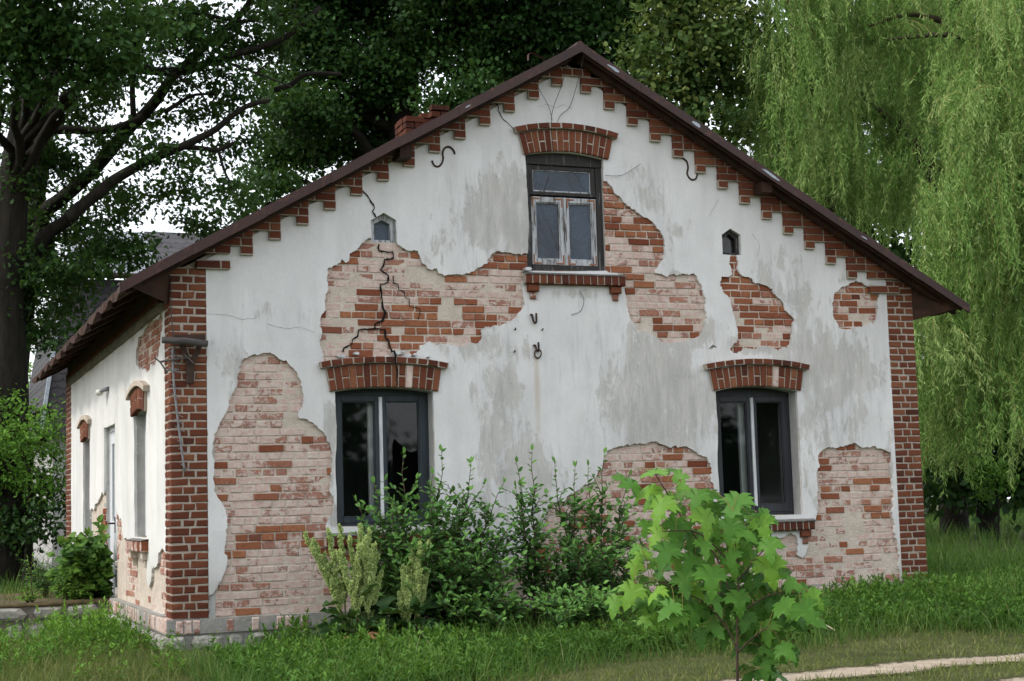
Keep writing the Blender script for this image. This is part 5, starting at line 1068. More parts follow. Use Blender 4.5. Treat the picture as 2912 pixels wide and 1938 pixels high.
WILLOW_B = [1687,653,1133,95,1415,590,572,86,1460,531,683,83,1619,792,821,133,1484,588,248,112,1316,628,420,133,1498,510,820,110,1637,729,292,68,1584,584,616,168,1881,791,511,83,1481,483,619,65,1878,748,862,135,1694,782,629,187,1454,509,724,75,1482,779,477,179,1358,564,521,66,1336,582,615,131,1554,432,1040,139,1514,654,352,85,1569,579,748,81,1774,718,956,161,1710,582,832,129,1465,607,423,113,1556,632,821,101,1545,658,380,133,1570,642,879,163,1721,733,805,104,1360,539,772,64,1701,702,979,120,1626,782,916,134,1566,452,768,151,1471,570,329,89,1784,763,622,93,1546,859,461,95,1721,780,726,83,1743,847,272,95,1676,644,614,71,1568,504,418,101,1507,562,455,114,1476,515,651,147,1588,550,952,75,1737,589,1143,95,1499,815,641,71,1781,812,665,170,1538,787,668,116,1597,586,1080,67,1805,854,258,79,1666,787,641,116,1651,593,556,133,1577,486,236,127,1671,588,1077,102,1681,585,941,124,1747,696,825,67,1752,749,1198,170,1518,836,303,138,1774,800,979,88,1553,882,344,158,1528,506,794,90,1498,465,984,146,1755,630,1060,141,1603,638,384,70,1711,627,959,107,1732,767,942,136,1628,519,489,121,1428,585,617,138,1466,578,1052,123,1573,692,895,157,1617,585,713,150,1512,489,858,63,1747,775,664,106,1662,580,348,68,1477,730,498,142,1744,661,838,164,1408,680,431,134,1592,696,567,134,1473,511,765,106,1714,765,1219,180,1757,705,315,89,1503,473,957,101,1624,837,554,168,1578,583,463,153,1755,725,893,182,1864,789,501,108,1450,547,418,157,1433,469,939,156,1660,494,1116,131,1792,677,864,106,1670,624,435,111,1607,710,739,147,1627,456,1029,124,1530,599,1093,67,1440,513,635,92,1839,785,374,178,1559,517,907,163,1501,517,581,138,1670,788,529,79,1403,710,524,143,1568,523,747,94,1685,833,382,125,1443,587,315,121,1464,488,1088,102,1359,705,280,63,1471,548,792,94,1606,737,322,92,1630,611,1136,123,1355,580,576,124,1670,604,791,178,1488,664,836,111,1693,621,609,111,1496,710,466,139,1545,484,931,159,1490,660,557,69,1636,645,844,165,1829,760,486,84,1401,672,338,146,1799,710,1151,122,1650,780,972,160,1603,571,450,161,1546,561,1068,83,1708,587,750,128,1700,758,1217,148,1609,499,1050,96,1748,682,679,147,1625,831,531,141,1698,680,806,91,1427,764,477,154,1829,670,1179,154,1685,857,429,186,1318,642,463,120,1840,707,1185,72,1516,747,504,84,1543,721,322,101,1580,683,692,136,1455,575,844,88,1525,627,1036,63,1522,775,334,143,1489,607,257,112,1486,556,1068,128,1663,505,1052,93,1441,639,864,143,1852,715,981,143,1567,777,831,142,1566,691,544,105,1660,622,1091,171,1423,773,246,120,1753,773,663,187,1597,799,404,162,1719,581,1106,160,1494,514,629,129,1522,795,598,133,1514,472,521,68,1640,685,788,104,1568,651,891,169,1612,651,413,131,1432,797,380,116,1541,802,355,156,1550,505,978,148,1557,448,721,88,1660,511,924,116,1479,748,615,127,1491,666,951,90,1531,573,571,124,1308,546,599,89,1796,741,948,156,1818,778,628,74,1586,593,916,162,1764,705,1029,100,1511,491,530,136,1467,558,1041,172,1495,671,619,116,1531,489,1051,105,1572,745,677,154,1655,747,344,181,1511,612,686,69,1648,525,575,87,1567,726,882,109,1487,478,787,126,1523,488,572,63,1377,651,415,88,1788,682,959,103,1398,632,378,126,1461,454,928,78,1434,671,284,71,1621,550,749,116,1656,751,1125,178,1398,665,331,95,1428,542,591,139,1646,707,827,168,1786,708,823,139,1743,780,1210,103,1801,815,410,131,1533,491,578,66,1446,467,969,157,1728,660,265,105,1626,752,749,95,1436,638,652,81,1597,829,512,82,1610,668,1127,144,1561,744,444,77,1627,631,798,88,1433,511,563,66,1636,793,778,73,1689,543,943,142,1515,723,745,159,1701,664,673,70,1626,701,458,178,1567,687,406,109,1678,780,540,181,1432,526,696,139,1645,548,438,78,1609,475,968,94,1688,632,1153,65,1706,606,671,81,1409,485,953,137,1502,779,627,111,1400,531,509,63,1749,810,326,147,1463,552,598,74,1572,553,664,89,1848,750,760,143,1696,670,717,122,1633,802,684,165,1387,503,749,75,1350,546,719,64,1781,782,568,70,1478,517,649,77,1515,706,611,159,1711,778,1037,175,1573,815,684,95,1644,582,662,109,1611,682,580,86,1438,503,885,115,1537,891,469,140,1600,553,352,105,1805,678,1102,104,1751,794,668,175,1338,684,489,77,1578,426,975,67,1572,643,810,165,1608,675,416,161,1595,877,632,95,1752,678,648,148,1684,796,698,70,1479,456,798,61,1505,424,1047,132,1371,546,632,109,1744,688,701,75,1640,879,754,171,1570,452,726,140,1728,799,405,140,1750,772,380,131,1638,516,716,109,1471,631,975,73,1557,410,1027,83,1667,803,614,72,1587,622,725,171,1331,651,368,134,1563,815,508,103,1456,675,716,139,1511,846,249,131,1567,677,1058,113,1364,724,468,67,1670,649,1149,108,1520,641,366,151,1697,711,269,96,1667,733,382,114,1635,690,594,149,1548,423,1047,86,1526,714,323,81,1779,795,419,158,1694,721,1035,121,1578,534,693,112,1388,678,341,106,1486,791,451,119,1640,826,1030,162,1594,688,883,67,1558,441,749,146,1349,545,624,162,1415,676,651,83,1603,896,323,152,1569,471,675,105,1516,607,729,174,1658,643,546,79,1480,630,1070,165,1734,639,422,158,1727,744,1107,127,1778,751,1047,180,1656,697,1130,141,1603,513,691,160,1692,625,465,82,1583,801,824,78,1441,679,246,143,1570,530,941,132,1567,619,888,114,1452,841,404,105,1641,747,1101,171,1564,760,345,144,1402,528,642,114,1605,723,644,159,1556,632,933,135,1723,635,1136,170,1718,555,1013,93,1585,509,880,71,1729,675,356,66,1568,461,1002,91,1632,800,811,183,1415,678,587,69,1683,752,321,66,1643,730,832,91,1695,644,1006,120,1581,571,1063,82,1583,581,767,159,1591,645,477,147,1621,702,975,79,1488,616,450,158,1690,717,1074,164,1468,476,788,155,1502,602,812,138,1664,864,716,97,1565,677,347,150,1513,591,1065,172,1733,664,822,70,1340,605,364,78,1538,909,495,147,1559,436,814,117,1686,715,247,159,1552,704,872,99,1605,743,984,170,1449,450,988,130,1646,913,298,111,1600,586,794,65,1690,797,973,149,1567,629,435,124,1840,779,423,133,1671,720,940,98,1567,538,553,144,1697,700,1031,89,1556,647,375,162,1798,653,1102,97,1812,698,821,88,1428,680,365,82,1647,520,979,115,1683,587,441,154,1525,762,818,89,1639,586,1006,140,1655,596,734,124,1602,617,1019,132,1812,777,876,105,1689,823,691,160,1536,420,925,110,1550,749,969,177,1425,669,651,148,1651,797,1168,106,1622,699,944,67,1611,795,546,138,1529,502,507,146,1574,781,532,117,1390,505,782,64,1495,525,708,121,1758,780,968,94,1738,743,1211,177,1818,725,402,93,1615,837,858,178,1443,784,243,81,1687,692,1025,149,1663,879,426,162,1677,777,973,85,1886,745,1068,180,1528,570,615,100,1484,536,661,72,1693,687,323,98,1672,628,1105,105,1509,530,423,95,1642,707,635,144,1426,724,305,141,1676,523,927,83,1484,709,792,131,1415,528,543,109,1577,598,396,72,1298,631,256,99,1383,534,812,63,1787,686,464,135,1754,755,310,134,1565,650,906,179,1727,739,392,129,1434,541,1004,95,1714,593,1107,94,1673,699,485,79,1567,857,392,158,1667,690,577,92,1492,582,533,130,1689,671,674,146,1876,772,846,74,1753,803,672,117,1428,616,227,73,1494,578,794,88,1673,805,875,174,1689,669,1019,125,1541,632,812,86,1704,775,748,147,1689,727,487,130,1517,467,1014,107,1637,535,1033,112,1396,599,417,150,1409,555,235,59,1675,729,440,122,1724,689,281,107,1609,622,261,162,1710,695,912,102,1587,525,263,83,1612,525,661,108,1569,596,750,159,1491,598,600,137,1404,595,741,124,1668,559,589,161,1520,951,338,173,1684,570,955,131,1652,692,676,138,1437,632,445,118,1390,519,720,110,1514,645,341,139,1810,761,381,181,1439,492,998,154,1532,567,772,121,1606,593,1103,155,1606,657,758,140,1386,470,1058,89,1580,416,1037,102,1414,584,285,111,1554,616,928,86,1754,794,808,155,1669,533,954,97,1693,730,886,113,1655,703,1157,110,1565,478,533,125,1651,824,1078,183,1520,865,379,179,1479,486,738,128,1616,679,398,138,1546,888,538,74,1602,873,591,159,1723,620,1079,93,1678,572,739,128,1853,736,867,82,1424,696,346,102,1774,667,1034,121,1592,535,542,88,1742,601,840,112,1771,660,1187,78,1613,726,1154,183,1739,732,646,166,1464,495,727,75,1558,729,783,117,1587,877,529,183,1649,799,754,105,1711,698,1079,74,1637,578,888,172,1602,735,1065,109,1680,600,566,170,1508,614,293,100,1580,451,722,146,1580,516,755,103,1754,685,1177,181,1534,509,364,141,1599,430,984,148,1658,578,533,91,1492,542,748,112,1651,833,587,183,1726,770,1012,102,1565,454,675,109,1549,499,451,90,1596,535,1056,92,1588,454,824,154,1370,535,621,72,1736,636,769,94,1484,523,391,77,1820,745,299,137,1640,861,552,135,1549,574,442,61,1627,674,716,79,1677,644,756,118,1545,673,1021,72,1619,856,470,122,1625,683,640,144,1616,682,463,138,1833,728,1092,171,1532,748,542,65,1451,547,894,107,1546,651,372,161,1514,691,610,162,1527,786,357,127,1601,631,350,158,1466,636,847,167,1550,708,909,83,1656,675,357,176,1440,711,544,155,1743,774,988,157,1760,698,962,70,1549,672,278,121,1722,640,922,73,1513,533,1025,150,1391,507,632,156,1550,629,472,171,1678,713,1185,72,1531,578,401,91,1573,840,321,121,1850,796,244,113]
# ---------------------------------------------------------------- terrain
def sm(t): t = max(0, min(1, t)); return t*t*(3-2*t)
def gh(x, y):
    base = -.31+.13*sm((x-.5)/7.0)
    h = -.34+(base+.34)*sm((y+4.2)/3.6)
    h -= .14*sm((-.2-x)/1.0)*sm((y-1.5)/2)*(1-sm((y-7)/3))
    h += .05*sm((y-8)/20)+.04*(vnoise(x*.35, y*.35, 2)-.5)
    return h
def gh_np(x, y): return np.array([gh(a, b) for a, b in zip(x, y)])
def warp(n, lo, hi, c, k=2.2):
    t = np.linspace(-1, 1, n); s = np.sign(t)*np.abs(t)**k
    return np.where(s < 0, c+s*(c-lo), c+s*(hi-c))
gx = warp(190, -90, 130, 3.0); gy = warp(190, -70, 160, -2.0)
V = np.array([(x, y, gh(x, y)) for x in gx for y in gy]); n = len(gy)
I = np.arange(len(gx)-1)[:, None]*n+np.arange(n-1)[None]; I = I.ravel()
m, nn = new_mat('soil_and_moss'); b = NB(nn)
col = b.ramp(b.noise(b.pos(), 2.5, 9, .65), [(.3, (.040, .042, .018)), (.55, (.060, .070, .024)), (.75, (.105, .095, .045))])
b.out(col, .97, b.bump(b.noise(b.pos(), 18, 7, .7), .8, .03), .1)
GROUND = np_mesh('ground', V, np.stack([I, I+n, I+n+1, I+1], 1), m, None, None, True); GROUND['kind'] = 'structure'
# sandy wheel ruts
m, nn = new_mat('pale_sand'); b = NB(nn)
col = b.ramp(b.noise(b.pos(), 5, 9, .65), [(.3, (.24, .195, .145)), (.7, (.39, .325, .25))])
col = b.mix(b.step(b.noise(b.pos(), 9, 8, .7), .58, .70), col, (.14, .115, .07))
col = b.mix(b.step(b.math('ADD', b.attr('tint'), b.math('MULTIPLY', b.math('SUBTRACT', b.noise(b.pos(), 16, 8, .75), .5), 2.6)), .25, .75), (.045, .045, .02), col)
b.out(col, .97, b.bump(b.noise(b.pos(), 26, 8, .75), .9, .012), .1)
RUT = [(-9,-9.0),(-4,-7.3),(0,-6.15),(2.2,-5.52),(3.4,-5.22),(4.6,-5.10),(6,-5.05),(9,-4.95),(14,-4.6),(22,-3.6),(34,-1)]
def rut_y(x):
    for (a, ya), (b_, yb) in zip(RUT, RUT[1:]):
        if a <= x <= b_: return ya+(yb-ya)*(x-a)/(b_-a)
    return RUT[0][1] if x < RUT[0][0] else RUT[-1][1]
def rut_edge(x, s, off): return off*(1)+rut_y(x)+s*(.33+.10*(vnoise(x*1.7, s*5+off, 4)-.5)+.13*(vnoise(x*5, s*9+off, 6)-.5))
for off in (0, -1.38):
    xs = np.arange(-9, 30, .06); V = []; 
    for x in xs:
        ya, yb = rut_edge(x, -1, off), rut_edge(x, 1, off)
        for k in range(7):
            y = ya+(yb-ya)*k/6; V.append((x, y, gh(x, y)+.006))
    ed = np.tile([0, .5, 1, 1, 1, .5, 0], len(xs))
    V = np.array(V); I = (np.arange(len(xs)-1)[:, None]*7+np.arange(6)[None]).ravel()
    o = np_mesh('sand_track', V, np.stack([I, I+7, I+8, I+1], 1), m, None, ed, True); o['kind'] = 'structure'
def on_track(x, y):
    r = np.zeros(len(x), bool)
    for i, (a, b_) in enumerate(zip(x, y)):
        for off in (0, -1.38):
            if rut_edge(a, -1, off)-.01 < b_ < rut_edge(a, 1, off)+.01: r[i] = True
    return r

# ---------------------------------------------------------------- green materials
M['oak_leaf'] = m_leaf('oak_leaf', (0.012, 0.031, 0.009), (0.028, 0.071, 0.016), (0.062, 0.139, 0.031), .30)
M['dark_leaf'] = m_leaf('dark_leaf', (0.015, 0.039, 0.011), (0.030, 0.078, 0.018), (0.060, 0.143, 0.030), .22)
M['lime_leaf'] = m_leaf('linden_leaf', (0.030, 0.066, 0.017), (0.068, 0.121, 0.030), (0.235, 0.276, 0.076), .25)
M['willow_leaf'] = m_leaf('willow_leaf', (0.107, 0.203, 0.048), (0.224, 0.381, 0.095), (0.428, 0.550, 0.206), .42)
M['bush_leaf'] = m_leaf('bush_leaf', (0.044, 0.108, 0.015), (0.095, 0.216, 0.028), (0.177, 0.341, 0.044), .3)
M['shrub_leaf'] = m_leaf('shrub_leaf', (0.035, 0.088, 0.028), (0.078, 0.186, 0.046), (0.167, 0.334, 0.068), .25)
M['maple_leaf'] = m_leaf('maple_leaf', (.040, .115, .018), (.085, .215, .030), (.18, .34, .042), .34, .45)
M['dock_leaf'] = m_leaf('dock_leaf', (.018, .050, .016), (.035, .085, .026), (.07, .13, .04), .2)
M['dock_seed'] = m_leaf('dock_seed', (.26, .36, .10), (.42, .52, .19), (.56, .62, .28), .40)
M['heart_leaf'] = m_leaf('heart_leaf', (.030, .085, .018), (.070, .165, .028), (.17, .28, .045), .3)
M['weed_leaf'] = m_leaf('weed_leaf', (0.030, 0.080, 0.014), (0.064, 0.155, 0.024), (0.123, 0.235, 0.036), .3)
M['grass'] = m_leaf('grass_blade', (0.060, 0.085, 0.019), (0.115, 0.149, 0.036), (0.255, 0.238, 0.093), .3)
M['tall_grass'] = m_leaf('meadow_blade', (0.025, 0.070, 0.012), (0.054, 0.124, 0.020), (0.166, 0.230, 0.059), .3)
M['straw_blade'] = m_leaf('seed_stalk', (.09, .12, .04), (.16, .18, .07), (.27, .27, .13), .25)
M['moss'] = m_plain('mossy_top', (.035, .04, .016), (.13, .085, .045), 9, .97, .02)
M['dead_leaf'] = m_plain('dead_leaf', (.28, .13, .06), (.40, .22, .10), 12, .8, .002)

# ---------------------------------------------------------------- grass and ground cover
rng = np.random.default_rng(11)
def upish(n, spread):
    d = rng.normal(0, spread, (n, 3)); d[:, 2] = 1; return unit(d)
def horiz(n):
    a = rng.uniform(0, 2*np.pi, n); return np.stack([np.cos(a), np.sin(a), np.zeros(n)], 1)
def fbm(x, y, f, s): return np.array([vnoise(a*f, b_*f, s)*.6+vnoise(a*f*2.7, b_*f*2.7, s+1)*.4 for a, b_ in zip(x, y)])
def blades(name, x, y, h0, h1, wd, mat, spread, tshift=0.0, label=None):
    n = len(x); z = gh_np(x, y)-.01
    P = np.stack([x, y, z], 1); cl = fbm(x, y, 1.3, 7)
    L = (h0+(h1-h0)*rng.random(n)**1.6)*(.65+.7*cl)
    t = np.clip(rng.normal(.42, .22, n)+tshift+(cl-.5)*.5, 0, 1)
    o = leaves(name, P, upish(n, spread), horiz(n), L, wd*(.7+.6*rng.random(n)), BLADE, mat, None, t)
    o['kind'] = 'stuff'
    return o
def area(n, x0, x1, y0, y1, keep=None):
    x = rng.uniform(x0, x1, n); y = rng.uniform(y0, y1, n)
    if keep is not None:
        k = keep(x, y); x, y = x[k], y[k]
    return x, y
def outside_house(x, y): return ~((x > -.44) & (x < 8.5) & (y > -.08) & (y < 10.7)) & ~((x < -.3) & (x > -4.2) & (y > 4.15) & (y < 7.4))
def weed_edge(x): return -3.15-.25*np.sin(x*.9)+.2*np.sin(x*2.3+1)-1.6*np.clip((1.9-x)/2.0, 0, 1)
def lawn_keep(x, y):
    k = (y < weed_edge(x)+.45) & outside_house(x, y)
    t = on_track(x, y); k &= ~(t & (rng.random(len(x)) > .03))
    return k
x, y = area(62000, -4.2, 11, -8.2, -1.5, lawn_keep)
blades('lawn_grass', x, y, .028, .095, .0065, M['grass'], .38, .08)
# taller grass scattered through the weeds and along the plinth
x, y = area(26000, -.6, 9.0, -4.6, -.10, lambda x, y: outside_house(x, y) & ((x > .55) | (y < -1.1)) & (y > weed_edge(x)-.5))
blades('weed_grass', x, y, .10, .30, .0065, M['tall_grass'], .30, .10)
x, y = area(26000, -4.2, -.30, -2.6, 4.1, outside_house)
k = outside_house(x, y) & ~((x > -.75) & (y > -.9) & (y < .3) & (rng.random(len(x)) < .7)) & ((y < 2.6) | (rng.random(len(x)) < .35)); blades('verge_grass', x[k], y[k], .05, .17, .007, M['grass'], .34, -.06)
x, y = area(17000, 8.2, 15, -3.2, 9); k = outside_house(x, y)
blades('meadow_grass', x[k], y[k], .14, .40, .009, M['tall_grass'], .26, .05)
# tufts creeping over the track edges
x = rng.uniform(-5, 11, 9000); e = rng.choice([-1, 1], 9000); of = rng.choice([0, -1.38], 9000)
y = np.array([rut_edge(a, s, o)+s*.03 for a, s, o in zip(x, e, of)])+rng.normal(0, .05, 9000)
k = fbm(x, y, 3.0, 51) > .36
blades('lawn_grass', x[k], y[k], .03, .10, .0065, M['grass'], .5, .1)
x, y = area(26000, 10, 42, -2, 36)
blades('meadow_grass', x, y, .25, .55, .016, M['tall_grass'], .25, .02)
x, y = area(16000, -8, .2, 7.2, 24); k = outside_house(x, y)
blades('meadow_grass', x[k], y[k], .2, .5, .014, M['tall_grass'], .25, .02)
x, y = area(170, -.2, 9, -3.6, -.25, outside_house)
o_ = blades('weed_grass', x, y, .26, .48, .005, M['straw_blade'], .16, .3)
def weeds(name, x, y, h0, h1, per, ll, lw, mat, tsh=0.0):
    """leafy upright weeds: every plant a stem with leaves in whorls"""
    n = len(x); z = gh_np(x, y); cl = fbm(x, y, .9, 17)
    H = (h0+(h1-h0)*rng.random(n)**1.4)*(.35+1.35*cl); lean = rng.normal(0, .22, (n, 2))
    i = np.repeat(np.arange(n), per); m_ = len(i)
    t = rng.random(m_)**.7
    tone = rng.normal(0, .13, n)
    P = np.stack([x[i]+lean[i, 0]*H[i]*t, y[i]+lean[i, 1]*H[i]*t, z[i]+H[i]*t], 1)
    a = rng.uniform(0, 2*np.pi, m_); el = .25+.9*t**3+rng.normal(0, .25, m_)
    D = np.stack([np.cos(a)*np.cos(el), np.sin(a)*np.cos(el), np.sin(el)], 1)
    N = np.stack([-np.cos(a)*np.sin(el), -np.sin(a)*np.sin(el), np.cos(el)], 1)+rng.normal(0, .25, (m_, 3))
    L = ll*(.55+.7*rng.random(m_))*(1.15-.5*t)
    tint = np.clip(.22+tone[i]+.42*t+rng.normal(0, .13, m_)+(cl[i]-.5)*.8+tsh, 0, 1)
    o = leaves(name, P, D, N, L, L*lw, OVAL, mat, None, tint); o['kind'] = 'stuff'; return o
def weed_keep(x, y): return (y > weed_edge(x)+rng.normal(0, .12, len(x))) & outside_house(x, y) & ((x > .5) | (y < -1.0-.6*rng.random(len(x))))
x, y = area(6000, -.25, 9.6, -5.0, -.10, lambda x, y: weed_keep(x, y) & (fbm(x, y, 1.1, 61) > .30))
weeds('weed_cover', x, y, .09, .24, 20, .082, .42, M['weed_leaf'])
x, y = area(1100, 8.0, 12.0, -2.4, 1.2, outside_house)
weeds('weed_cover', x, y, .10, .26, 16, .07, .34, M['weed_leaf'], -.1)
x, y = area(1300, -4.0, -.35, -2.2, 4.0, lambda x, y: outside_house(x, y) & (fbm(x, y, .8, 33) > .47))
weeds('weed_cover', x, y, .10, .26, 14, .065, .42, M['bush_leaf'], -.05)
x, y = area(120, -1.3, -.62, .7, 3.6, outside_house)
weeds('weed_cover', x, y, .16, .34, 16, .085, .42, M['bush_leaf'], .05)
LB = {'lawn_grass': ['short yellowish grass on both sides of the sand track', 'small grass tufts creeping over the edges of the sand track'], 'weed_grass': ['thin grass blades among the weeds at the foot of the front wall', 'few tall straw coloured seed stalks standing above the weeds'],
      'verge_grass': ['rough green grass left of the house corner'], 'meadow_grass': ['dark uncut grass beside the right house corner', 'far meadow grass under the willows', 'dark grass behind the terrace at the left edge'],
      'weed_cover': ['low leafy weeds in a broad band along the front wall', 'low leafy weeds beyond the right house corner', 'patches of bright leafy weeds in the grass left of the house', 'taller bright weeds at the foot of the left side wall']}
for o in [o for o in C.objects if o.get('kind') == 'stuff']:
    nm = o.name.split('.')[0]; o['label'] = LB[nm].pop(0) if len(LB[nm]) > 1 else LB[nm][0]
    o['category'] = 'weeds' if 'weed_c' in nm else 'grass'
# dry stem on the weeds
mb = MB(); mb.tube([(5.02, -2.55, gh(5, -2.5)+.23), (5.10, -2.75, gh(5, -2.5)+.15), (5.20, -2.95, gh(5, -2.9)+.06)], [.006, .008, .007], 5)
tag(mb.build('dry_stem', m_plain('dry_straw', (.38, .32, .22), (.5, .44, .32), 20)), 'single pale dry stem lying across the low weeds', 'stem')

# ---------------------------------------------------------------- stone terrace at the side door
TER = empty('stone_terrace', (-2.2, 5.0, -.3), 'low rubble stone terrace with mossy top at the side door', 'terrace')
r = random.Random(77)
rubble('stone_face', lambda u, v, d: (u, 4.36-d, v), -4.4, -.42, -.50, -.035, .0, 81, TER, M['stone'], .34)
mb = MB(); mb.box(-4.4, -.41, 4.36, 7.2, -.5, -.02); mb.build('terrace_core', m_mortar('dark_mortar', (.09, .085, .07), (.22, .20, .17)), TER)
V = []; F = []; nx, ny = 60, 30
for i in range(nx+1):
    for j in range(ny+1):
        xx = -4.42+4.0*i/nx; yy = 4.325+2.9*j/ny
        zz = -.012+.03*vnoise(xx*2.2, yy*2.2, 4)+(-.02 if j == 0 else 0)
        V.append((xx, yy+(.02*(vnoise(xx*6, 1, 3)-.5) if j == 0 else 0), zz))
for i in range(nx):
    V2 = i*(ny+1); F.append((V2, V2+ny+1, len(V)+i+1, len(V)+i))
b0 = len(V)
for i in range(nx+1): V.append((V[i*(ny+1)][0], V[i*(ny+1)][1]+.004, -.045+.012*hash2(i, 5)))
for i in range(nx):
    for j in range(ny):
        a = i*(ny+1)+j; F.append((a, a+ny+1, a+ny+2, a+1))
F = [tuple((b0+i, b0+i+1, (i+1)*(ny+1), i*(ny+1))) for i in range(nx)]+[f for f in F if max(f) < b0]
mb = MB(); mb.add(V, F); mb.build('terrace_top', M['moss'], TER, True)

x = rng.uniform(-4.3, -.5, 2600); y = 4.4+2.7*rng.random(2600); k = (fbm(x, y, 1.6, 71) > .42) & ((y > 4.9) | (rng.random(2600) < .3)); x, y = x[k], y[k]
n = len(x); L = .05+.16*rng.random(n)**2; o = leaves('terrace_grass', np.stack([x, y, np.full(n, -.01)], 1), upish(n, .35), horiz(n), L, np.full(n, .007), BLADE, M['grass'], None, np.clip(rng.normal(.45, .2, n), 0, 1))
tag(o, 'thin grass tufts growing on top of the stone terrace', 'grass', None, 'stuff')
# ---------------------------------------------------------------- trees
def curve_to(a, b, lift, n=7, rr=None, wob=.0):
    a, b = Vector(a), Vector(b); o = []
    for k in range(n+1):
        t = k/n; p = a.lerp(b, t)+Vector((0, 0, lift*4*t*(1-t)))
        if 0 < k < n and rr: p += Vector((rr.uniform(-wob, wob), rr.uniform(-wob, wob), rr.uniform(-wob, wob)))
        o.append(p)
    return o
def crown_leaves(clumps, dens, sig, per, L, tmpl, mat, parent, seed, wl=.8, droop=.35, tint_mid=.45, name='crown', fill=2.4):
    g = np.random.default_rng(seed); PP = []; TT = []; SUB = []
    for c in clumps:
        vol = c[3]*c[4]*c[5]*4.19; ns = max(6, int(dens*vol))
        u = unit(g.normal(0, 1, (ns, 3)))*(g.random((ns, 1))**(1/fill))
        cen = np.array(c[:3])+u*np.array(c[3:6]); SUB.append(cen)
        i = np.repeat(np.arange(ns), per)
        s = g.normal(0, sig, (len(i), 3)); s[:, 2] *= .6
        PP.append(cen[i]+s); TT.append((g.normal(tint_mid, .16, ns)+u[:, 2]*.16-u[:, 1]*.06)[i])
    P = np.concatenate(PP); n = len(P)
    D = unit(g.normal(0, 1, (n, 3))+np.array([0, 0, -droop])); N = unit(g.normal(0, .7, (n, 3))+np.array([-.15, -.25, .8]))
    t = np.clip(np.concatenate(TT)+g.normal(0, .10, n), 0, 1); l = L*(.65+.6*g.random(n))
    o = leaves(name, P, D, N, l, l*wl, tmpl, mat, parent, t)
    return np.concatenate(SUB)
def tree(name, label, cat, trunk, radii, limbs, clumps, leafargs, group=None, bark=None, auto=True, seed=1, twigs=.15):
    base = trunk[0]; T = empty(name, (base[0], base[1], gh(base[0], base[1])), label, cat, group)
    r = random.Random(seed); mb = MB()
    trunk = [(base[0], base[1], gh(base[0], base[1])-.15)]+list(trunk)
    radii = [radii[0]*1.25]+list(radii)
    tp = smooth_pts(trunk, 3); ri = list(np.interp(np.linspace(0, len(trunk)-1, len(tp)), range(len(trunk)), radii))
    mb.tube(tp, ri, 10)
    for P, r0, r1 in limbs:
        q = smooth_pts(P, 3); mb.tube(q, list(np.linspace(r0, r1, len(q))), 7)
    subs = crown_leaves(clumps, parent=T, seed=seed, **leafargs)
    if auto:
        for c in clumps:
            k = min(range(len(tp)), key=lambda i: abs(tp[i].z-(c[2]-.5*c[5]-.35*math.hypot(c[0]-tp[i].x, c[1]-tp[i].y)))+.1*abs(i-len(tp)*.6)/len(tp))
            q = curve_to(tp[k], c[:3], .25, 7, r, .12); mb.tube(q, list(np.linspace(max(.03, ri[k]*.4), .018, len(q))), 6)
    jd = [Vector(c[:3]) for c in clumps]
    for s in subs:
        if r.random() < twigs:
            sv = Vector(s); c = min(jd, key=lambda v: (v-sv).length)
            mb.tube(curve_to(c.lerp(sv, .15), sv+(sv-c)*.25, r.uniform(-.1, .15), 4, r, .06), [.016, .013, .010, .007, .004], 4, cap=False)
    mb.build('trunk', bark or M['bark'], T, True)
    return T
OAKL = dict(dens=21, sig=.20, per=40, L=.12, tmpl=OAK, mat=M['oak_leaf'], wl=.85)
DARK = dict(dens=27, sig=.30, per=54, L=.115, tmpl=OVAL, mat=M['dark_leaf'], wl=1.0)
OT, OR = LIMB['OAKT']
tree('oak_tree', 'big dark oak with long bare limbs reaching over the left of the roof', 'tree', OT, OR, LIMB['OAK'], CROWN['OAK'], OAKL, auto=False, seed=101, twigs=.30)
MT, MR = LIMB['MAPT']
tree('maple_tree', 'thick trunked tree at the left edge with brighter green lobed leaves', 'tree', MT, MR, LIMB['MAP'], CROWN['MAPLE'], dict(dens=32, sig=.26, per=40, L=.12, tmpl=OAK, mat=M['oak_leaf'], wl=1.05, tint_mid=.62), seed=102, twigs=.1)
a, b_ = LIMB['LIN1T']
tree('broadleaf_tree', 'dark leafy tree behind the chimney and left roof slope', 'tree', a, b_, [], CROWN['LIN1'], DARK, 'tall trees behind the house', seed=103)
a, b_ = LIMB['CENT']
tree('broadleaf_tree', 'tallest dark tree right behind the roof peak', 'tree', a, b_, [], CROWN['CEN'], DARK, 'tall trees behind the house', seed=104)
a, b_ = LIMB['LIN2T']
tree('linden_tree', 'linden with yellowish blossom clusters between the roof peak and the willow', 'tree', a, b_, [], CROWN['LIN2'], dict(dens=20, sig=.27, per=44, L=.125, tmpl=OVAL, mat=M['lime_leaf'], wl=.95, tint_mid=.5), seed=105)
def simple(name, label, cat, key, la, seed, group=None, rad_=.25, bark=None):
    c = CROWN[key]; cx = sum(k[0] for k in c)/len(c); cy = sum(k[1] for k in c)/len(c); zt = max(k[2] for k in c)
    g0 = gh(cx, cy); zb = min(k[2]-k[5] for k in c)
    return tree(name, label, cat, [(cx, cy, g0), (cx+.1, cy, g0+(zt-g0)*.5), (cx, cy+.1, zt)], [rad_, rad_*.7, rad_*.2], [], c, la, group, bark, True, seed, .08)
BG = dict(dens=2.6, sig=.5, per=60, L=.24, tmpl=OVAL, mat=M['dark_leaf'], wl=.9, tint_mid=.4)
simple('background_tree', 'shadowy tree seen through the upper willow curtain', 'tree', 'BACK', BG, 111, 'dark trees behind the willows', .4)
simple('background_tree', 'dark tree between the two willow curtains, with sky showing through', 'tree', 'BACK2', BG, 112, 'dark trees behind the willows', .4)
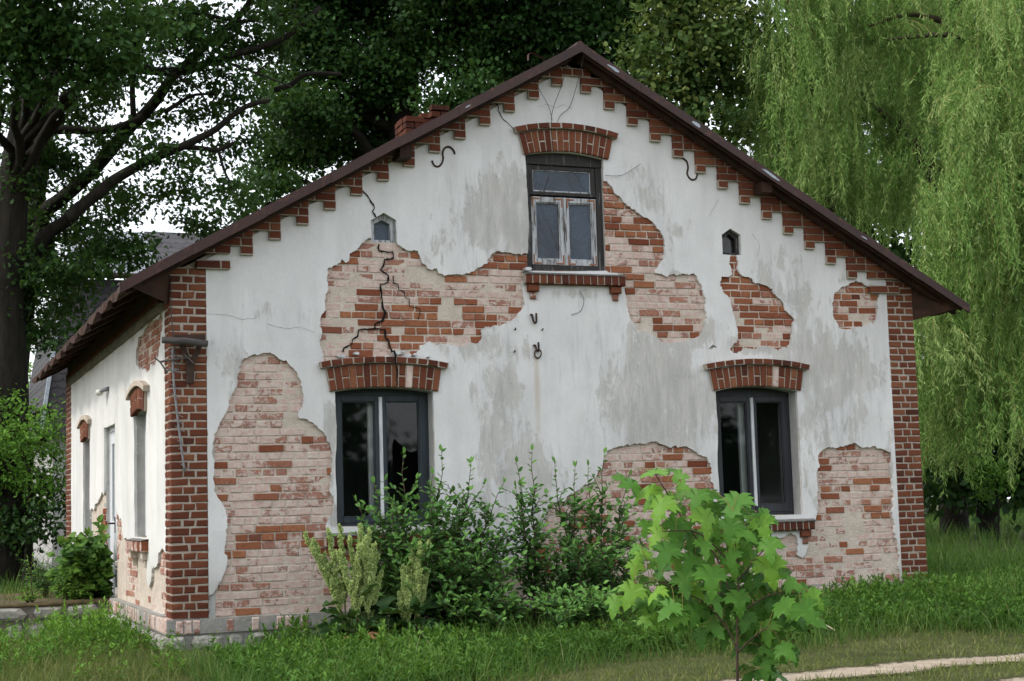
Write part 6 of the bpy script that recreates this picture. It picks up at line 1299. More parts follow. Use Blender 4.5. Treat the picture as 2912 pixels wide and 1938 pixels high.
simple('background_tree', 'low dark tree behind the right willow near the fence', 'tree', 'BACK3', BG, 113, 'dark trees behind the willows', .3)
simple('leafy_bush', 'bright green bush at the left edge beside the house corner', 'bush', 'BUSH', dict(dens=70, sig=.20, per=42, L=.095, tmpl=OVAL, mat=M['bush_leaf'], wl=.55, tint_mid=.5), 114, None, .06)
simple('dark_shrub', 'dark shrub in shade behind the left wire fence', 'bush', 'DARKL', dict(dens=24, sig=.25, per=40, L=.12, tmpl=OVAL, mat=M['dark_leaf'], wl=.7, tint_mid=.25), 115, None, .08)
simple('feathery_tree', 'pale feathery tree far behind the left tree trunk', 'tree', 'CONI', dict(dens=8, sig=.3, per=50, L=.14, tmpl=LANCE, mat=M['willow_leaf'], wl=.3, tint_mid=.35), 116, None, .15)
simple('young_tree', 'thin young tree under the hanging willow on the right', 'tree', 'SAPL', dict(dens=70, sig=.12, per=26, L=.10, tmpl=OVAL, mat=M['bush_leaf'], wl=.6, tint_mid=.4), 117, None, .025)

# ---- weeping willows
def willow(name, label, trunk, radii, limbs, data, seed, thick=1.0):
    W = empty(name, (trunk[0][0], trunk[0][1], gh(trunk[0][0], trunk[0][1])), label, 'tree')
    g = np.random.default_rng(seed); r = random.Random(seed)
    A = np.array(data, float).reshape(-1, 4)/100
    mb = MB(); tr = [(trunk[0][0], trunk[0][1], gh(trunk[0][0], trunk[0][1])-.1)]+list(trunk)
    tp = smooth_pts(tr, 3); rr = [radii[0]*1.2]+list(radii)
    mb.tube(tp, list(np.interp(np.linspace(0, len(tr)-1, len(tp)), range(len(tr)), rr)), 10)
    for P, r0, r1 in limbs:
        q = smooth_pts(P, 3); mb.tube(q, list(np.linspace(r0, r1, len(q))), 7)
    mb.build('trunk', M['willow_bark'], W, True)
    PP = []; DD = []; TT = []; st = MB()
    for cx, cy, cz, cl in A:
        tone = g.normal(.46, .17); drift = g.normal(0, .22, 2)
        for _ in range(int(g.integers(9, 14))):
            x, y = cx+g.normal(0, .20), cy+g.normal(0, .20); z = cz+g.normal(0, .18); l = cl*g.uniform(.55, 1.12)
            n = max(6, int(l/.040)); t = np.linspace(0, 1, n); ph = g.uniform(0, 6.28); dr = drift+g.normal(0, .12, 2)
            pz = z-l*t+.25*(1-t)**5*g.uniform(-1.5, .5)
            S = np.stack([x+dr[0]*np.sqrt(t+.01)+.05*np.sin(t*6+ph)*t, y+dr[1]*np.sqrt(t+.01), pz], 1); PP.append(np.repeat(S, 2, 0)+g.normal(0, .016, (2*n, 3)))
            b = g.uniform(0, 6.28, 2*n); e = g.normal(-.98, .34, 2*n)
            DD.append(np.stack([np.cos(b)*np.cos(e), np.sin(b)*np.cos(e), np.sin(e)], 1))
            TT.append(np.full(2*n, tone+g.normal(0, .12))+np.repeat(t, 2)*.14)
            if g.random() < .45:
                s_ = S[::max(1, n//6)]; st.tube([tuple(p) for p in s_], .004, 3, g.uniform(.5, 1), False)
    P = np.concatenate(PP); D = np.concatenate(DD); n = len(P)
    t = np.clip(np.concatenate(TT)+g.normal(0, .14, n), 0, 1); L = .128*(.55+.7*g.random(n))
    leaves('crown', P, D, g.normal(0, 1, (n, 3)), L, L*.145*thick, LANCE, M['willow_leaf'], W, t)
    st.build('hanging_twigs', M['straw'], W)
    return W
M['straw'] = m_plain('yellow_twig', (.16, .14, .045), (.33, .27, .10), 9, .7, .001)
wt, wr = LIMB['WT']
willow('weeping_willow', 'weeping willow whose long curtain hangs down past the right house corner', wt, wr, [LIMB['W'][i] for i in (4, 7, 0, 1)], WILLOW_B, 201)
wt2 = [(13.8,10.8,-.2),(13.7,10.9,2.5),(14.2,11,5),(14.7,11.2,7.2),(14.9,11.4,8.6),(14.6,11.5,10),(14.2,11.6,11.5),(13.9,11.7,13)]
willow('weeping_willow', 'weeping willow behind the right roof slope, its shoots ending above the rake', wt2, wr, [LIMB['W'][i] for i in (2, 3, 5, 6)], WILLOW_A, 202)

# ---- far wood closing the view, and unseen trees added behind the viewer to darken window reflections
g = np.random.default_rng(5)
def far_mass(name, label, arc, R, h0, h1, n, L, mat, seed):
    g = np.random.default_rng(seed); a = g.uniform(arc[0], arc[1], n); rr = R+g.uniform(0, 7, n)
    top = np.array([h0+(h1-h0)*vnoise(k*9, 3, 4) for k in a])
    z = -.3+top*g.random(n)**.8
    P = np.stack([CX+np.sin(a)*rr, CY+np.cos(a)*rr, z], 1)
    l = L*(.6+.7*g.random(n)); o = leaves(name, P, g.normal(0, 1, (n, 3)), g.normal(0, 1, (n, 3)), l, l*.85, OVAL, mat, None, np.clip(g.normal(.35, .18, n), 0, 1))
    tag(o, label, 'wood', None, 'stuff'); return o
far_mass('far_wood', 'distant dark wood along the horizon behind the house', (-.45, 1.25), 70, 4.5, 8, 26000, .8, M['dark_leaf'], 6)
BEH = dict(dens=.6, sig=.9, per=50, L=.5, tmpl=OVAL, mat=M['dark_leaf'], wl=.9, tint_mid=.4)
for k, (x, y, h) in enumerate(((-30, -40, 6), (-16, -44, 6.8), (-3, -42, 6.2), (10, -44, 6.5), (23, -42, 6.6), (36, -38, 6.2), (48, -32, 6))):
    q = random.Random(k*9+1)
    cs = [(x+q.uniform(-3, 3), y+q.uniform(-2, 2), h*(.24+.15*j)-.4, 7.2-.8*j, 4-.4*j, h*.24) for j in range(5)]
    tree('unseen_tree', 'unseen round tree behind the viewer, added for dark window reflections', 'tree', [(x, y, -.3), (x, y, h*.4), (x+.3, y, h*.8)], [.4, .3, .1], [], cs, BEH, 'unseen trees added for window reflections', None, True, 300+k, .0)

# ---------------------------------------------------------------- slate building behind, left
m, nn = new_mat('scale_slates'); b = NB(nn)
gpos = b.n('ShaderNodeNewGeometry').outputs['Position']
sx = b.n('ShaderNodeSeparateXYZ', {0: gpos})
row = b.math('MULTIPLY', sx.outputs[2], 5.5)
rowi = b.math('FLOOR', row); fr = b.math('SUBTRACT', row, rowi)
colx = b.math('ADD', b.math('MULTIPLY', sx.outputs[0], 3.4), b.math('MULTIPLY', b.math('MODULO', rowi, 2.0), .5))
fx = b.math('SUBTRACT', b.math('FRACT', colx), .5)
edge = b.math('SUBTRACT', fr, b.math('MULTIPLY', b.math('MULTIPLY', fx, fx), 1.6))
k = b.step(edge, .02, .14); k2 = b.step(b.math('ABSOLUTE', fx), .46, .485)
tone = b.ramp(b.noise(b.pos((3.4, 3.4, 5.5)), 1.0, 2, .5), [(.3, (.034, .030, .034)), (.7, (.062, .056, .061))])
col = b.mix(b.math('MAXIMUM', b.math('SUBTRACT', 1.0, k), k2), tone, (.03, .028, .03))
b.out(col, .7, b.bump(k, .6, .02), .3); M['slate'] = m
SB = empty('slate_building', (3, 24, -.3), 'building with slate clad walls and a pale metal roof behind the trees at the left', 'building')
mb = MB(); mb.add([(.22,22,2.89),(7.5,22,2.89),(7.5,22.8,6.72),(.85,22.8,6.72),(.22,30,2.89),(.85,29.2,6.72),(7.5,30,2.89),(7.5,29.2,6.72)], [(0,1,2,3),(4,0,3,5),(1,6,7,2)])
mb.build('slate_wall', M['slate'], SB)
mb = MB(); mb.add([(.16,21.97,2.89),(.24,21.97,2.89),(.87,22.77,6.72),(.78,22.77,6.72)], [(0,1,2,3)]); mb.add([(.16,21.97,2.89),(.16,22.1,2.89),(.78,22.9,6.72),(.78,22.77,6.72)], [(0,3,2,1)])
mb.build('corner_flashing', M['peeled'], SB)
mb = MB(); mb.box(.5, 7.3, 22.3, 29.6, -.6, 2.86); mb.build('wall', M['render_grey'], SB)
mb = MB(); mb.add([(.8,22.6,6.86),(3.1,22.6,6.86),(3.1,25.6,8.42),(1.4,25.6,8.42)], [(0,1,2,3)]); mb.add([(.8,22.6,6.86),(.8,29.4,6.86),(1.4,25.6,8.42)], [(0,2,1)])
mb.build('roof', m_plain('pale_sheet_metal', (.13, .145, .165), (.20, .215, .24), 2, .4, .001, (1, 1, 1), .5), SB)
mb = MB(); mb.add([(3.1,22.55,6.80),(7.4,22.55,6.80),(7.4,25.6,8.45),(3.1,25.6,8.45)], [(0,1,2,3)]); mb.add([(3.1,22.55,6.80),(3.1,25.6,8.45),(3.1,25.6,6.8)], [(0,1,2)])
mb.build('slate_roof', M['slate'], SB)
mb = MB(); mb.tube([(.7,22.5,6.78),(7.5,22.5,6.78)], .07, 8); mb.build('gutter', M['iron'], SB)
# ---------------------------------------------------------------- wire fences
def wire_fence(name, label, a, b_, h, step=.16):
    F_ = empty(name, a, label, 'fence', None); A, B = Vector(a), Vector(b_); d = B-A; L = d.length; d.normalize(); up_ = Vector((0, 0, 1))
    mb = MB(); n = int(L/step)
    for s in (1, -1):
        for k in range(-int(h/step), n+int(h/step)):
            x0, x1 = k*step, k*step+s*h; z0, z1 = 0, h
            if x0 < 0 and x1 < 0 or x0 > L and x1 > L: continue
            if x0 < 0: z0 = abs(x0); x0 = 0
            if x0 > L: z0 = x0-L; x0 = L
            if x1 < 0: z1 = h-abs(x1); x1 = 0
            if x1 > L: z1 = h-(x1-L); x1 = L
            mb.tube([A+d*x0+up_*z0, A+d*x1+up_*z1], .0035, 3, cap=False)
    for z in (.05, h*.98): mb.tube([A+up_*z, B+up_*z], .004, 3, cap=False)
    mb.build('mesh_wire', M['wire'], F_)
    k = 0.0
    while k <= L:
        p = A+d*k; q = MB(); q.tube([p-up_*.3, p+up_*(h+.06)], .035, 8); q.build('post', M['iron'], F_); k += 2.6
wire_fence('wire_fence', 'sagging diamond wire fence in front of the dark shrub at the left edge', (-6.5, 15.2, -.28), (.1, 17.4, -.25), 1.35)
wire_fence('wire_fence', 'diamond wire fence in shade under the willow at the right edge', (13, 20, -.05), (34, 15.5, -.05), 1.4)

# ---------------------------------------------------------------- shrubs and plants by the wall
def shoot_leaves(r, P, D, N, L, T, pts, l0, spacing, tint):
    """leaves alternating along a shoot"""
    acc = 0; side = 1
    for i in range(len(pts)-1):
        a, b_ = pts[i], pts[i+1]; d = (b_-a); sl = d.length
        if sl < 1e-6: continue
        d.normalize(); k = acc
        while k < sl:
            t = (i+k/sl)/(len(pts)-1); p = a+d*k
            o = d.cross(Vector((r.gauss(0, .5), r.gauss(0, .5), 1)))
            o = o.normalized()*side if o.length > 1e-6 else Vector((side, 0, 0))
            D.append(tuple(d*.55+o*.85+Vector((0, 0, r.uniform(-.1, .3))))); P.append(tuple(p)); N.append((r.gauss(0, .45), r.gauss(-.3, .45), 1))
            L.append(l0*r.uniform(.6, 1.15)*(1-.35*t)); T.append(min(1, max(0, tint+.28*t+r.gauss(0, .13)))); side = -side; k += spacing*r.uniform(.7, 1.3)
        acc = k-sl
    e = pts[-1]; d = (pts[-1]-pts[-2]).normalized()
    for _ in range(2):
        P.append(tuple(e)); D.append(tuple(d+Vector((r.gauss(0, .25), r.gauss(0, .25), .1)))); N.append((r.gauss(0, .6), -.5, .8)); L.append(l0*.75); T.append(min(1, tint+.45))
def shrub(name, label, stems, seed, l0=.098, sp=.037, side=9, slen=.50, tint=.3, mat='shrub_leaf', tmpl=OVAL, wl=.66, stem_r=.011, cat='shrub', spread=.8, start=.22, fill=()):
    r = random.Random(seed); base = stems[0][0]; stems = list(stems)
    for (fx0, fx1, fz0, fz1, n_) in fill:
        for _ in range(n_):
            x0 = r.uniform(fx0+.1, fx1-.1); x1 = min(fx1, max(fx0, x0+r.gauss(0, .25))); y0 = r.uniform(-1.0, -.4)
            stems.append(((x0, y0, gh(x0, y0)-.02), (x1, y0-r.uniform(-.1, .5), r.uniform(fz0, fz1)), r.uniform(0, .1)))
    T_ = empty(name, base, label, cat); mb = MB(); P = []; D = []; N = []; L = []; T = []
    for root, tip, bend in stems:
        a, b_ = Vector(root), Vector(tip); q = curve_to(a, b_, bend, 9, r, .02)
        h = (b_-a).length; mb.tube(q, list(np.linspace(stem_r*(.6+.35*h), .0025, len(q))), 5)
        shoot_leaves(r, P, D, N, L, T, q[4:], l0, sp*1.3, tint)
        m_ = max(4, int(side*h*1.5))
        for k in range(m_):
            t = start*.7+(.76-start*.7)*(k+r.random())/m_; i = min(int(t*(len(q)-1)), len(q)-2); p = q[i].lerp(q[i+1], t*(len(q)-1)-i)
            az = r.uniform(0, 6.28); l = slen*(1.15-.98*t)*r.uniform(.5, 1.3)+.05
            e = p+Vector((math.cos(az)*l*spread, math.sin(az)*l*spread*.75, l*r.uniform(.25, .85)))
            if e.y > -.16: e.y = -.16-r.random()*.06
            s = curve_to(p, e, r.uniform(-.02, .06), 4, r, .008); mb.tube(s, [.0045, .004, .003, .0025, .0018], 4, cap=False)
            shoot_leaves(r, P, D, N, L, T, s, l0, sp, tint-.04)
    mb.build('stems', M['twig'], T_, True)
    n = len(P); L = np.array(L)
    leaves('leaves', np.array(P), np.array(D), np.array(N), L, L*wl, tmpl, M[mat], T_, np.array(T))
    return T_
def G3(x, y): return (x, y, gh(x, y)-.02)
shrub('wall_shrub', 'tall dark green shrub growing up in front of the left lower window', [
 (G3(1.75,-.75),(1.74,-.9,1.53),.0),(G3(2.05,-.7),(2.145,-.85,1.55),0),(G3(2.15,-.8),(2.415,-.95,1.43),.05),(G3(2.2,-.9),(2.733,-1.0,1.22),.12),(G3(1.7,-.9),(1.405,-1.0,1.25),.05),(G3(1.6,-.85),(1.26,-.9,1.08),.08),
 (G3(1.9,-.6),(1.60,-.7,1.28),0),(G3(2.0,-.9),(1.98,-1.05,1.32),0),(G3(2.3,-.95),(2.75,-1.15,.80),.15),(G3(2.35,-.8),(2.92,-.8,.73),.15),(G3(2.1,-.6),(2.52,-.6,1.16),.08),(G3(1.95,-1.0),(2.2,-1.35,.72),.12),(G3(2.1,-1.05),(2.55,-1.4,.48),.12),(G3(1.85,-1.0),(1.85,-1.3,.75),.1),(G3(2.3,-1.0),(2.75,-1.3,.42),.1),(G3(1.7,-.5),(1.75,-.45,1.0),0),(G3(2.2,-.55),(2.3,-.5,.85),.0)],
 401, side=12, slen=.52, tint=.30, fill=((1.4, 2.7, .0, .5, 13), (1.5, 2.4, .35, .75, 5)))
shrub('wall_shrub', 'thin stemmed shrub against the bare brick in the middle of the wall', [
 (G3(3.13,-.8),(3.087,-.9,1.54),0),(G3(3.13,-.8),(2.896,-.95,1.42),.02),(G3(3.57,-.8),(3.37,-.8,1.42),.02),(G3(3.57,-.75),(3.576,-.85,1.37),0),(G3(3.78,-.8),(3.91,-.85,1.50),0),(G3(3.13,-.85),(2.86,-1.0,1.18),.05),
 (G3(3.78,-.85),(4.08,-1.0,.92),.1),(G3(3.82,-.7),(4.23,-.75,1.27),.05),(G3(3.78,-.75),(3.79,-.7,1.38),0),(G3(3.85,-.85),(4.32,-.95,.68),.12),(G3(3.5,-.95),(3.45,-1.2,.75),.1),(G3(3.6,-.9),(3.8,-1.25,.62),.1),(G3(3.4,-.8),(3.2,-1.1,.62),.1),(G3(3.75,-.9),(4.1,-1.2,.45),.1),(G3(3.3,-.8),(3.0,-1.05,.6),.1)],
 402, side=9, slen=.44, tint=.32, fill=((2.95, 4.15, -.1, .4, 10), (3.3, 3.95, .3, .6, 2)))
shrub('wall_shrub', 'low spreading shrub with rounded leaves in front of the thin stemmed one', [
 (G3(3.1,-1.35),(2.95,-1.6,.06),.06),(G3(3.2,-1.4),(3.39,-1.6,.17),.05),(G3(3.3,-1.4),(3.6,-1.7,.04),.08),(G3(3.2,-1.5),(3.2,-1.85,-.02),.08),(G3(3.35,-1.5),(3.6,-1.95,-.12),.08),(G3(3.05,-1.5),(2.9,-1.9,-.12),.08),(G3(3.2,-1.3),(3.05,-1.4,.14),.03),(G3(3.3,-1.45),(3.4,-1.8,.05),.05)],
 403, side=26, slen=.32, tint=.40, l0=.095, sp=.036)
shrub('wall_shrub', 'low leafy bush at the wall foot between the docks and the thin stemmed shrub', [
 (G3(2.3,-1.1),(2.2,-1.5,.15),.06),(G3(2.4,-1.1),(2.5,-1.5,.12),.06),(G3(2.5,-1.1),(2.75,-1.45,.0),.08),(G3(2.2,-1.1),(2.0,-1.5,.02),.06),(G3(2.4,-1.2),(2.4,-1.7,-.05),.05)],
 404, side=24, slen=.30, tint=.38, l0=.09, sp=.036)
# big leaved sapling on the terrace
def G4(x, y): return (x, y, -.0)
def sapling_keep(T_): return T_
r_ = random.Random(5)
st = [((-.66,4.75,0),(-.62,4.7,.80),0),((-.62,4.8,0),(-.45,4.65,.84),.02),((-.70,4.8,0),(-.78,4.7,.55),.05),((-.62,4.85,0),(-.50,4.55,.62),.05),((-.68,4.7,0),(-.90,4.6,.33),.06),((-.60,4.9,0),(-.46,4.9,.95),0),((-.66,4.7,0),(-.64,4.5,.40),.04),((-.70,4.9,0),(-.80,4.9,.70),.02)]+[((-.66+.05*r_.gauss(0,1),4.8+.1*r_.gauss(0,1),0),(r_.uniform(-.98,-.42),r_.uniform(4.42,4.9),r_.uniform(.08,.74)),.05) for _ in range(24)]+[((-.5,4.7,0),(-.43,4.45+.05*k,.15+.14*k),.02) for k in range(5)]
def terrace_shrub(name, label, stems, seed, **kw):
    r = random.Random(seed); T_ = empty(name, stems[0][0], label, 'plant'); mb = MB(); P = []; D = []; N = []; L = []; T = []
    for root, tip, bend in stems:
        a, b_ = Vector(root), Vector(tip); q = curve_to(a, b_, bend, 7, r, .015); mb.tube(q, list(np.linspace(kw.get('sr', .008), .002, len(q))), 5)
        shoot_leaves(r, P, D, N, L, T, q[1:], kw['l0'], kw['sp'], kw['tint'])
        for k in range(kw['side']):
            t = .1+.85*r.random(); i = min(int(t*7), 6); p = q[i]; az = r.uniform(0, 6.28); l = kw['slen']*r.uniform(.5, 1.1)
            e = p+Vector((math.cos(az)*l, math.sin(az)*l, l*r.uniform(0, .6))); e.x = min(e.x, -.41)
            s = curve_to(p, e, .02, 3, r, .005); mb.tube(s, .0025, 4, cap=False); shoot_leaves(r, P, D, N, L, T, s, kw['l0'], kw['sp'], kw['tint'])
    mb.build('stems', M['twig'], T_); L = np.array(L)
    leaves('leaves', np.array(P), np.array(D)+np.array([0, -.1, -.25]), np.array(N)+np.array([-.2, -.6, 0]), L, L*kw['wl'], kw['tmpl'], M[kw['mat']], T_, np.array(T))
terrace_shrub('linden_sapling', 'broad leaved linden sapling growing from the terrace against the side door', st, 411, l0=.125, sp=.045, tint=.26, side=8, slen=.22, wl=.95, tmpl=HEART, mat='heart_leaf')
terrace_shrub('leafy_weed', 'yellow green bushy weed on the terrace beside the linden sapling', [((-.9,4.55,0),(-1.02+.06*k,4.48,.26+.06*(k % 3)),0) for k in range(8)]+[((-.80,4.5,0),(-.78,4.42,.2),0),((-.72,4.5,0),(-.66,4.42,.15),0)], 412, l0=.05, sp=.02, tint=.5, side=8, slen=.10, wl=.42, tmpl=OVAL, mat='bush_leaf', sr=.004)
terrace_shrub('leafy_weed', 'thin dark weed with fine leaves at the back of the terrace', [((-1.05,5.6,0),(-.92-.06*k,5.45,.42+.06*(k % 3)),0) for k in range(9)]+[((-.95,5.2,0),(-.9+.05*k,5.15,.4),0) for k in range(3)], 413, l0=.055, sp=.03, tint=.25, side=8, slen=.16, wl=.42, tmpl=OVAL, mat='shrub_leaf', sr=.004)
for k, (x, h, lb) in enumerate(((-1.355, .53, 'left of the pair of tall pale weed stalks on the terrace edge'), (-1.30, .55, 'right of the pair of tall pale weed stalks on the terrace edge'))):
    terrace_shrub('tall_weed', lb, [((x,4.5,0),(x+.005,4.5,h),0)]+[((x,4.5,0),(x+random.Random(k*5+j).uniform(-.16, .16),4.45+random.Random(k*7+j).uniform(-.05, .05),random.Random(k*3+j).uniform(.05, .16)),.02) for j in range(5)], 414+k, l0=.075, sp=.017, tint=.55, side=0, slen=.1, wl=.22, tmpl=LANCE, mat='bush_leaf', sr=.007)
# docks with seed plumes
def dock(name, label, root, tips, seed, leafspots, dead):
    r = random.Random(seed); g = np.random.default_rng(seed); T_ = empty(name, root, label, 'plant'); mb = MB(); P = []
    for tip in tips:
        a = Vector((root[0]+r.uniform(-.12, .12), root[1]+r.uniform(-.08, .08), root[2])); b_ = Vector(tip); q = curve_to(a, b_, .03, 8, r, .008)
        mb.tube(q, list(np.linspace(.009, .0025, len(q))), 6); h = (b_-a).length
        for k in range(30):
            t = .36+.62*(k+r.random())/30; i = min(int(t*8), 7); p = q[i].lerp(q[i+1], t*8-i); l = .19*(1.10-t)*r.uniform(.4, 1.3)+.02; az = r.uniform(0, 6.28)
            e = p+Vector((math.cos(az)*l*.34, math.sin(az)*l*.30, l*.95)); mb.tube([p, p.lerp(e, .5)+Vector((math.cos(az), math.sin(az), 0))*l*.07, e], [.003, .0025, .0015], 3, cap=False)
            m_ = int(60+l*1500); tt = g.random(m_)[:, None]
            whorl = np.round(tt*l/.014)/(max(l, .02)/.014)
            P.append(np.array(p)[None]*(1-whorl)+np.array(e)[None]*whorl+g.normal(0, .0055, (m_, 3)))
    P = np.concatenate(P); n = len(P)
    mb.build('stems', M['twig_green'], T_, True)
    leaves('seed_plumes', P, g.normal(0, 1, (n, 3))+np.array([0, 0, -.4]), g.normal(0, .55, (n, 3))+np.array([-.2, -.75, .75]), np.full(n, .0155), np.full(n, .016), LANCE, M['dock_seed'], T_, np.clip(g.normal(.5, .2, n), 0, 1))
    LP = []; LD = []; LL = []
    for (x, y, z, dx, dz, l) in leafspots: LP.append((x, y, z)); LD.append((dx, -.35, dz)); LL.append(l)
    for _ in range(60):
        az = r.uniform(0, 6.28); LP.append((root[0]+.17*math.cos(az), root[1]+.13*math.sin(az), root[2]+r.uniform(.02, .42))); LD.append((math.cos(az), math.sin(az)*.8-.2, r.uniform(-.1, .7))); LL.append(r.uniform(.16, .28))
    LL = np.array(LL); n = len(LL)
    WAVY = ([(0,0,0),(-.32,.12,.05),(-.5,.3,-.04),(-.42,.5,.07),(-.36,.72,-.03),(0,1,-.22),(.36,.72,.05),(.42,.5,-.05),(.5,.3,.06),(.32,.12,-.03)], [(0,1,2,3,4,5),(0,5,6,7,8,9)])
    leaves('leaves', np.array(LP), np.array(LD), g.normal(0, .35, (n, 3))+np.array([0, -.5, 1]), LL, LL*.42, WAVY, M['dock_leaf'], T_, np.clip(g.normal(.45, .22, n), 0, 1))
    if dead:
        a = np.array(dead); leaves('dead_leaf', a[:, :3], a[:, 3:6], np.tile([0, -.8, .7], (len(a), 1)), a[:, 6], a[:, 6]*.5, WAVY, M['dead_leaf'], T_)
M['twig_green'] = m_plain('green_stalk', (.05, .075, .02), (.12, .13, .04), 9, .7, .002)
dock('dock_plant', 'big flowering dock with a wide fan of pale green seed plumes below the left window', (1.13, -1.25, gh(1.1, -1.2)),
     [(.66,-1.2,.80),(.72,-1.25,.66),(.757,-1.15,.75),(.892,-1.2,.82),(1.005,-1.2,.85),(1.085,-1.25,.75),(1.214,-1.15,.86),(1.318,-1.15,.81),(1.27,-1.3,.62),(1.378,-1.2,.58),(1.152,-1.35,.68),(1.401,-1.2,.40),(1.22,-1.3,.74),(.95,-1.3,.62),(1.33,-1.25,.68)], 421,
     [(1.1,-1.45,-.08,.5,.3,.22),(1.3,-1.4,.05,.9,.2,.24),(.95,-1.4,-.05,-.8,-.1,.26),(1.0,-1.3,.16,-.9,.1,.24),(1.22,-1.5,-.16,.3,-.5,.22),(1.05,-1.5,-.14,-.4,-.4,.24),(1.15,-1.3,.2,.4,.5,.22)],
     [(1.16,-1.52,-.12,.75,-.3,-.25,.17),(1.27,-1.58,-.27,.9,-.2,.1,.13),(.98,-1.5,-.13,-.4,-.3,-.6,.10)])
dock('dock_plant', 'smaller flowering dock with two dense yellow green plumes beside the tall shrub', (1.60, -1.25, gh(1.6, -1.2)),
     [(1.611,-1.25,.46),(1.655,-1.2,.44),(1.70,-1.2,.38),(1.785,-1.2,.69),(1.854,-1.2,.66),(1.906,-1.15,.67),(1.86,-1.2,.40),(1.80,-1.25,.25),(1.72,-1.2,.60),(1.63,-1.3,.30)], 422,
     [(1.62,-1.4,-.08,.7,.2,.22),(1.55,-1.4,-.15,-.3,-.3,.2),(1.70,-1.45,-.2,.8,-.2,.24),(1.68,-1.35,.02,.6,.5,.2)], None)
# ---- maple sapling in the foreground
MO = Vector((.727, -9.03, 0)); MR_ = Vector((.9293, -.3693, 0)); MF = Vector((.3693, .9293, 0))
MAPLE_HALF = [(0,0),(.10,-.07),(.33,-.10),(.24,.00),(.47,.02),(.38,.10),(.60,.27),(.44,.27),(.47,.40),(.30,.35),(.20,.42),(.23,.60),(.33,.66),(.15,.70),(.13,.82),(0,1.0)]
def maple_tmpl(curl):
    hs = MAPLE_HALF; V = []; 
    def zz(x, y): return -curl*(1.3*x*x+.35*max(0, y-.25)**2)+.05*math.sin(abs(x)*14)*abs(x)
    mid = [(0, .0), (0, .33), (0, .7), (0, 1.0)]
    Lh = [(-x, y) for x, y in hs[1:-1]]; Rh = [(x, y) for x, y in hs[1:-1]]
    V = [(x, y, zz(x, y)+(-.03 if x == 0 else 0)) for x, y in mid]+[(x, y, zz(x, y)) for x, y in Lh]+[(x, y, zz(x, y)) for x, y in Rh]
    F = []
    for side in (0, 1):
        o = 4+side*14
        seq = [(0, o), (1, o+4), ] 
        tri = []
        for k in range(13):
            piv = 1 if k < 9 else 2
            tri.append((piv, o+k, o+k+1))
        tri += [(0, o, 1), (1, o+9, 2), (2, o+13, 3)]
        F += [t if side else (t[0], t[2], t[1]) for t in tri]
    return V, F
LEAF_SPOTS = [(-.356,1.136,.95),(-.464,1.084,.8),(-.384,1.056,1.0),(-.214,1.116,.6),(-.209,1.067,.5),(-.341,.971,1.1),(-.249,1.014,.5),(-.165,1.005,.9),(-.26,.872,1.0),(-.345,.842,.9),(-.129,.9,1.1),(-.081,1.009,.7),(.015,.974,1.25),(-.027,.865,.9),(.064,.85,.9),(.142,.867,.9),(.169,.918,.8),(.146,.776,.9),(-.321,.764,1.0),(-.419,.754,.7),(-.434,.69,.7),(-.33,.681,.8),(-.476,.582,1.0),(-.372,.592,.8),(-.228,.626,1.0),(-.117,.642,1.15),(-.154,.721,.7),(-.206,.722,.8),(-.018,.717,.9),(.156,.673,1.15),(.234,.703,.7),(.283,.605,.8),(.346,.545,.8),(.306,.488,1.05),(.222,.503,.9),(.015,.535,.95),(-.095,.538,.9),(.076,.624,.7),(-.028,.614,.6),(-.322,.519,.9),(-.284,.48,.8),(-.18,.489,.9),(-.192,.535,.7),(.045,.451,.8),(.135,.396,.9),(-.092,.422,.9),(-.026,.433,.6),(.216,.317,.8),(.127,.242,.95),(.075,.359,.7),(.153,.576,.7),(.199,.607,.6),(-.002,.807,.8),(-.074,.796,.7),(-.139,.785,.8),(.048,.766,.7),(-.242,.814,.7),(-.19,.838,.7),(-.098,.848,.7),(-.238,.962,.6),(.079,.695,.7)]
STEM_LINES = [[(-.007,.098),(-.001,.291),(.004,.42),(.018,.613),(.013,.832),(.009,.948)],[(-.002,.323),(-.028,.395),(-.108,.513),(-.197,.574),(-.364,.649)],[(.007,.484),(-.076,.744),(-.164,.837),(-.226,.929),(-.269,1.008),(-.324,1.106),(-.349,1.152)],[(.018,.632),(.105,.726),(.152,.763)],[(.001,.31),(.056,.367),(.135,.429)],[(.01,.471),(.087,.527),(.185,.569),(.302,.566)],[(.011,.793),(.058,.869),(.143,.918)],[(.01,.561),(-.171,.599),(-.345,.636),(-.442,.613)],[(.016,.677),(-.1,.809),(-.189,.864),(-.325,.867)]]
gz = gh(.727, -9.03)
MS = empty('maple_sapling', (MO.x, MO.y, gz), 'young maple sapling with bright green lobed leaves on the near verge', 'sapling')
r = random.Random(33); mb = MB(); NODES = []
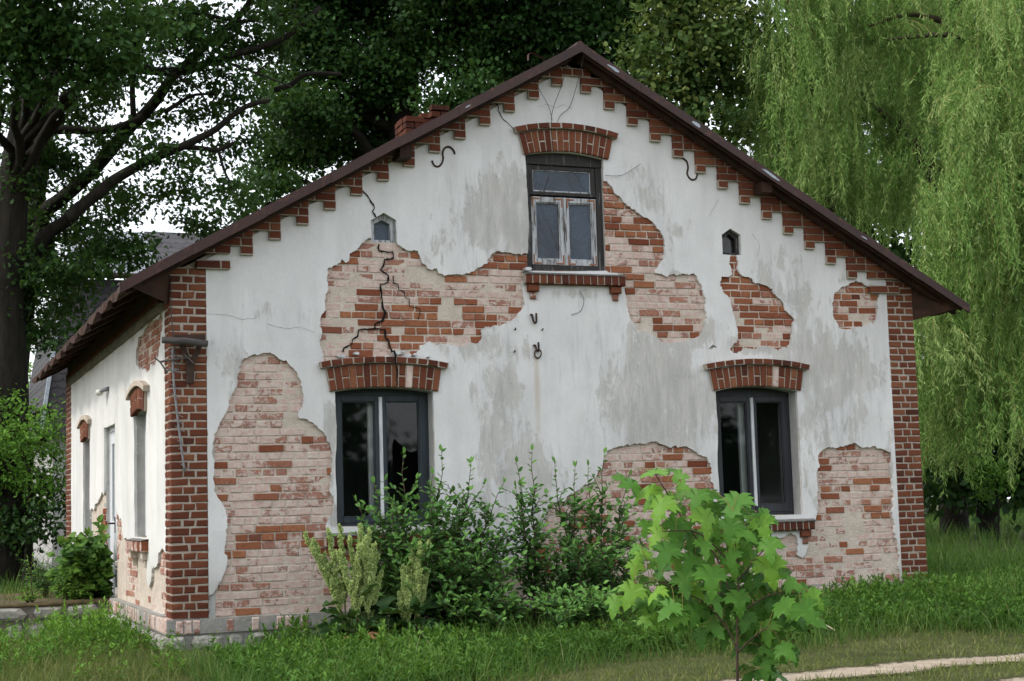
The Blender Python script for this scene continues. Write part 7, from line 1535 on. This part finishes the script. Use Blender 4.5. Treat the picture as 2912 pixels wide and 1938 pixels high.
for k, l in enumerate(STEM_LINES):
    if k == 0: l = [(-.012, gz-.02), (-.012, (gz+.1)/2)]+l
    dep = r.uniform(-.12, .12) if k else 0
    q = [MO+MR_*a+MF*dep*(i/(len(l)-1))+Vector((0, 0, z)) for i, (a, z) in enumerate(l)]
    q = smooth_pts(q, 4); NODES += q[len(q)//3:] if k == 0 else q[2:]
    mb.tube(q, list(np.linspace(.0095 if k == 0 else .0045, .0022, len(q))), 7)
pet = MB(); groups = {}
for i, (a, z, s) in enumerate(LEAF_SPOTS+[(a*.85+.03, z-.05, s*.85) for a, z, s in LEAF_SPOTS[7:60]]+[(a*1.02-.02, z+.035, s*.72) for a, z, s in LEAF_SPOTS[1:58:2]]+[(a+q*.07, z-.045, s*.85) for a, z, s in LEAF_SPOTS if z < .66 for q in (-1, 1)]):
    back = i >= len(LEAF_SPOTS)
    c = MO+MR_*a+MF*(r.uniform(.02, .28) if (back or s < .8) else r.uniform(-.16, .04))+Vector((0, 0, z))
    size = .134*s
    node = min(NODES, key=lambda p: (p-c).length+.35*max(0, c.z-.08-p.z))
    out = (c-node); out.z = 0
    ang = a*1.5+r.gauss(0, .38)
    D = (MR_*math.sin(ang)*.8+MF*r.uniform(-.45, -.05)+Vector((0, 0, -math.cos(ang)*r.uniform(.55, 1.0)))).normalized()
    if z > 1.03: D = (MR_*(-.5 if a < -.3 else .6)+MF*-.3+Vector((0, 0, r.uniform(-.35, .1)))).normalized()
    N = (MF*r.uniform(-1.0, -.35)+MR_*r.gauss(0, .35)+Vector((0, 0, r.uniform(.35, 1.0))))
    b0 = c-D*size*.42
    pet.tube(curve_to(node, b0, .02, 4), [.0018, .0015, .0013, .0012, .0011], 4, cap=False)
    groups.setdefault(i % 3, []).append((b0, D, N, size, min(1, max(0, r.gauss(.5, .2)+(.3 if abs(a) > .33 else 0)-(.25 if back else 0)))))
mb.build('stem', M['twig'], MS, True); pet.build('petioles', m_plain('petiole', (.16, .10, .04), (.22, .20, .06), 20), MS)
for k, gl in groups.items():
    leaves('leaves', np.array([tuple(x[0]) for x in gl]), np.array([tuple(x[1]) for x in gl]), np.array([tuple(x[2]) for x in gl]), np.array([x[3] for x in gl]), np.array([x[3]*1.02 for x in gl]), maple_tmpl(.25+.35*k), M['maple_leaf'], MS, np.array([x[4] for x in gl]), True)
